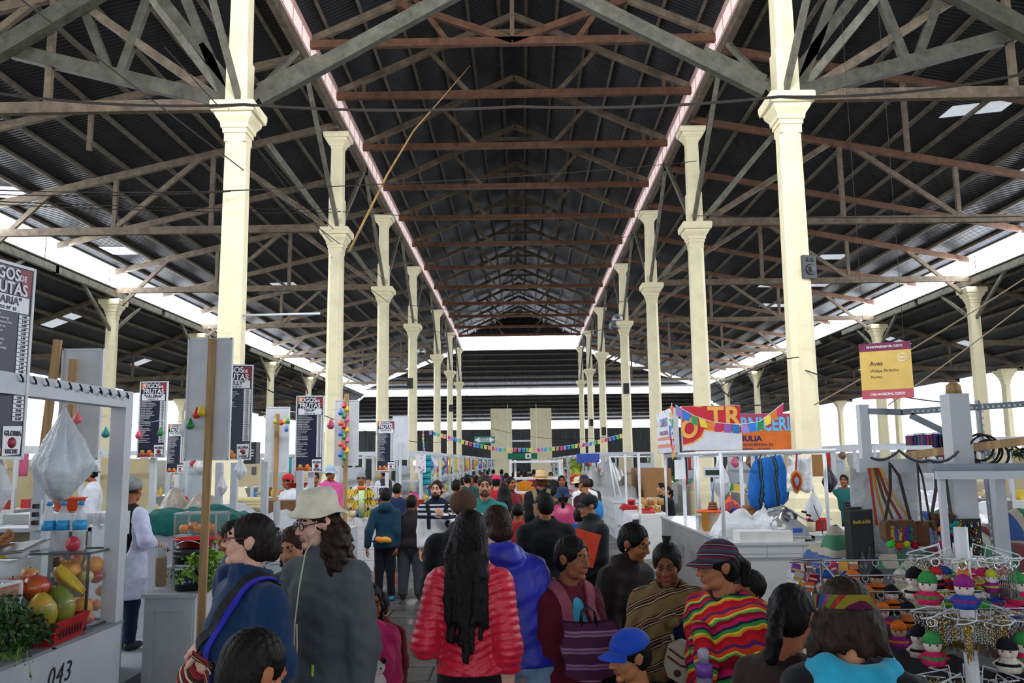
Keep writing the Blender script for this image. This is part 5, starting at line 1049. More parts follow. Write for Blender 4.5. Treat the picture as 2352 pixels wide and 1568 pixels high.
tag_loc(MB().lathe([(.035, -.1), (.05, -.09), (.05, .05), (.04, .08)], 16, R=Matrix.Rotation(PI / 2, 3, 'Y')), 'sponge_roll', mat('#cdbb1c', 'plain', .7), (-3.2, 5.3, 1.5), 'yellow roll lying on the ribbed white bin', 'roll'); tag_loc(MB().lathe([(.05, 0), (.05, .1)], 16, R=Matrix.Rotation(PI / 2, 3, 'Y')), 'tape_roll', WHITE, (-3.14, 5.3, 1.5), 'white roll beside the yellow roll on the ribbed bin', 'roll')
o = thing('bin', 'ribbed white plastic bin behind the 043 counter', 'bin', (-3.42, 5.35, .26)); MB().box((0, 0, .59), (.6, .4, 1.18)).build('bin_body', WPAINT, o); q = MB()
for i in range(7): q.box((-.27 + .09 * i, -.205, .6), (.03, .02, 1.1))
q.build('ribs', WHITE, o)
# ---- second stall: cabinet, bucket, celery, fruit case, post with sign back
o = thing('cabinet', 'white wooden cabinet with a recessed door below the black bucket', 'cabinet', (-2.93, 7.5, 0)); MB().box((0, .1, .46), (.42, .7, .92)).build('cabinet_body', WPAINT, o); MB().box((0, .1, .935), (.46, .74, .03)).build('top', WPAINT, o)
q = MB()
for a in (-1, 1): q.box((a * .16, -.256, .45), (.07, .014, .86)).box((0, -.256, .45 + a * .395), (.248, .012, .07))
q.build('door', WPAINT, o)
o = bucket((-2.86, 7.5, .95), 'black plastic bucket with white label on the white cabinet', .34, .145, '#0e0f12'); MB().box((0, -.136, .2), (.17, .012, .045)).build('label_band', PLATE, o); MB().box((0, -.132, .11), (.16, .012, .1)).build('label_print', mat('#22283c', 'speck', .5, scale=60, cols=[(0, '#16181f'), (.7, '#2a3a6a'), (.9, '#c8ccd0')]), o)
text('Food Container', .022, NAVY, o, (-.01, -.144, .203))
basin((-2.93, 7.78, 1.27), 'red basin with a pink bag behind the black bucket', .19, .09, '#c01d22'); tag_loc(MB().box((0, 0, .15), (.3, .3, .3)), 'crate', WPAINT, (-2.93, 7.78, .95), 'white box under the red basin', 'crate')
greens((-2.66, 7.35, .95), 'bunch of leafy celery standing beside the black bucket', 60, .5, mat('#6f9c2c', 'plain', .6, amt=.4, scale=40), 8, .5, name='celery', cat='celery')
glass_case((-3.02, 8.15, 1.1), 0, .38, .34, .46, 'second glass case of fruit next to the wooden post', (.55,))
tag_loc(MB().box((0, 0, .41), (.6, .55, .82)), 'cabinet', TILEX, (-3.0, 8.2, .27), 'white cabinet under the second glass case', 'cabinet')
for i in range(10): fruit(('orange', 'apple', 'apple', 'mango', 'apple')[i % 5] if i < 5 else ('melon', 'pineapple', 'melon', 'pineapple', 'pear')[i % 5], (-3.15 + .066 * (i % 5), 8.05 + .05 * (i % 2), 1.1 + (.32 if i < 5 else .06) + .02 * (i % 2)), .045, '%s on the %s shelf of the second glass case, %s from the left' % (('orange', 'red apple', 'small apple', 'dark mango', 'round apple', 'cut melon', 'pale pineapple', 'orange melon piece', 'yellow pineapple piece', 'peach')[i], 'upper' if i < 5 else 'lower', ORD[i % 5].replace('nearest', 'first')), 'fruit in the second glass case', 'fruit')
o = thing('cup_stack', 'stack of beige paper cups with straws beside the second glass case', 'cups', (-3.21, 7.72, .95)); MB().lathe([(.035, 0)] + [(.045 + .004 * (i % 2), .02 + .018 * i) for i in range(14)], 16).build('cups', mat('#b59a7c', 'plain', .8), o)
for i in range(7): MB().tube([(-.02 + .007 * i, 0, .2), (-.05 + .016 * i, .01, .38)], .004, 6).build('straw', WHITE, o)
tag(MB().beam((0, 0, 0), (0, .02, 3.05), .062, .03).build('wooden_post', WOOD, None, (-2.58, 7.02, 0)), 'bare wooden batten holding the nearest blank sign back', 'post')
juice_board((-2.6, 7.06, 2.05), 0, 'nearest white back of a price board, nailed to the bare batten', '', '', back=True)
juice_board((-3.06, 9.05, 2.06), .35, 'price board mostly hidden behind the nearest blank board, beside the left near column', 'NELLY', '47')
for i, (c, x, y) in enumerate((('#1f7a3a', 437, 965), ('#c02a2a', 452, 940), ('#d0b41c', 462, 935))): balloon(at(x, y, 6.98), '%s balloon tied to the bare batten' % ('green', 'red', 'yellow')[i], c, .045)
film_bag(at(425, 960, 7.2), 'small white bag behind the green balloon', .1, .16, seed=3)
juice_board((-3.95, 7.6, 2.07), 0, 'grey back of a price board with two rough battens, behind the hanging bag', '', '', W=.36, H=.98, back=True)
for i, x in enumerate((133, 170)): v = at(x, 780 + 45 * i, 7.45); tag(MB().beam((0, 0, 0), (.05 * i - .08, .02, -1.05), .07, .03).build('wooden_post', WOOD, None, v), 'rough batten on the grey board back, %s one' % ('left', 'right')[i], 'post')
for i, (X, Y, w_, n_, l_) in enumerate(((-4.92, 11.35, 'VALERIA', '41', 'price board of VALERIA with a pink balloon below it'), (-7.2, 17.8, 'VICTORIA', '39', 'small price board of VICTORIA far to the left'), (-2.83, 11.4, 'ANA', '46', 'price board of ANA in the middle of the left row'), (-2.78, 17.5, 'SANDRA', '50', 'farthest price board of the left row, SANDRA'))):
    zt = at(1200 + X * 1960 / Y, (1050, 1085, 1083, 1080)[i], Y).z; juice_board((X, Y, zt), 0, l_, w_, n_); post((X + .02, Y + .05, .0), (X + .02, Y + .05, zt + .1), .07, WPAINT, 'white post carrying the board %s' % w_)
for i, (x, y, Y, l_) in enumerate(((635, 1083, 13.4, 'third white back of a price board, yellow tape on its post'), (795, 1068, 13.3, 'white board back covered with balloons and streamers'), (920, 1055, 20.0, 'small white back of a price board farthest along the aisle'))):
    v = at(x, y, Y); juice_board(v, (.0, .1, -.1)[i], l_, '', '', back=True)
    post((v.x, Y - .04, .0), (v.x, Y - .04, v.z + (.9, 1.1, .4)[i]), .06, WOOD if i < 2 else WPAINT, 'post of the %s' % l_)
for i in range(16):
    v = at(790 + 9 * math.sin(i * 2.1), 925 + i * 8, 13.1); balloon(v, '%s balloon, %s from the top on the streamer post' % (('red', 'yellow', 'blue', 'green', 'pink', 'orange')[i % 6], ORD[i].replace('nearest', 'first')), ('#c22733', '#cdb323', '#2b6fc0', '#2f8a45', '#d05a86', '#d8622a')[i % 6], .05)
for i, (x, y, c) in enumerate(((632, 962, '#b8a82c'), (646, 965, '#c0392b'), (654, 962, '#cdb323'), (662, 962, '#2f8a45'), (658, 980, '#2b6fc0'))): balloon(at(x, y, 13.2), '%s balloon beside the ANA board, %s from the left' % (('olive', 'red', 'yellow', 'green', 'blue')[i], ORD[i].replace('nearest', 'first')), c, .045)
balloon(at(319, 990, 11.2), 'pink balloon hanging before the VALERIA board', '#d0506a', .06); balloon(at(369, 985, 11.2), 'dark green balloon at the right of the VALERIA board', '#1f7a3a', .055); balloon(at(178, 950, 7.3), 'coral balloon by the grey board back', '#d8606a', .05)
for i, (x, y, c) in enumerate(((222, 980, '#3a44a8'), (243, 985, '#2a8f8f'), (262, 990, '#2b6fc0'), (760, 965, '#d05a86'))): balloon(at(x, y, 9), '%s balloon on the left stalls' % ('violet', 'teal', 'sky blue', 'lone pink')[i], c, .055)
def cord(P_, l): cable(P_, l, .004, WHITE, .02, 6, 'cord', 'balloon cords')
cord([at(160, 925, 7.3), at(178, 945, 7.3) + Vector((0, 0, .1)), at(222, 972, 9) + Vector((0, 0, .1)), at(243, 975, 9) + Vector((0, 0, .1)), at(262, 982, 9) + Vector((0, 0, .1)), at(320, 984, 11.2) + Vector((0, 0, .09)), at(369, 979, 11.2) + Vector((0, 0, .09)), at(421, 965, 7.2)], 'thin cord with balloons strung before the left stalls')
cord([at(600, 945, 13.3), at(632, 956, 13.2) + Vector((0, 0, .08)), at(662, 956, 13.2) + Vector((0, 0, .08)), at(760, 958, 9.1) + Vector((0, 0, .08)), at(790, 930, 13.1)], 'thin cord with balloons beside the ANA board')
# ---- covered counter, stools, boxes
tag(MB().box2((-3.6, 9.75, 0), (-2.66, 11.0, .95)).build('market_counter', TILEX), 'tiled counter under the grey plastic cover', 'counter')
cover((-3.1, 10.3, .94), 'grey plastic sheet thrown over goods on the counter behind the glasses wearer', 1.15, 1.5, .62, mat('#a9adb3', 'film', .45, a=1.0), 3)
stool((-2.42, 9.05, 1.62), 'upturned white wooden stool behind the cream hat', .36, .62, .2, True); tag_loc(MB().box((0, 0, .5), (.4, .4, 1.0)), 'cabinet', TILEX, (-2.42, 9.05, 0), 'small white pedestal below the upturned stool', 'cabinet')
o = bucket((0, 0, 0), 'none', .3, .13, '#dcdcd6'); o.location = (-2.78, 6.25, 0); o['label'] = 'white plastic bucket on the floor at the end of the 043 counter'
stool((-2.62, 5.98, 0), 'low white stool at the foot of the white cabinet', .36, .46, .1)
cover((-3.5, 9.3, 1.29), 'teal cloth bundled behind the apron wearer', 1.25, .62, .36, mat('#0f5a56', 'fabric', .9), 19, 'cloth', 'cloth')
tag(MB().box2((-4.1, 9.0, .26), (-2.9, 9.6, 1.3)).build('cabinet', WPAINT), 'white chest under the teal cloth', 'cabinet')
cover((-4.1, 10.6, 1.0), 'beige tarpaulin heap to the left of the teal cloth', .9, 1.2, .8, mat('#8f867b', 'film', .6, a=1.0), 6); tag(MB().box2((-4.6, 10.0, 0), (-3.65, 11.2, 1.01)).build('market_counter', TILEX), 'tiled counter under the beige tarpaulin heap', 'counter')
film_bag(at(552, 1045, 8.6), 'white bag hanging beside the near left column', .11, .25, seed=12, a=.95); film_bag(at(510, 1085, 8.9), 'pale lilac bag wrapped round a white post', .1, .24, seed=13, col='#d9cfe0', a=.95)
for i, (x, y) in enumerate(((505, 1062), (540, 1062), (610, 1060), (1030 - 340, 1080))): v = at(x, y, 9.6); post((v.x, 9.6, .9), v, .07, WPAINT, 'white stall post behind the plastic cover, %s from the left' % ORD[i].replace('nearest', 'first'))
o = thing('cardboard_box', 'cream cardboard carton standing behind the near left column', 'box', at(570, 1115, 11.6)); MB().box((0, 0, .14), (.36, .3, .3)).build('carton', mat('#c2b592', 'plain', .7), o); MB().box((.12, -.152, .2), (.06, .006, .1)).build('print', mat('#5a5660', 'plain', .6), o)
for i in range(3): tag_loc(MB().tube([(-.22, 0, 0), (.22, .03, 0)], .05, 12), 'cardboard_roll', mat('#c9b98f', 'plain', .8), at(570, 1150 + 7 * i, 11.3), 'rolled cream board below the carton, %s from the top' % ORD[i].replace('nearest', 'first'), 'roll')
tag(MB().box2((-4.6, 11.3, 0), (-3.45, 12.4, 1.5)).build('market_counter', TILEX), 'tall tiled counter under the cream carton', 'counter')
tag(MB().box2((-3.4, 11.3, 0), (AX, 13.9, 1.02)).build('market_counter', TILEX), 'tiled counter of the ANA stall', 'counter')
o = thing('speaker_box', 'black equipment box beside the near left column', 'speaker', at(579, 1040, 12.2)); MB().box((0, 0, 0), (.17, .2, .31)).build('case', mat('#23262c', 'plain', .4), o)
for i in range(3): MB().box((.03, -.102, .04 - .04 * i), (.05, .006, .015)).build('slot', WHITE, o)
cover((-2.95, 12.6, 1.02), 'blue plastic bundle on the ANA counter', .6, .7, .36, mat('#174f86', 'film', .4, a=1.0), 8)
basin(at(680, 1120, 12.0), 'red basin on the ANA stall', .17, .07, '#c22020'); tag_loc(MB().box((0, 0, .25), (.7, .4, .5)), 'crate', mat('#7a5638', 'wood', .7), (-3.2, 11.75, 1.02), 'brown wooden crate under the red basin', 'crate')
# ---- banana stall
tag(MB().box2((-3.55, 16.4, 0), (AX - .02, 17.1, 1.0)).box2((-2.98, 17.1, 0), (AX - .02, 20.2, 1.0)).build('market_counter', TILEX), 'white tiled counter of the banana stall', 'counter')
for i in range(9): bananas((-3.3 + .17 * (i % 3), 16.55 + .03 * (i % 2), 1.5 - .2 * (i // 3) + .04 * (i % 2)), 'bunch of bananas on the tiled stall, %s row, %s from the left' % (('top', 'middle', 'bottom')[i // 3], ORD[i % 3].replace('nearest', 'first')), 5, .2, .3 * (i % 3) - .3, 'banana bunches on the tiled stall', FR['banana'] if i < 7 else mat('#7a8f2a', 'fruit', .5, c2='#a8a02a'))
o = thing('fruit_rack', 'white rack of packed fruit beside the bananas', 'rack', (-2.86, 16.75, 1.0)); q = MB()
for z in (.02, .2, .38, .55): q.box((0, 0, z), (.4, .5, .02))
for x in (-.2, 0, .2): q.box((x, -.24, .28), (.02, .02, .56)).box((x, .24, .28), (.02, .02, .56))
q.build('rack_frame', WHITE, o)
for i in range(10): fruit(('orange', 'melon', 'apple', 'mango')[i % 4], (-3.0 + .09 * (i % 4), 16.6 + .06 * (i % 2), 1.0 + .08 + .18 * (i // 4)), .05, '%s on the white rack beside the bananas, %s' % (('orange', 'melon piece', 'apple', 'mango')[i % 4], ('low shelf', 'middle shelf', 'top shelf')[i // 4] + ' ' + ORD[i % 4].replace('nearest', 'first') + ' from the left'), 'fruit on the white rack', 'fruit')
o = thing('blender_jug', 'tall pale green tumbler stack with an orange top at the banana stall', 'cups', (-3.06, 16.42, 1.0)); MB().lathe([(.05, 0), (.06, .5)], 16).build('tumblers', mat('#b4cf9c', 'plain', .4), o); MB().lathe([(.06, .5), (.1, .58), (.09, .58), (.05, .51)], 16).build('funnel', mat('#d8602a', 'plain', .4), o)
tag_loc(MB().lathe([(.06, 0), (.06, .12)], 16), 'tin', mat('#c9bf92', 'plain', .4), (-3.22, 16.45, 1.0), 'cream tin in front of the bananas', 'tin'); tag_loc(MB().lathe([(.06, 0), (.06, .12)], 16), 'tin', mat('#2a4f8a', 'plain', .4), (-3.1, 16.45, 1.0), 'blue tin in front of the bananas', 'tin')
basin((-2.35, 19.0, 1.05), 'bright orange bag on the counter behind the teal hoodie', .2, .16, '#e0561c'); tag_loc(MB().box((0, 0, .52), (.4, .4, 1.04)), 'cabinet', TILEX, (-2.35, 19.0, 0), 'narrow white pedestal under the bright orange bag', 'cabinet')
# ---- vendors
lb = 'vendor in white blouse and apron over black vest, hair net, back to us'
J = man(lb, 300, 1098, 8.45, 160, floor=.26, skin=BROWN, fem=True, hair=('crop', '#3a3634'), girth=1.1, arms=(((.12, .03, -.24), (-.02, -.2, -.06)), ((.12, .02, -.25), (-.06, -.2, -.06))), top=dict(col='#15100f', mat2=mat('#c9cdea', 'fabric', .8), hem=.53, inf=.028, sl=.45, name='blouse'), legs=dict(col='#16213c'), shoes='#1a1d24', head=(14, 10, 0))
cap_hat(J, mat('#8f9498', 'film', .6, a=.8), False, 'hair_net', True)
z = J['NB']; blob(J, J['torso'](.045, 0, .3 * J['H']), 'apron', mat('#cdd0e6', 'fabric', .8), .016, subs=[E((0, .2, z - .2), (.15, .3, .42), None, 0), C((0, -.02, z - .12), (0, 0, z + .2), .13, .2)], cuts=[((0, 0, .3 * J['H']), (0, 0, -1))])
for (px_, py_, Y, rz, l_, kw) in ((216, 1066, 13.5, -60, 'vendor in white coat and grey brimmed hat far to the left', dict(hat=1)), (830, 1083, 18.2, 6, 'vendor in white apron and grey hair cover behind the bananas', dict(net=1)), (884, 1073, 20.9, -150, 'vendor in white sleeves and dark grey vest behind the SANDRA board', dict(vest=1)), (722, 1082, 14.6, 20, 'vendor in white coat behind the ANA board', {}), (666, 1085, 14.9, -40, 'vendor in white coat and red cap left of the ANA board', dict(red=1)), (758, 1068, 15.4, 30, 'vendor in pink top and pale blue hat behind the streamer post', dict(pink=1))):
    J = man(l_, px_, py_, Y, rz, hat=.03 if kw else 0, skin=BROWN, fem=True, hair=('short', BK), arms=('work', 'work'), top=dict(col='#c9ccd6' if not kw.get('pink') else '#c0508a', hem=.45, inf=.03) if not kw.get('vest') else dict(col='#33343a', mat2=mat('#c9ccd6', 'fabric', .8), hem=.45, inf=.03), legs=dict(col='#2a2d36'), girth=1.1, head=(0, 10, 0))
    if kw.get('hat') or kw.get('pink'): wide_hat(J, mat('#77797a' if kw.get('hat') else '#9fb4c8', 'fabric', .8), .13, .1, .03)
    elif kw: cap_hat(J, mat('#8a8d92' if not kw.get('red') else '#b02a2a', 'fabric', .8), False, 'hair_cover', True)
    if kw.get('net'): blob(J, J['torso'](.03)[:2], 'scarf', mat('#1a1722', 'fabric', .9), .02, cuts=[((0, 0, J['NB'] - .16), (0, 0, -1))])
# ================================================================== RIGHT ROW: BUTCHER STALL
BX = 2.42
o = thing('market_counter', 'white tiled butcher counter with steel edge on the right', 'counter', (BX, 10.25, 0))
MB().box2((0, 0, 0), (3.4, .7, .86)).build('front_body', mat('#d3d4d2', 'plaster', .6), o); MB().box2((-.01, -.012, .86), (3.4, .71, 1.0)).build('front_tiles', mat('#d6d9da', 'brick', .25, bw=.42, bh=.3, ms=.004, mortar='#8f9192', dirt=.1, v=.98, rot=(PI / 2, 0, 0)), o)
MB().box2((0, .7, 0), (.72, 5.0, 1.0)).build('side_body', TILEY, o); MB().box2((-.02, -.02, 1.0), (3.4, .74, 1.03)).box2((-.02, .74, 1.0), (.74, 5.02, 1.03)).build('worktop', mat('#c9cdd0', 'plain', .15), o)
q = MB()
for i in range(4): q.box2((-.008, 1.0 + i * 1.0, .45), (.0, 1.45 + i * 1.0, .72))
q.build('vent_grilles', mat('#9c9fa0', 'brick', .5, bw=.03, bh=1, ms=.006, mortar='#5a5c5e', rot=(PI / 2, 0, PI / 2)), o)
o = thing('stall_frame', 'white steel pipe frame standing on the butcher counter', 'stall frame', (BX, 10.25, 1.03)); PP = mat('#d9dcdf', 'plain', .35)
for x, y in ((.03, .42), (.1, 2.2), (.08, 4.9), (.5, 4.4), (1.35, .55), (.62, 3.2), (.9, 4.4)): MB().tube([(x, y, 0), (x, y, 1.05)], .024 if y < 1 else .02, 8).build('post', PP, o)
MB().tube([(.03, .42, 1.05), (1.45, .42, 1.06)], .026, 8).tube([(.03, .42, 1.05), (.08, 4.9, 1.06)], .026, 8).tube([(.08, 4.9, 1.03), (1.4, 4.4, 1.03)], .022, 8).tube([(.06, 1.6, 1.04), (1.4, 1.6, 1.04)], .02, 8).tube([(1.42, .42, 1.06), (1.42, 4.4, 1.04)], .024, 8).build('top_rails', PP, o)
# slicer
o = thing('meat_slicer', 'steel meat slicer with a blue label on the butcher counter', 'slicer', (3.22, 10.52, 1.032), -.25); AL = mat('#c7cbd0', 'metal', .22)
MB().box((0, 0, .035), (.44, .3, .03)).build('base', AL, o); MB().prism([(-.1, .05), (.2, .05), (.18, .16), (.06, .25), (-.02, .24)], -.1, .12).build('motor_housing', AL, o)
MB().box((.07, -.104, .12), (.11, .006, .05)).build('label_plate', mat('#1d4fa8', 'plain', .4), o)
MB().lathe([(.11, 0), (.11, .012), (.06, .02), (.055, .012)], 28, (-.03, -.02, .27), Euler((PI / 2 - .5, .3, 0)).to_matrix()).build('blade', STEEL, o)
MB().beam((-.1, -.06, .42), (.16, -.02, .24), .2, .012).build('carriage', AL, o); MB().beam((-.26, 0, .3), (-.12, .02, .33), .1, .05).build('gauge_plate', AL, o); MB().tube([(-.17, -.1, .05), (-.24, -.1, .2), (-.14, -.1, .3)], .014, 8).build('arm', AL, o)
for x, z in ((.13, .34), (.18, .3), (.2, .24)): MB().tube([(x, -.06, z), (x + .05, -.09, z - .01)], .014, 8).build('knob', BLACK, o)
for i in (-1, 1):
    for j in (-1, 1): MB().lathe([(.02, 0), (.022, .02)], 10, (i * .18, j * .12, 0)).build('foot', BLACK, o)
tag_loc(MB().box((0, 0, .06), (.62, .34, .12)), 'cutting_block', mat('#d9d9d3', 'plain', .5), (2.86, 10.48, 1.032), 'thick white chopping block on the front corner of the butcher counter', 'chopping block')
tag_loc(MB().box((0, 0, .03), (.3, .26, .06)), 'steel_tray', AL, (3.6, 10.5, 1.032), 'flat steel tray right of the slicer', 'tray')
cover((2.78, 11.0, 1.032), 'crumpled white plastic sheet over the butcher counter', .75, .5, .36, mat('#d3d7dc', 'film', .35, a=.92), 11)
film_bag((3.02, 10.95, 1.42), 'knotted white bag on the butcher counter behind the block', .34, .38, seed=21, a=.9)
o = bucket((2.62, 12.2, 1.032), 'clear tub with an orange lid holding jars on the butcher counter', .24, .17, '#d6c3a8', handle=False, name='tub'); MB().lathe([(.19, .235), (.2, .245), (.2, .262), (.17, .27)], 24).build('lid', mat('#e0521c', 'plain', .4), o)
for i in range(3): jar((2.66, 12.2, 1.305 + .035 * i), 'shallow brown pot stacked on the orange lid, %s' % ('bottom', 'middle', 'top')[i], .034, .075 - .008 * i, '#6a3a1c', '#a0692c', 'brown pots on the orange lid')
tag_loc(MB().box((0, 0, .13), (.07, .1, .26)), 'bottle', mat('#b0741e', 'glass', .2, a=.8), (2.5, 12.0, 1.032), 'flat amber bottle beside the clear tub', 'bottle')
o = thing('scale', 'white shop scale with a green display on a pole', 'scale', (2.78, 12.6, 1.032)); MB().box((0, 0, .05), (.36, .3, .1)).box((0, 0, .11), (.34, .28, .015)).build('platform', mat('#8f959c', 'metal', .3), o); MB().tube([(0, .14, 0), (0, .14, .72)], .02, 8).build('pole', mat('#6c7e96', 'metal', .35), o)
MB().box((0, .12, .78), (.24, .07, .14)).build('display_housing', WHITE, o); MB().box((0, .082, .78), (.2, .006, .07)).build('display', mat('#20342c', 'plain', .2), o)
tag_loc(MB().box((0, 0, .16), (.26, .26, .32)).box((.0, 0, .33), (.28, .28, .03)), 'wooden_crate', mat('#8a4f24', 'wood', .6), (3.12, 11.7, 1.032), 'brown wooden box behind the white bag', 'crate')
WBL = mat('#1d5fa8', 'stripe', .6, axis='X', period=.19, warp=.12, cols=[(0, '#1b5aa2'), (.45, '#2a2440'), (.56, '#1f6a5a'), (.64, '#2a2440'), (.74, '#1d62b0')])
o = thing('woven_bag', 'big blue striped woven bag hanging at the butcher stall', 'bag', (3.30, 11.6, 2.0)); vs = []; PF = [(.17, .02), (.2, -.03), (.24, -.14), (.26, -.3), (.27, -.46), (.25, -.58), (.19, -.64), (.02, -.65)]
for r_, z_ in PF: vs += [(r_ * math.cos(2 * PI * k / 40) * (1 + .05 * math.sin(5 * 2 * PI * k / 40 + z_ * 6)) + .05 * z_, r_ * .55 * math.sin(2 * PI * k / 40) * (1 + .12 * math.sin(7 * 2 * PI * k / 40)), z_ + .03 * math.cos(2 * PI * k / 40) * (r_ > .1)) for k in range(40)]
MB().add(vs, [(i * 40 + k, (i + 1) * 40 + k, (i + 1) * 40 + (k + 1) % 40, i * 40 + (k + 1) % 40) for i in range(7) for k in range(40)] + [tuple(range(40))], True).build('bag_body', WBL, o); MB().tube([(-.12, 0, 0), (-.08, 0, .08), (.08, 0, .08), (.12, 0, 0)], .008, 6).build('handle', WBL, o)
o = thing('garment', 'white lace cloth hanging with a red and gold pendant', 'cloth', (3.52, 11.0, 2.02)); rows = [[(-.14 - .03 * j / 8 + (.28 + .06 * j / 8) * i / 8, .05 * math.sin(i * 1.5 + j * .3), -.44 * j / 8 + .02 * math.sin(i * 2)) for i in range(9)] for j in range(9)]; MB().sheet(rows, .01).build('cloth', mat('#dcdfe3', 'film', .5, a=1.0), o)
o = thing('pendant', 'red and gold diamond shaped pendant on a ribbon', 'pendant', (3.42, 10.85, 1.72)); G = lambda k: [(0, .14 * k), (.06 * k, .09 * k), (.075 * k, 0), (.045 * k, -.1 * k), (0, -.16 * k), (-.045 * k, -.1 * k), (-.075 * k, 0), (-.06 * k, .09 * k)]
MB().prism(G(1), -.012, .012).build('gold_rim', mat('#c9961c', 'plain', .4), o); MB().prism(G(.78), -.018, -.01).build('red_field', mat('#b01c1c', 'plain', .4), o); MB().prism(G(.4), -.022, -.016).build('centre_picture', mat('#8fb0c0', 'plain', .4), o); MB().beam((0, 0, .13), (.03, 0, .36), .02, .008).build('ribbon', mat('#a82a2a', 'plain', .6), o)
tag_loc(MB().box((0, 0, 0), (.19, .14, .15)), 'white_box', WHITE, (3.42, 11.7, 1.98), 'white control box hanging under the pipe frame', 'box'); tag_loc(MB().box((0, 0, 0), (.17, .02, .3)), 'cardboard_sheet', CARD, (4.1, 12.0, 1.9), 'brown cardboard sheet hanging right of the lace cloth', 'cardboard')
o = film_bag((4.66, 13.2, 1.9), 'black plastic garment bag hanging behind the cardboard', .22, .42, seed=33, col='#1a1c22', a=1.0); film_bag((2.92, 12.8, 2.05), 'long clear plastic bags hanging beside the scale', .26, .62, seed=34, a=.7); film_bag((3.02, 13.3, 2.05), 'clear crinkled plastic bag hanging in the middle of the butcher stall', .24, .5, seed=35, a=.75)
film_bag((3.74, 11.2, 1.62), 'small clear bags tied low at the frame post', .2, .42, seed=36, a=.75); o = film_bag((2.95, 12.4, 1.5), 'red and blue patterned bag behind the crumpled sheet', .34, .34, seed=37, a=1.0); o.children[0].data.materials[0] = mat('#b02a2a', 'speck', .6, scale=9, cols=[(0, '#b02a24'), (.45, '#2a2a7a'), (.6, '#c8501c'), (.8, '#8a1c2a')])
basin((4.05, 12.0, 1.03), 'red basin at the right end of the butcher stall', .17, .15, '#c0241c'); tag_loc(MB().box2((-.45, -.4, 0), (.6, .6, 1.02)), 'cabinet', WPAINT, (4.05, 12.0, 0), 'white chest carrying the red basin', 'cabinet')
tag_loc(MB().lathe([(.05, 0), (.055, .12)], 14), 'mug', mat('#bfae90', 'plain', .6), (3.88, 11.78, 1.03), 'beige mug in front of the red basin', 'mug'); tag_loc(MB().box((0, 0, 0), (.17, .004, .3)), 'paper_notice', PLATE, at(1562, 1078, 13.6), 'white paper notice hanging on the pipe frame', 'paper')
cable([(3.62, 10.65, 1.04), (3.72, 10.85, 1.2), (3.66, 10.98, 1.42)], 'black power lead of the slicer', .006, CABLE, .03)
# ---- signs
def sign_box(loc, w, h, d, label, face, side=None, rz=0):
    o = thing('shop_sign', label, 'sign', loc, rz); MB().box((0, d / 2, h / 2), (w, d, h)).build('casing', mat('#b9bbbe', 'plain', .5), o); MB().box((0, -.006, h / 2), (w - .01, .012, h - .01)).build('face', face, o); return o
SR = mat('#b81f30', 'plain', .4); SY = mat('#d9a04c', 'plain', .4); SG = mat('#c9ccd2', 'plain', .4)
v = at(1569, 1036, 13.6); W_ = at(1705, 1036, 13.6).x - v.x; Hh = at(1569, 932, 13.6).z - v.z
o = sign_box((v.x + W_ / 2, 13.6, v.z), W_, Hh, .12, 'red and grey shop sign with big yellow letters TR', SR)
MB().prism([(-W_ / 2, .08), (-W_ * .32, .12), (-W_ * .16, .22), (-W_ * .12, .32), (W_ / 2, .26), (W_ / 2, .01), (-W_ / 2, .01)], -.012, -.018).build('grey_wave', SG, o)
MB().prism([(-W_ / 2, .08), (-W_ * .32, .12), (-W_ * .16, .22), (-W_ * .12, .32), (W_ / 2, .26), (W_ / 2, .285), (-W_ * .13, .345), (-W_ * .19, .235), (-W_ * .33, .14), (-W_ / 2, .1)], -.013, -.0195).build('yellow_wave', SY, o)
text('TR', .44, SY, o, (.2, -.02, .52), sx=.95, bold=.012, space=1.05); text('O', .42, SY, o, (-W_ * .40, -.02, .34), bold=.014, sx=.8, shear=.15); MB().prism([(-W_ * .36, Hh), (-W_ * .2, Hh - .03), (-W_ * .1, Hh - .001)], -.012, -.018).build('yellow_mark', SY, o)
v2 = at(1518, 1030, 15.2); o = sign_box((v.x - .14, 14.42, v.z - .02), 1.5, Hh, .1, 'white and orange side sign of the butcher stall facing the aisle', mat('#c8cbd6', 'speck', .4, scale=7, cols=[(0, '#c3cad8'), (.5, '#cfd3da'), (.8, '#c98a5a')]), rz=-PI / 2)
MB().box((0, -.014, .12), (1.4, .004, .06)).box((0, -.014, .24), (1.4, .004, .05)).build('orange_bands', mat('#c9744a', 'plain', .5), o); text('CARNES', .2, mat('#5a6aa8', 'plain', .5), o, (.0, -.02, .5)); text('POLLO  LECHON', .1, mat('#8a4a6a', 'plain', .5), o, (0, -.02, .33))
v = at(1700, 1036, 17.5); W_ = 1.5; Hh = at(1700, 950, 17.5).z - v.z
o = sign_box((v.x + W_ / 2 - .3, 17.5, v.z), W_, Hh, .08, 'orange butcher sign with blue letters partly behind the red sign', mat('#cf6a2a', 'plain', .4)); MB().box((0, -.014, Hh * .78), (W_ - .02, .004, Hh * .42)).build('purple_band', mat('#a03a5c', 'plain', .4), o)
LB = mat('#5ab4e0', 'plain', .35); LN = mat('#2a1a5a', 'plain', .4); text('CARNICERIA', .38, LB, o, (-.02, -.02, Hh * .70), sx=.72, bold=.012); text('HULIA', .15, LN, o, (-.24, -.02, Hh * .33), sx=1.1, bold=.005); text('LECHO ESPECIAL DE', .07, LN, o, (-.1, -.02, Hh * .17)); text('CARBON - LECHON', .07, LN, o, (-.15, -.02, Hh * .05))
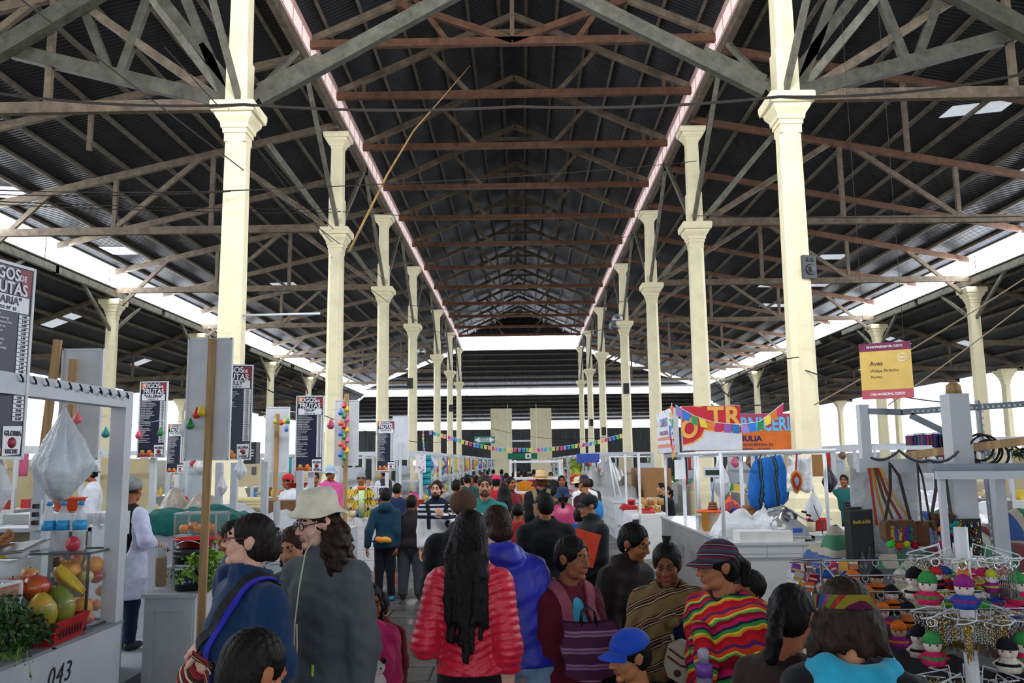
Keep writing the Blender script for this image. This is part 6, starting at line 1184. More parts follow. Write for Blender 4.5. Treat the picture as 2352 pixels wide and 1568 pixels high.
post((at(1568, 1036, 13.75).x, 13.75, 1.03), (at(1568, 1036, 13.75).x, 13.75, 2.1), .05, PP, 'white post under the left corner of the red shop sign'); post((at(1700, 1036, 13.75).x, 13.75, 1.03), (at(1700, 1036, 13.75).x, 13.75, 2.1), .05, PP, 'white post under the right corner of the red shop sign')
bunting([at(1551, 930, 12.4), at(1595, 955, 12.4), at(1640, 970, 12.4), at(1700, 975, 12.4), at(1745, 968, 12.4), at(1800, 925, 12.4)], 'string of coloured flags sagging across the red shop sign', 14, ['#8f7cc0', '#2a78d0', '#3a9a5a', '#d8c03a', '#d87a2a', '#c22a55', '#8f5cb0', '#2a8fe0'], .1, .13, seed=4)
bunting([at(1543, 925, 12.6), at(1541, 985, 12.6), at(1548, 1045, 12.6)], 'string of flags hanging straight down at the left edge of the butcher sign', 8, ['#d85a2a', '#d8c03a', '#3a9a5a', '#2a78d0', '#8f7cc0', '#c22a2a'], .07, .12, seed=6, tri=True)
v = at(2040, 915, 14); o = thing('hanging_sign', 'maroon and yellow hanging sign for poultry reading Aves', 'sign', v, -.5); SW_, SH_ = .78, .92
MB().box((0, 0, SH_ / 2), (SW_, .03, SH_)).build('panel', mat('#cfae5a', 'plain', .4), o); MB().box((0, -.002, SH_ - .065), (SW_ + .004, .034, .13)).build('top_band', mat('#6e1f45', 'plain', .4), o); MB().box((0, -.002, .075), (SW_ + .004, .034, .15)).build('bottom_band', mat('#b0505a', 'plain', .4), o)
text('MUNICIPALIDAD DEL CUSCO', .05, PLATE, o, (.0, -.02, SH_ - .065), sx=.82, bold=.001); text('CAJA MUNICIPAL CUSCO', .055, PLATE, o, (0, -.02, .075), sx=.84, bold=.0015); DK = mat('#5a4638', 'plain', .5)
text('Aves', .1, DK, o, (-.24, -.02, .58), align='LEFT', bold=.0015); text('Walpa Pirinchu', .07, DK, o, (-.24, -.02, .46), align='LEFT'); text('Poultry', .06, DK, o, (-.24, -.02, .36), align='LEFT')
MB().torus((.26, -.02, .66), .065, .006, Matrix.Rotation(PI / 2, 3, 'X'), 24, 5).build('arrow_ring', PLATE, o); MB().box((.265, -.02, .66), (.07, .006, .014)).prism([(.215, .66), (.245, .69), (.245, .63)], -.023, -.017).build('arrow', PLATE, o)
for s in (-1, 1): MB().tube([(s * .3, 0, SH_), (s * .3, 0, 6.9)], .004, 5).build('hanging_wire', CABLE, o)
v = at(1855, 613, 16.62); o = thing('loudspeaker', 'grey loudspeaker box fixed to the near right column', 'loudspeaker', (v.x, 16.7, v.z), .35); MB().box((0, 0, 0), (.3, .24, .46)).build('cabinet', mat('#3c4046', 'plain', .5), o)
MB().lathe([(.11, 0), (.11, .015), (.09, .02), (.04, .004), (.03, .02), (.002, .022)], 20, (0, -.12, -.06), Matrix.Rotation(PI / 2, 3, 'X')).build('woofer', mat('#15161a', 'plain', .4), o); MB().lathe([(.04, 0), (.04, .012), (.01, .004)], 16, (.06, -.12, .14), Matrix.Rotation(PI / 2, 3, 'X')).build('tweeter', BLACK, o); MB().lathe([(.04, 0), (.04, .012), (.01, .004)], 16, (-.05, -.12, .14), Matrix.Rotation(PI / 2, 3, 'X')).build('bass_port', BLACK, o)
# ---- second stall: jars on a white cloth
tag(MB().box2((BX, 17.9, 0), (2.95, 21.2, .88)).build('market_counter', mat('#d0d1cf', 'plaster', .6)), 'white plastered counter with the jar display', 'counter')
o = thing('tablecloth', 'white tablecloth draped over the jar counter', 'tablecloth', (2.66, 19.4, .885)); MB().box((0, 0, .006), (.72, 2.4, .012)).build('top', mat('#dfe1e6', 'fabric', .8), o)
rows = [[(-.37 - .05 * (j / 5) - .03 * math.sin(i * 1.4) * j / 5, -1.2 + 2.4 * i / 16, .01 - .42 * j / 5) for i in range(17)] for j in range(6)]; MB().sheet(rows, .006).build('drape', mat('#dfe1e6', 'fabric', .8), o); rows = [[(-.38 + .74 * i / 10, -1.2 - .03 * math.sin(i * 1.7) * j / 4, .01 - .12 * j / 4) for i in range(11)] for j in range(5)]; MB().sheet(rows, .006).build('drape', mat('#dfe1e6', 'fabric', .8), o)
for i in range(16): jar((2.55 + .115 * (i % 4) + .1 * (i > 7), 18.6 + .33 * (i % 3) + .1 * (i // 6), .9 + .14 * (i // 8)), '%s jar of preserves on the white tablecloth, %s of the %s tier' % (('amber', 'brown', 'golden', 'honey')[i % 4], ORD[i % 8].replace('nearest', 'first'), ('lower', 'upper')[i // 8]), .14, .055, ('#b8843a', '#8a5a2c', '#c99a4a', '#a8722c')[i % 4], ('#c9ad6a', '#d8d2c0')[i % 2], 'jars on the white tablecloth')
bucket((2.52, 20.2, .9), 'red drinking tumbler on the white tablecloth', .2, .09, '#c02a24', name='tumbler', handle=False); cover((2.42, 19.9, .9), 'red folded cloth at the far end of the white tablecloth', .4, .5, .12, mat('#a81824', 'fabric', .7), 14); cover((2.62, 18.35, .9), 'red packet pile at the near end of the white tablecloth', .28, .3, .12, mat('#b01c28', 'film', .4, a=1.0), 15)
for x, y in ((2.45, 18.2), (2.5, 21.0)): post((x, y, .885), (x, y, 2.15), .05, PP, 'white pipe post of the jar stall, %s end' % ('near', 'far')[y > 20])
for i, (px_, py_, Y) in enumerate(((1519, 1109, 20.4), (1532, 1116, 19.7))): man('person in black seated behind the jars, %s' % ('the farther of two', 'the nearer of two')[i], px_, py_, Y, -70, skin=TAN, fem=True, hair=('pony', BK), top=dict(col='#14161a', hem=.4, inf=.03), legs=dict(col='#1a1c22'))
tag(MB().box2((3.35, 18.3, 0), (3.9, 18.7, .8)).build('chair', CARD), 'brown board beside the black dressed sitter', 'board')
# ---- freezer and grilles beyond
o = thing('chest_freezer', 'white chest with a wire grille side in the right row', 'freezer', (2.75, 24.2, 0)); MB().box((0, 0, .45), (.75, 3.0, .9)).build('chest', WPAINT, o); MB().box((0, 0, .92), (.8, 3.04, .05)).build('lid', WHITE, o); q = MB()
for i in range(8): q.box((-.385, -1.3 + .37 * i, .5), (.02, .025, .6))
for k in range(3): q.box((-.385, 0, .25 + .25 * k), (.02, 2.7, .025))
q.build('grille', WHITE, o)
o = thing('pipe_rack', 'leaning white pipe trestle on the chest freezer', 'rack', (2.6, 23.4, .95))
for a, b in (((-.1, 0, 0), (-.25, 0, 1.15)), ((.1, .3, 0), (-.2, .3, 1.15)), ((.55, .1, 0), (.55, .1, 1.2)), ((-.25, 0, 1.15), (.8, .2, 1.15))): MB().tube([a, b], .022, 8).build('pipe', PP, o)
tag(MB().box2((3.7, 26.2, 0), (4.5, 29.5, 1.75)).build('carton_stack', CARD), 'tall brown carton wall behind the grey tarpaulin', 'cartons')
cover((2.8, 27.9, .2), 'big grey tarpaulin heaped over a stall in the right row', 1.7, 3.4, 1.85, mat('#a7a8a8', 'film', .55, a=1.0), 17, n=28); tag(MB().box2((2.1, 26.5, 0), (3.4, 29.3, .95)).build('market_counter', TILEY), 'counter hidden under the grey tarpaulin', 'counter')
tag_loc(MB().box((0, 0, 0), (.75, .5, .3)), 'crate', mat('#2a4aa8', 'plain', .5), at(1350, 1052, 29), 'blue plastic crate on top of the tarpaulin heap', 'crate')
o = thing('fruit_sack', 'net sack of green and red fruit beside the tarpaulin heap', 'sack', at(1323, 1078, 29.5)); MB().box((0, 0, .12), (.42, .3, .5)).build('green_net', mat('#8aa82a', 'speck', .6, scale=14, cols=[(0, '#7a9a22'), (.5, '#b8c84a'), (.8, '#4a6a1a')]), o); MB().box((0, 0, -.32), (.42, .3, .38)).build('red_net', mat('#b0401c', 'speck', .6, scale=14, cols=[(0, '#a82a1c'), (.5, '#d88a2a'), (.8, '#c8501c')]), o)
# ================================================================== CRAFT STALL AT THE RIGHT EDGE
post((2.52, 5.0, 0), (2.52, 5.0, 2.36), .115, WPAINT, 'thick white post of the craft stall'); tag_loc(MB().lathe([(.045, 0), (.04, .05), (.015, .07)], 10), 'post_stub', WOOD, (2.52, 5.0, 2.362), 'wooden stub on top of the thick white post', 'wood'); post((3.57, 9.0, 0), (3.57, 9.0, 2.55), .10, WPAINT, 'slim white post left of the craft stall')
tag(MB().beam((1.98, 5.12, 1.955), (2.46, 5.12, 1.945), .05, .08).build('hanging_rail', WPAINT), 'white rail from which the woven shoulder bags hang', 'rail')
o = thing('stall_frame', 'grey steel and white pipe frame of the craft stall', 'stall frame', (2.16, 4.6, 0)); GM = mat('#848b94', 'metal', .45)
MB().beam((0, 0, 1.94), (1.3, 0, 1.94), .05, .045).build('steel_rail', GM, o); MB().beam((-.02, -.1, 1.905), (1.3, -.35, 1.9), .05, .04).build('front_rail', WPAINT, o); MB().box((.015, -.08, .95), (.03, .03, 1.9)).build('post', WPAINT, o); MB().box((.62, .5, .98), (.06, .06, 1.9)).build('post', WPAINT, o)
AN = mat('#7d858e', 'metal', .4); o = thing('slotted_angle_frame', 'punched steel angle frame above the craft stall', 'frame', (2.5, 5.6, 0)); q = MB()
for a, b in (((-.02, 0, 2.29), (.9, 0, 2.34)), ((.5, 0, 1.2), (.47, 0, 2.36)), ((.03, 0, 2.27), (.55, 0, 2.0)), ((-.24, .02, 2.3), (.0, .02, 2.29))): q.beam(a, b, .012, .04)
q.mt(1)
for k in range(24): q.box((.04 + .035 * k, -.008, 2.292 + .0018 * k), (.014, .004, .014)).box((.482 + .0005 * k, -.008, 1.3 + .045 * k), (.012, .004, .018))
q.build('punched_angle', [AN, mat('#dfe3e8', 'plain', .5)], o)
tag(MB().beam((2.36, 5.3, 2.01), (2.85, 4.55, 2.1), .02, .045).build('plank', WOOD), 'brown plank slanting behind the thick white post', 'plank'); o = thing('cable_coil', 'coil of black cable looped at the thick white post', 'cable', (2.62, 4.95, 2.05))
for i in range(4): MB().torus((.02 * i, 0, -.015 * i), .075 + .01 * (i % 2), .007, Euler((PI / 2 + .2 * i, .3 * i, 0)).to_matrix(), 22, 6).build('loop', CABLE, o)
cable([(2.05, 5.1, 2.0), (2.2, 5.05, 2.04), (2.35, 5.0, 1.98), (2.47, 4.9, 2.03)], 'grey cable along the bag rail', .008, mat('#4a4d52', 'plain', .6), .03)
tag(MB().sheet([[(2.12 + .05 * i, 5.62 + .03 * math.sin(i * 2.1 + j * .4), 1.93 - .09 * j) for i in range(10)] for j in range(7)], .008).build('plastic_sheet', mat('#d3d7dc', 'film', .35, a=.8)), 'translucent plastic sheeting hanging behind the woven bags', 'plastic sheet')
# shoulder bags
STRAP = mat('#2a1716', 'plain', .5)
def craft_bag(loc, w, h, label, cols, rz=0, pom=True, top=None):
    o = thing('shoulder_bag', label, 'bag', loc, rz, 'woven shoulder bags on the rail'); bm_ = mat('#6a4a34', 'fabric', .85); pts = [(-w / 2, -h * .3), (-w / 2, h * .35), (-w * .4, h / 2), (w * .4, h / 2), (w / 2, h * .35), (w / 2, -h * .3), (w * .38, -h / 2), (-w * .38, -h / 2)]
    MB().prism(pts, -.035, .035).build('bag_body', bm_, o); n = len(cols)
    for i, c in enumerate(cols): MB().box((-w * .36 + w * .72 * (i + .5) / n, -.038, -h * .08), (w * .72 / n * .92, .008, h * .68)).build('woven_band', mat(c, 'speck', .8, scale=120, cols=[(0, c), (.6, '#2a2030'), (.8, c)]), o)
    MB().prism([(-w * .3, h / 2), (w * .3, h / 2), (w * .06, h * .12), (-w * .06, h * .12)], -.05, -.036).build('flap', bm_, o); tz = top - loc[2]
    MB().ribbon([(-w * .42, 0, h * .4), (-w * .1, .02, tz * .6), (-.01, .02, tz), (.04, .02, tz * .8), (w * .42, 0, h * .4)], (0, -1, 0), .018, .005).build('strap', STRAP, o)
    if pom:
        for i, c in enumerate(('#3ad84a', '#d84a24', '#b8d82a', '#a81c3a')): MB().ell((-w * .35 + w * .25 * i, -.03, -h * .55 - .01 * (i % 2)), .021, None, 10, 8).build('pompom', mat(c, 'knit', .95), o)
    return o
craft_bag((2.13, 4.98, 1.585), .185, .125, 'brown woven shoulder bag with bright stripes and pompoms', ['#b8922a', '#3a4a8a', '#c9a83a', '#8a2a5a', '#3a3a8a', '#2a6a5a'], .1, True, 1.97); craft_bag((2.29, 4.98, 1.57), .12, .14, 'brown woven shoulder bag with a pale blue side, second on the rail', ['#8a9ab8', '#a8b0c8'], .7, False, 1.97); craft_bag((2.4, 5.02, 1.62), .12, .12, 'small dark shoulder bag half hidden behind the thick white post', ['#5a2a2a', '#8a6a3a'], -.3, False, 1.96)
o = thing('belts', 'bundle of orange and brown belts hanging left of the striped bag', 'belts', (2.05, 5.08, 1.94))
for i, c in enumerate(('#a8381c', '#b8842a', '#5a3a1c', '#8a2a24', '#c89a4a')): MB().ribbon([(-.02 + .012 * i, -.01 * i, 0), (-.01 + .025 * i, -.01 * i, -.16), (.0 + .05 * i, -.01 * i, -.33)], (0, -1, 0), .016, .004).build('belt', mat(c, 'plain', .6), o)
for i in range(4):
    o = thing('poster_display', '%s black display panel leaning with yellow script' % ('front', 'second', 'third', 'rear')[i], 'display panel', (2.12 + .03 * i, 5.5 + .1 * i, 1.23 + .012 * i), .55, 'black display panels'); MB().box((0, 0, .22), (.22, .012, .44)).build('panel', mat('#070707', 'plain', .75), o); MB().box((-.11, 0, .22), (.008, .016, .45)).box((.11, 0, .22), (.008, .016, .45)).box((0, 0, .442), (.22, .016, .008)).build('edge', BLACK, o)
    if i == 0:
        text('Mantilla de Baño', .03, mat('#b8a42a', 'plain', .5), o, (0, -.009, .37), shear=.1, sx=.85, bold=.0008); MB().prism([(-.07, .05), (-.02, .2), (.02, .12), (.06, .22), (.08, .06), (.02, .02)], -.007, -.009).build('mountain_picture', mat('#3a4448', 'speck', .6, scale=40, cols=[(0, '#1a2022'), (.5, '#5a686c'), (.8, '#2a3436')]), o)
tag(MB().box2((1.98, 5.4, 0), (2.9, 6.2, 1.225)).build('display_table', mat('#2a2730', 'fabric', .9)), 'dark draped table under the black display panels', 'table')
TARP = lambda a: mat('#7a8a86', 'stripe', .6, axis=a, period=.55, warp=.05, cols=[(0, '#7c4044'), (.16, '#a8a090'), (.28, '#3f5a92'), (.46, '#b0a898'), (.56, '#3f7a5c'), (.74, '#a8a094'), (.86, '#2f5a40')])
cover((2.62, 6.75, 1.05), 'striped blue, green and red tarpaulin left of the black panels', .85, .7, .5, TARP('Z'), 23); cover((3.3, 6.3, 1.1), 'striped red and green tarpaulin behind the thick white post', 1.5, 1.1, .55, TARP('X'), 25); tag(MB().box2((2.24, 6.4, 0), (3.9, 7.5, 1.06)).build('market_counter', TILEX), 'white counter under the striped tarpaulins', 'counter')
o = thing('earring_board', 'black board crowded with earrings by the thick white post', 'earring board', (2.42, 4.82, 1.56), .1); MB().box((0, 0, 0), (.2, .012, .2)).build('board', BLACK, o)
_r = random.Random(2)
for i in range(60):
    x, z = -.085 + .17 * _r.random(), -.085 + .17 * _r.random(); MB().torus((x, -.012, z), .006 + .004 * _r.random(), .0016, Matrix.Rotation(PI / 2, 3, 'X'), 10, 4).ell((x, -.014, z - .012), (.005, .004, .008), None, 6, 5).build('earring', mat(_r.choice(['#b8b0a0', '#c9a83a', '#8a9a7a', '#b03a4a', '#3a6a8a', '#d8d0c0']), 'metal', .3), o)
for i in range(14): tag_loc(MB().ell((0, 0, 0), .014 + .006 * _r.random(), None, 10, 8), 'pompom', mat(_r.choice(['#c22a6a', '#d8c22a', '#c23a2a', '#2a8a8a', '#8a2a7a', '#e0742a']), 'knit', .95), (2.28 + .1 * _r.random(), 4.8, 1.5 + .17 * _r.random()), 'small wool pompom between the bags and the earring board, %s' % ORD[i].replace('nearest', 'first'), 'pompom', group='wool pompoms by the earring board')
# craft table and textiles
o = thing('craft_table', 'dark cloth covered table full of crafts at the lower right', 'table', (2.5, 4.2, 0)); MB().box((.1, .0, .6), (1.7, 1.7, 1.2)).build('draped_body', mat('#17141c', 'fabric', .9), o)
for i in range(9):
    c = ['#1c1c20', '#3a3a42', '#5a1c2c', '#24202c', '#6a2030', '#2a2a34', '#4a3a5a', '#20242a', '#3a1c24'][i]
    tag_loc(MB().sheet([[(-.17 + .34 * a / 8, -.06 + .12 * b / 4, .03 * math.sin(PI * b / 4) + .004 * math.sin(a * 2 + i)) for a in range(9)] for b in range(5)], .02), 'folded_textile', mat(c, 'stripe', .85, axis='X', period=.06, warp=.06, cols=[(0, c), (.5, '#c0c0c4' if i % 2 == 0 else '#8a2a3a'), (.6, c), (.8, '#4a4a54')]), (1.95 + .16 * (i % 3), 4.15 + .28 * (i // 3), 1.215 + .03 * (i % 2)), '%s folded textile on the craft table, %s' % (('black and white', 'grey', 'wine red')[i % 3], ('front row', 'middle row', 'back row')[i // 3]), 'textile', .2 * i, 'folded textiles on the craft table')
# candy strips
o = thing('candy_rack', 'wire rack of sweets in front of the butcher counter', 'rack', (1.6, 4.85, 0)); MB().tube([(-.12, 0, 1.45), (.22, 0, 1.44)], .006, 6).tube([(-.12, .05, 1.43), (.22, .05, 1.42)], .006, 6).tube([(.0, .1, 0), (.0, .1, 1.44)], .012, 6).tube([(.2, .1, 0), (.2, .1, 1.44)], .012, 6).build('wire_frame', STEEL, o)
for i in range(30):
    c = ['#7a2a9a', '#c8602a', '#2a4ab0', '#a81c34', '#d8a02a', '#5a1a2a', '#d0d0d4', '#c22a6a'][(i * 5) % 8]; z = 1.41 - .055 * (i // 6)
    oo = thing('sweet_packet', '%s sweet packet on the wire rack, %s row, %s from the left' % (('violet', 'orange', 'blue', 'red', 'gold', 'maroon', 'silver', 'pink')[(i * 5) % 8], ('top', 'second', 'third', 'fourth', 'bottom')[i // 6], ORD[i % 6].replace('nearest', 'first')), 'sweets', (1.5 + .06 * (i % 6) + _r.uniform(-.015, .015), 4.82 - .008 * (i // 6), z + _r.uniform(-.015, .015)), 0, 'sweet packets on the wire rack', rot=(_r.uniform(-.3, .3), _r.uniform(-.7, .7), _r.uniform(-.5, .5)))
    MB().prism([(-.024, -.026), (.024, -.026), (.026, .0), (.024, .026), (-.024, .026), (-.026, 0)], -.006, .006).build('wrapper', mat(c, 'plain', .3), oo); MB().box((0, -.007, .008 * (i % 3 - 1)), (.046, .002, .01)).build('print', mat('#e0d8c8' if i % 2 else '#d8b43a', 'plain', .4), oo)
# keyring stand
KX, KY = 1.62, 3.25
o = thing('rotating_stand', 'white rotating stand with three tiers of wire arms for keyrings', 'display stand', (KX, KY, 0)); MB().tube([(0, 0, 0), (0, 0, 1.74)], .024, 12).build('pole', WHITE, o); MB().lathe([(.25, 0), (.25, .03), (.03, .05)], 20).build('foot', WHITE, o)
TZ = (1.63, 1.42, 1.19)
for z in TZ:
    MB().torus((0, 0, z), .08, .003, None, 24, 6).build('ring', WHITE, o)
    for k in range(8):
        a = 2 * PI * k / 8 + .3; c, s = math.cos(a), math.sin(a); t = Vector((-s, c, 0)) * .03; d = Vector((c, s, 0)); u = Vector((0, 0, 1))
        MB().tube([d * .07 + t + u * z, d * .08 + t + u * (z + .045), d * .18 + t + u * (z + .015), d * .19 + u * (z + .005), d * .18 - t + u * (z + .0), d * .09 - t + u * (z - .0)], .0026, 6).build('wire_arm', WHITE, o)
def ring_chain(o, l, m): MB().torus((0, 0, -.012), .014, .0022, Matrix.Rotation(PI / 2, 3, 'X'), 14, 5).build('key_ring', m, o); MB().tube([(0, 0, -.026), (0, 0, -l)], .002, 5).build('chain', m, o)
GOLD, SILV = mat('#b8923c', 'metal', .3), mat('#a8a8a4', 'metal', .3)
def doll(loc, label, skin, hat, body, rz, s=1.0, llama=False):
    o = thing('doll_keyring', label, 'doll keyring', loc, rz, 'knitted doll keyrings'); ring_chain(o, .05, SILV); k = lambda c: mat(c, 'knit', .95)
    MB().ell((0, 0, -.085 * s), .03 * s, None, 14, 10).build('head', k(skin), o); MB().lathe([(.033 * s, -.078 * s), (.03 * s, -.06 * s), (.018 * s, -.045 * s), (.002, -.038 * s)], 14).build('hat', k(hat), o)
    for x in (-.011, .011): MB().ell((x * s, -.0275 * s, -.083 * s), .0035 * s, None, 6, 5).build('eye', BLACK, o)
    MB().lathe([(.004, -.155 * s), (.036 * s, -.15 * s), (.04 * s, -.13 * s), (.026 * s, -.108 * s), (.012 * s, -.1 * s)], 14).build('body', k(body), o); MB().torus((0, -.0, -.126 * s), .036 * s, .006 * s, None, 14, 6).build('trim', k(hat if not llama else '#e0742a'), o)
    for x in (-1, 1): MB().tube([(x * .02 * s, 0, -.112 * s), (x * .045 * s, -.01 * s, -.13 * s)], .008 * s, 6).build('arm', k(body), o)
    return o
def chains(loc, label, m, n, rz=0, seed=0):
    o = thing('keyring_bundle', label, 'keyrings', loc, rz, 'metal keyring bundles'); r = random.Random(seed)
    for i in range(n):
        x, y = -.05 + .1 * i / (n - 1), r.uniform(-.012, .012); q = MB().torus((x, y, -.014), .012, .002, Euler((PI / 2, 0, r.uniform(0, 3))).to_matrix(), 12, 5); L = r.uniform(.06, .085)
        for j in range(7): q.torus((x, y, -.028 - j * L / 8), .005, .0014, Euler((PI / 2, 0, PI / 2 * (j % 2))).to_matrix(), 8, 4)
        q.prism([(x - .012, -.03 - L - .012), (x + .012, -.03 - L - .012), (x + .014, -.03 - L + .006), (x, -.03 - L + .014), (x - .014, -.03 - L + .006)], y - .002, y + .002).build('keyring', m if r.random() < .7 else SILV, o)
    return o
COLN = {'#c22a5a': 'pink', '#d8722a': 'orange', '#3a8a4a': 'green', '#2a4a9a': 'blue', '#b8b83a': 'yellow', '#8a2a7a': 'purple', '#c9c2b4': 'cream', '#b82a2a': 'red', '#1c1a20': 'black'}; CK = list(COLN); n_ = 0
for ti, z in enumerate(TZ):
    for k in range(8):
        a = 2 * PI * k / 8 + .3
        if math.sin(a) > .72: continue
        for rr_ in (.085, .125, .165):
            x, y = KX + rr_ * math.cos(a), KY + rr_ * math.sin(a); n_ += 1; face = math.atan2(x, y) * -1 + _r.uniform(-.4, .4); where = '%s tier of rotating stand, %s arm, %s' % (('top', 'middle', 'lowest')[ti], ORD[k].replace('nearest', 'first'), {.085: 'inner', .125: 'middle', .165: 'outer'}[rr_])
            if (ti == 1 and n_ % 3) or n_ % 5 == 0: chains((x, y, z + .002), '%s keyrings on the %s' % (('gold', 'silver')[n_ % 2], where), (GOLD, SILV)[n_ % 2], 9, a, n_)
            else:
                c = CK[n_ % 9]; h_ = CK[(n_ * 4 + 2) % 9]; doll((x, y, z + .002), '%s doll, %s hat, %s' % (COLN[c], COLN[h_], where), ('#d8c8c0', '#c9a088', '#e0dce0')[n_ % 3], h_, c, face, 1.05 if rr_ > .15 else .7)
o = thing('doll_rail', 'four wire rails of hanging dolls on two thin posts beside the rotating stand', 'rack', (1.43, 3.7, 0))
for r_ in range(4): MB().tube([(0, .05 + .16 * r_, 1.362 + .05 * r_), (1.02, .05 + .16 * r_, 1.362 + .05 * r_)], .004, 6).build('rail', STEEL, o)
for x in (0, 1.02):
    for r_ in (0, 3): MB().tube([(x, .05 + .16 * r_, 0), (x, .05 + .16 * r_, 1.37 + .05 * r_)], .008, 6).build('post', STEEL, o)
    MB().tube([(x, .05, 1.362), (x, .53, 1.512)], .005, 6).build('crossbar', STEEL, o)
# extra dolls and packets crowding the table behind the stand
for i in range(34):
    c = CK[(i * 5) % 9]; h_ = CK[(i * 7 + 3) % 9]; x, y = 1.46 + .115 * (i % 9), 3.75 + .16 * (i // 9); z = 1.36 + .05 * (i // 9)
    doll((x, y, z), '%s doll with %s hat on the craft table, %s row, %s from the left' % (COLN[c], COLN[h_], ('front', 'second', 'third', 'back')[i // 9], ORD[i % 9].replace('nearest', 'first')), ('#d8c8c0', '#c9a088')[i % 2], h_, c, _r.uniform(-.6, .6), 1.0)
for i in range(10):
    o = thing('plush_llama', 'cream plush llama hanging right of the rotating stand, %s from the left' % ORD[i].replace('nearest', 'first'), 'plush toy', (1.98 + .07 * (i % 5), 3.3 + .05 * (i // 5), 1.62 - .19 * (i // 5)), .5, 'plush llamas'); PL_ = mat('#b8a78e', 'knit', 1.0)
    MB().ell((0, 0, -.1), (.03, .022, .05), None, 12, 8).tube([(0, 0, -.07), (0, -.01, -.02)], .014, 8).ell((0, -.018, -.012), (.014, .024, .014), None, 10, 6).build('body', PL_, o)
    for sx in (-1, 1):
        for sz in (0, 1): MB().tube([(sx * .018, .0, -.13 + .05 * sz), (sx * .03, -.015, -.18 + .06 * sz)], .008, 6).build('leg', PL_, o)
        MB().tube([(sx * .008, -.01, 0), (sx * .01, -.008, .018)], .004, 5).build('ear', PL_, o)
    MB().torus((0, 0, -.055), .016, .004, None, 12, 5).build('neck_ribbon', mat('#c8502a', 'plain', .6), o)
o = thing('garland', 'dark tinsel garland hanging at the right edge behind the steel frame', 'garland', (2.75, 4.9, 2.08)); q = MB()
for i in range(260): p = Vector((.22 * i / 260, .03 * math.sin(i * .3), -.08 * math.sin(PI * i / 130 % PI))); d = Vector((_r.gauss(0, 1), _r.gauss(0, 1), _r.gauss(0, 1))).normalized() * .045; n = d.cross(Vector((.3, .7, .2))).normalized() * .003; q.add([p - n, p + n, p + d], [(0, 1, 2)])
q.build('tinsel', mat('#14301c', 'plain', .4), o); MB().tube([(0, 0, 0), (.11, 0, -.08), (.22, 0, 0)], .006, 6).build('core', BLACK, o)
# ================================================================== FAR STALLS, CROWD, FIXTURES
R6 = random.Random(11)
BULB = mat('#fff6ea', 'emit', .5, e=14)
GOODC = {'red': '#b02a2a', 'blue': '#2a6ab0', 'yellow': '#d0b43a', 'green': '#4a8a4a', 'white': '#d6d8da', 'orange': '#d0742a', 'teal': '#3a9aa0', 'pink': '#c85a88', 'brown': '#7a5236', 'cream': '#cfc0a0'}
def goods(x, y, z, i, where, grp):
    k = R6.random(); cn = R6.choice(list(GOODC)); c = GOODC[cn]
    if k < .3: o = tag_loc(MB().box((0, 0, .11), (.2, .16, .22)), 'packet', mat(c, 'plain', .5), (x, y, z), '%s packet %s' % (cn, where), 'packet', R6.uniform(-.3, .3), grp)
    elif k < .6: o = tag_loc(MB().lathe([(.06, 0), (.07, .02), (.07, .16), (.03, .22), (.028, .28)], 10), 'bottle', mat(c, 'plain', .3), (x, y, z), '%s bottle %s' % (cn, where), 'bottle', 0, grp)
    elif k < .8: o = tag_loc(MB().lathe([(.1, 0), (.15, .12), (.14, .12), (.09, .02)], 12).ell((0, 0, .12), (.12, .12, .07), None, 10, 6), 'bowl', mat(c, 'fruit', .5, c2=GOODC['yellow']), (x, y, z), '%s heaped bowl %s' % (cn, where), 'bowl', 0, grp)
    else: o = tag_loc(MB().ell((0, 0, .14), (.16, .13, .15), None, 10, 8), 'sack', mat(c, 'film', .5, a=1.0), (x, y, z), '%s plump sack %s' % (cn, where), 'sack', 0, grp)
    return o
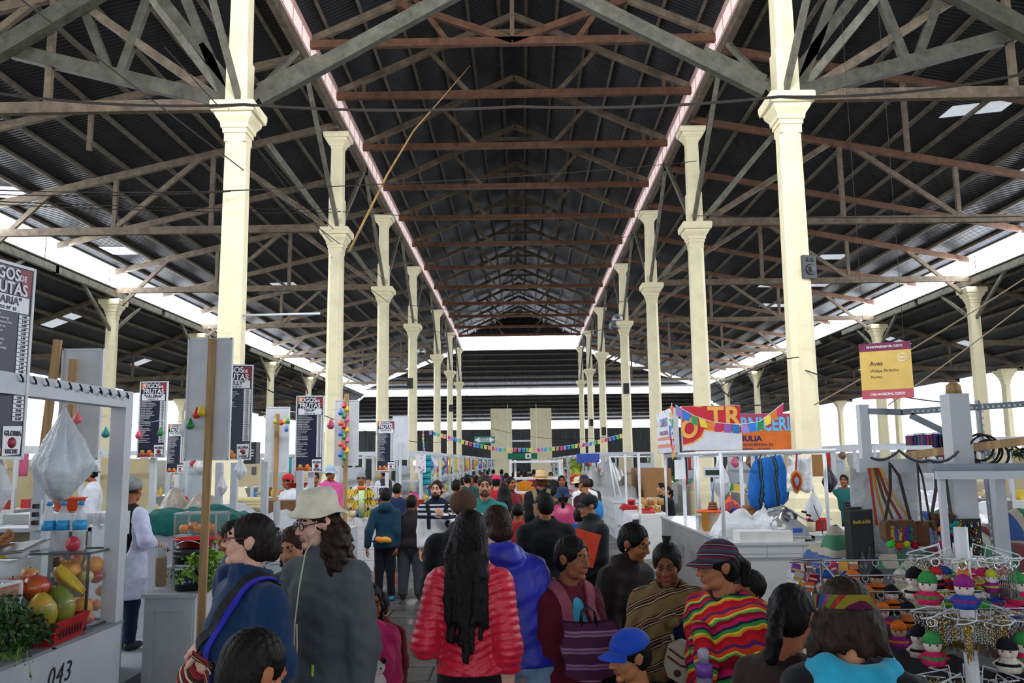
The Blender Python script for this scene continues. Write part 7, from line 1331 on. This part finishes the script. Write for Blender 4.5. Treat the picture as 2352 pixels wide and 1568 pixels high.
def far_stall(s, Y0_, Y1_, idx, X0=2.45, X1=4.6, n=10, nm='', hang=3, tall=2.25):
    side = ('left', 'right')[s]; sg = (-1, 1)[s]; w = '%s stall of the %s %s' % (ORD[idx], side, nm or 'row'); a, b = sorted((sg * X0, sg * (X0 + .75)))
    tag(MB().box2((a, Y0_, 0), (b, Y1_, .98)).build('market_counter', TILEY), 'tiled counter of the %s' % w, 'counter', 'counters of the far %s %s' % (side, nm or 'row'))
    o = thing('stall_frame', 'white post and rail frame of the %s' % w, 'stall frame', (0, 0, 0), group='frames of the far %s %s' % (side, nm or 'row'))
    for x in (X0 + .08, X1):
        for y in (Y0_ + .1, Y1_ - .1): MB().box((sg * x, y, (tall + .99) / 2 if x < X0 + 1 else tall / 2), (.08, .08, tall - .99 if x < X0 + 1 else tall)).build('post', WPAINT, o)
    for y in (Y0_ + .1, Y1_ - .1): MB().box((sg * (X0 + X1) / 2, y, tall), (X1 - X0, .07, .09)).build('rail', WPAINT, o)
    MB().box((sg * (X0 + .08), (Y0_ + Y1_) / 2, tall), (.07, Y1_ - Y0_, .09)).build('rail', WPAINT, o)
    MB().box((sg * X1, (Y0_ + Y1_) / 2, 1.1), (.05, Y1_ - Y0_ - .2, 2.2 if idx % 2 else 1.6)).build('back_panel', (WPAINT, mat('#c9b98f', 'plaster', .8), mat('#b9c2cc', 'plaster', .7))[idx % 3], o)
    if X0 < 5: MB().box((sg * (X0 + .35), (Y0_ + Y1_) / 2, 1.55), (.4, Y1_ - Y0_ - .2, .04)).build('shelf', WPAINT, o)
    g = 'goods of the far %s %s' % (side, nm or 'row')
    for i in range(n):
        up = i % 3 == 2; y = Y0_ + .3 + (Y1_ - Y0_ - .6) * (i + .5) / n; goods(sg * (X0 + (.3 if up or i % 2 else .55)), y, 1.57 if up and X0 < 5 else .98, i, 'on the %s, %s along' % (w, ORD[i].replace('nearest', 'first')), g)
    for i in range(hang):
        y = Y0_ + .4 + (Y1_ - Y0_ - .8) * i / max(1, hang - 1); cn = R6.choice(list(GOODC))
        if R6.random() < .5: film_bag((sg * (X0 + .1), y, tall - .05), '%s bag hanging from the %s, %s along' % (cn, w, ORD[i].replace('nearest', 'first')), .26, .42, GOODC[cn], 1.0, i + idx, 'bags hanging in the far %s %s' % (side, nm or 'row'))
        else: tag_loc(MB().sheet([[(.03 * math.sin(u * 1.3), -.2 + .1 * u, -.14 * v_) for u in range(5)] for v_ in range(5)], .02), 'hanging_cloth', mat(GOODC[cn], 'fabric', .8), (sg * (X0 + .06), y, tall - .05), '%s cloth hanging from the %s, %s along' % (cn, w, ORD[i].replace('nearest', 'first')), 'cloth', 0, 'cloths hanging in the far %s %s' % (side, nm or 'row'))
    if idx % 2 == 0 and X0 < 5:
        q = thing('lamp_bulb', 'lit bulb hanging in the %s' % w, 'lamp', (sg * (X0 + .3), Y0_ + .8, tall - .25), group='lit bulbs of the stalls'); MB().ell((0, 0, 0), .07, None, 12, 8).build('bulb', BULB, q); MB().tube([(0, 0, .06), (0, 0, .22)], .012, 6).build('cord', CABLE, q)
for i, (a, b) in enumerate(((21.4, 25.0), (26.4, 30.0), (31.4, 35.0), (36.8, 41.0), (42.4, 47), (48.5, 53), (54.5, 60), (62, 68), (70, 76))): far_stall(0, a, b, i, n=14 if i < 4 else 8, hang=4)
for i, (a, b) in enumerate(((30.4, 34.4), (36.2, 41.0), (42.4, 47), (48.5, 53), (54.5, 60), (62, 68), (70, 76))): far_stall(1, a, b, i, n=13 if i < 3 else 8, hang=4)
for i, (a, b) in enumerate(((12.5, 16), (19, 23), (25, 29.5), (32, 37), (40, 46))): far_stall(0, a, b, i, 7.8, 9.8, 8, 'outer row', 3, 2.3)
for i, (a, b) in enumerate(((15, 19), (21, 25.5), (28, 33), (36, 42))): far_stall(0, a, b, i, 12.4, 14.4, 8, 'outermost row', 3, 2.4)
for i, (a, b) in enumerate(((18.5, 23), (25, 29.5), (32, 37), (40, 46))): far_stall(1, a, b, i, 6.6, 8.8, 8, 'outer row', 3, 2.2)
for i, (a, b) in enumerate(((13, 17.5), (20, 25), (28, 33), (36, 42))): far_stall(1, a, b, i, 11.2, 13.4, 8, 'outermost row', 3, 2.4)
for i, (x, y, w_, d_) in enumerate(((6.4, 13.2, 1.2, 2.0), (7.2, 11.0, 1.6, 1.6), (9.4, 13.0, 1.6, 2.4), (4.9, 9.4, 1.2, 1.4), (7.4, 15.6, 1.4, 1.8))):
    tag(MB().box2((x - w_ / 2, y - d_ / 2, 0), (x + w_ / 2, y + d_ / 2, .9)).build('market_counter', TILEX), 'white counter under a white plastic cover behind the craft stall, %s' % ORD[i], 'counter'); cover((x, y, .88), 'white plastic cover over a counter behind the craft stall, %s' % ORD[i], w_ + .1, d_ + .1, .55, mat('#cdd1d6', 'film', .4, a=1.0), 40 + i)
for i, (px_, py_, Y) in enumerate(((2105, 1020, 22), (2125, 1018, 22), (2150, 1020, 22.5), (2165, 1015, 22.5))):
    v = at(px_, py_, Y); q = thing('clothes_rack', 'rail of coloured clothes in the bright distance at the right, %s' % ORD[i].replace('nearest', 'first from the left'), 'clothes', (v.x, Y, v.z - .3), group='clothes rails at the right')
    for j in range(5): MB().box((-.18 + .09 * j, 0, .25), (.05, .3, .55)).build('garment', mat(R6.choice(['#5a2a4a', '#8a2030', '#2a3a6a', '#3a2a5a', '#a03040', '#2a5a7a']), 'fabric', .9), q)
    MB().tube([(-.24, 0, .55), (.24, 0, .55)], .015, 6).tube([(0, 0, -v.z + .3), (0, 0, .55)], .02, 6).build('rail', STEEL, q)
# ---- white arch frame in the aisle with a green banner
o = thing('display_shelf', 'tall white shelf frame standing in the middle of the aisle', 'shelf', (.3, 20.0, 0))
for x in (-.58, -.47, .56, .62): MB().box((x, .15 if x in (-.47, .62) else -.15, 1.02), (.05, .05, 2.04)).build('post', WHITE, o)
for z in (2.0, 1.62, 1.3): MB().box((0, 0, z), (1.2, .34, .05)).build('shelf', WHITE, o)
o = thing('banner', 'green fabric banner with a white emblem patch above the aisle', 'banner', at(1200, 1047, 33)); MB().box((0, 0, 0), (1.12, .02, .22)).build('cloth', mat('#1f6a4a', 'fabric', .7), o); MB().box((.22, -.012, 0), (.22, .006, .2)).build('patch', WHITE, o); MB().lathe([(.05, 0), (.05, .005)], 16, (.22, -.017, 0), Matrix.Rotation(PI / 2, 3, 'X')).build('emblem', mat('#6a5038', 'plain', .6), o); MB().tube([(-.55, 0, .11), (-.55, 0, 2.0)], .006, 5).tube([(.55, 0, .11), (.55, 0, 2.0)], .006, 5).build('cord', WHITE, o)
v = at(1113, 1010, 44); o = thing('exit_sign', 'green SALIDA exit sign with white double arrow over the aisle', 'sign', v); MB().box((0, 0, 0), (1.06, .05, .36)).build('panel', mat('#14806e', 'plain', .4), o)
MB().prism([(-.5, 0), (-.27, .15), (-.27, .08), (.27, .08), (.27, .15), (.5, 0), (.27, -.15), (.27, -.08), (-.27, -.08), (-.27, -.15)], -.03, -.026).build('double_arrow', PLATE, o); text('SALIDA', .17, mat('#2a6a6a', 'plain', .5), o, (0, -.034, 0), sx=.9, bold=.004); MB().tube([(-.4, 0, .18), (-.4, 0, 8)], .006, 5).tube([(.4, 0, .18), (.4, 0, 8)], .006, 5).build('hanging_wire', CABLE, o)
bunting([at(985, 988, 26.6), at(1030, 1000, 26.6), at(1090, 1018, 26.6), at(1150, 1028, 26.6), at(1215, 1029, 26.6), at(1290, 1025, 26.6), at(1360, 1014, 26.6), at(1430, 996, 26.6)], 'long string of paper flags across the aisle', 52, FLAG[::-1], .085, .12, seed=9)
bunting([at(972, 985, 26), at(972, 1010, 26), at(975, 1040, 26)], 'short string of flags hanging down left of the aisle', 7, FLAG, .08, .13, seed=3, tri=True)
tag_loc(MB().box((0, 0, 0), (.24, .01, .42)), 'paper_notice', mat('#d6cdd2', 'speck', .7, scale=26, cols=[(0, '#d8d0d6'), (.86, '#8a8490')]), at(966, 1064, 20), 'handwritten paper sheet on a white post in the left row', 'paper'); v = at(966, 1086, 20.05); post((v.x, 20.05, 0), (v.x, 20.05, v.z + .1), .05, WPAINT, 'white post under the handwritten paper sheet')
o = thing('cushion_stack', 'hanging strip of turquoise striped rolls in the left row', 'rolls', (-2.42, 21.6, 2.12))
for i in range(5): MB().tube([(-.12, -.02, -.15 * i), (.12, .02, -.15 * i)], .075, 12).build('roll', mat('#2a9ab0', 'stripe', .6, axis='Z', period=.05, cols=[(0, '#2a9ac0'), (.5, '#3aa878'), (.8, '#1c4a7a')]), o)
# horns, lamps, wires
for x, y, Y, l in ((1418, 733, 45, 'upper of two on the right'), (1411, 748, 45, 'lower of two on the right'), (968, 807, 58, 'alone on the left')):
    o = thing('horn_speaker', 'grey horn speaker on a tall column, %s' % l, 'loudspeaker', at(x, y, Y), -.3 if 'right' in l else .3); MB().lathe([(.08, .4), (.12, .2), (.3, .0), (.28, .0), (.1, .2), (.02, .22)], 20, R=Matrix.Rotation(PI / 2, 3, 'X') @ Matrix.Rotation(PI, 3, 'X')).build('horn', mat('#a8adb0', 'metal', .4), o); MB().box((0, .45, 0), (.12, .14, .12)).build('driver', GREY, o); MB().tube([(0, .5, 0), ((1.0, .5, 0) if 'alone' in l else (.3, .75, 0))], .03, 6).build('bracket', GREY, o)
for i, (x, y, Y) in enumerate(((1438, 892, 45), (942, 880, 44.8), (1358, 970, 69), (1036, 937, 69), (1387, 990, 58.5))): tag_loc(MB().box((0, 0, 0), (.3, .2, .55)).box((0, -.1, 0), (.26, .02, .5)), 'loudspeaker', BLACK, at(x, y, Y - .4), 'small black loudspeaker on a far column, %s' % ORD[i].replace('nearest', 'first'), 'loudspeaker', 0, 'black loudspeakers on the far columns')
WIRES = [((0, 215, 16), (560, 240, 16.4), .12), ((560, 240, 16.4), (1190, 245, 16.2), .1), ((1190, 245, 16.2), (1790, 222, 16.4), .1), ((1790, 222, 16.4), (2352, 170, 16), .15), ((0, 437, 16), (525, 438, 16.3), .04), ((525, 438, 16.3), (1600, 370, 25.5), .1), ((0, 447, 16.1), (530, 440, 16.4), .05), ((0, 463, 16.2), (775, 480, 26), .05), ((0, 470, 16.2), (775, 488, 26), .06), ((775, 485, 26), (1500, 480, 35), .3), ((1590, 495, 26), (2352, 497, 22), .05),
         ((50, 0, 9), (780, 560, 25.8), 0), ((380, 110, 14), (880, 640, 34), .1), ((950, 560, 35), (1500, 530, 36), .5), ((760, 590, 26), (1000, 760, 50), .2), ((940, 700, 44), (1440, 690, 45), .5), ((1000, 760, 50), (1420, 745, 45), .8), ((1640, 880, 15.5), (1800, 905, 16.4), .3), ((1850, 850, 16.6), (2352, 930, 14), .2), ((1870, 930, 15.6), (2352, 640, 14.6), .05), ((2040, 930, 15), (2352, 700, 14.8), .02), ((1330, 905, 60), (1060, 905, 60), .6), ((1060, 960, 50), (1420, 1000, 46), .6), ((585, 880, 16.4), (1040, 1010, 40), .5), ((525, 250, 16.4), (850, 640, 33), .3), ((1835, 820, 16.5), (1650, 890, 15), -.1)]
for i, (a, b, sg) in enumerate(WIRES): cable([at(*a), at(*b)], 'thin overhead wire high in the hall, %s counted from the front' % (ORD[i] if i < 20 else 'number %d' % (i + 1)), .012 if i > 3 else .03, mat('#2a2420' if i not in (19, 20) else '#8f7f66', 'plain', .8), sg, 14, 'overhead_wire', 'overhead wires')
o = tag(MB().tube([at(802, 578, 22), at(840, 500, 21.9), at(890, 400, 21.8), at(950, 300, 21.6), at(1020, 220, 21.4), at(1080, 150, 21.2)], [.035, .032, .028, .022, .014, .004], 8).build('cane', mat('#b08a52', 'wood', .6)), 'long bent bamboo cane leaning up from the second left column', 'cane')
tag(MB().tube([at(560, 724, 16.8), at(735, 720, 16.8)], .025, 8).build('pipe_bracket', WHITE), 'white pipe bracket sticking out of the near left column', 'bracket')
for s_, (x, y, l) in enumerate(((205, 345, 'left'), (2085, 350, 'right'))):
    v = at(x, y, 21.6); zt = 12.85 - (.2304, .197)[s_] * (abs(v.x - (XL, XR)[s_])); tag(MB().box2((v.x - .06, 21.55, v.z), (v.x + .06, 21.65, zt)).build('hanger', TIMB), 'loose timber hanger under a single rafter of the %s side roof' % l, 'hanger')
v = at(1197, 1012, 60); o = thing('tube_light', 'white tube light hanging far down the aisle', 'lamp', v); MB().box((0, 0, 0), (1.5, .12, .12)).build('casing', WHITE, o); MB().tube([(-.6, 0, .06), (-.6, 0, 8)], .006, 5).tube([(.6, 0, .06), (.6, 0, 8)], .006, 5).build('hanging_wire', CABLE, o)
# ---- far crowd
FARP = [(1048, 1102, 15.2, 150, '#4a4d52', 'grey jacket and cropped black hair'), (1073, 1090, 19, 200, '#23433f', 'dark green vest'), (1082, 1092, 24, 10, '#5a2a2a', 'long hair facing us far along the left stalls'), (1094, 1092, 22, 190, '#2a6a6a', 'teal top far along the left stalls'), (1140, 1092, 15.5, 170, '#a81c28', 'red top and pink cap'), (1158, 1112, 12.2, 185, '#16203a', 'navy jacket and very long black hair'), (1171, 1095, 14.6, 40, '#7a1c2a', 'wine red and white striped knit'), (1206, 1084, 25, 180, '#c0781e', 'ochre vest beyond the white shelf frame'), (1290, 1092, 18, 0, '#b03a4a', 'pink and red blouse facing us'), (1342, 1092, 16.4, 200, '#d8dade', 'white top and navy cap'), (1328, 1098, 17.5, 160, '#8a7a68', 'pale straw hat'), (1277, 1112, 13.4, 150, '#1a1c22', 'black hair beside the pink poncho'),
        (1120, 1080, 40, 180, '#2a4a8a', 'blue jacket deep in the crowd'), (1133, 1078, 38, 170, '#7a2a5a', 'plum jacket deep in the crowd'), (1152, 1078, 36, 190, '#1f3f7a', 'royal blue jacket deep in the crowd'), (1190, 1074, 44, 180, '#3a2a2a', 'brown coat deep in the crowd'), (1214, 1074, 42, 175, '#1a2a4a', 'dark blue coat deep in the crowd'), (1226, 1078, 34, 180, '#c8286a', 'bright pink jacket deep in the crowd'), (1108, 1084, 33, 10, '#3a1c24', 'maroon shawl deep in the crowd'), (1198, 1080, 33, 180, '#22252c', 'charcoal coat deep in the crowd'), (1246, 1078, 36, 180, '#4a3a2a', 'tan coat deep in the crowd'), (1265, 1084, 30, 0, '#28303a', 'slate jacket deep in the crowd'), (1523, 1112, 30, 20, '#22242c', 'dark jacket behind the jar stall'), (1938, 1090, 17, -30, '#1c5a5c', 'teal apron far behind the lace cloth'), (912, 1110, 16.2, 160, '#1c2a4a', 'navy jersey crouching by the orange bag'), (1065, 1096, 20.5, 120, '#8a9aa8', 'pale blue shirt among the left stalls'), (1355, 1100, 21, 190, '#2a2a30', 'black jacket near the tarpaulin heap'), (1163, 1086, 27, 185, '#4a1c2c', 'burgundy coat deep in the crowd'), (1180, 1084, 29, 178, '#2c3440', 'grey blue coat deep in the crowd')]
for i, (x, y, Y, rz, c, l) in enumerate(FARP):
    kw = {}
    if i == 5: kw = dict(hair=('long', BK, {'len': .62, 'n': 9, 'spread': .4, 'back': .12}))
    elif i in (2, 6, 8): kw = dict(hair=('bob', '#1c1210', {'len': .2, 'n': 7}))
    else: kw = dict(hair=('short', BK))
    J = man('person with %s' % l, x, y, Y, rz, skin=(BROWN, TAN, DARK)[i % 3], top=dict(col=c, hem=.45, inf=.03), legs=dict(col=('#1c1f2a', '#2a2a2e', '#22304a')[i % 3]), eyes=False, hands=Y < 26, girth=1.05 + .1 * (i % 3), **kw)
    if i in (4, 9): cap_hat(J, mat('#c22a55' if i == 4 else '#1a2440', 'fabric', .8))
    if i == 10: wide_hat(J, mat('#cfc0a0', 'plain', .8), .15, .1, .01)
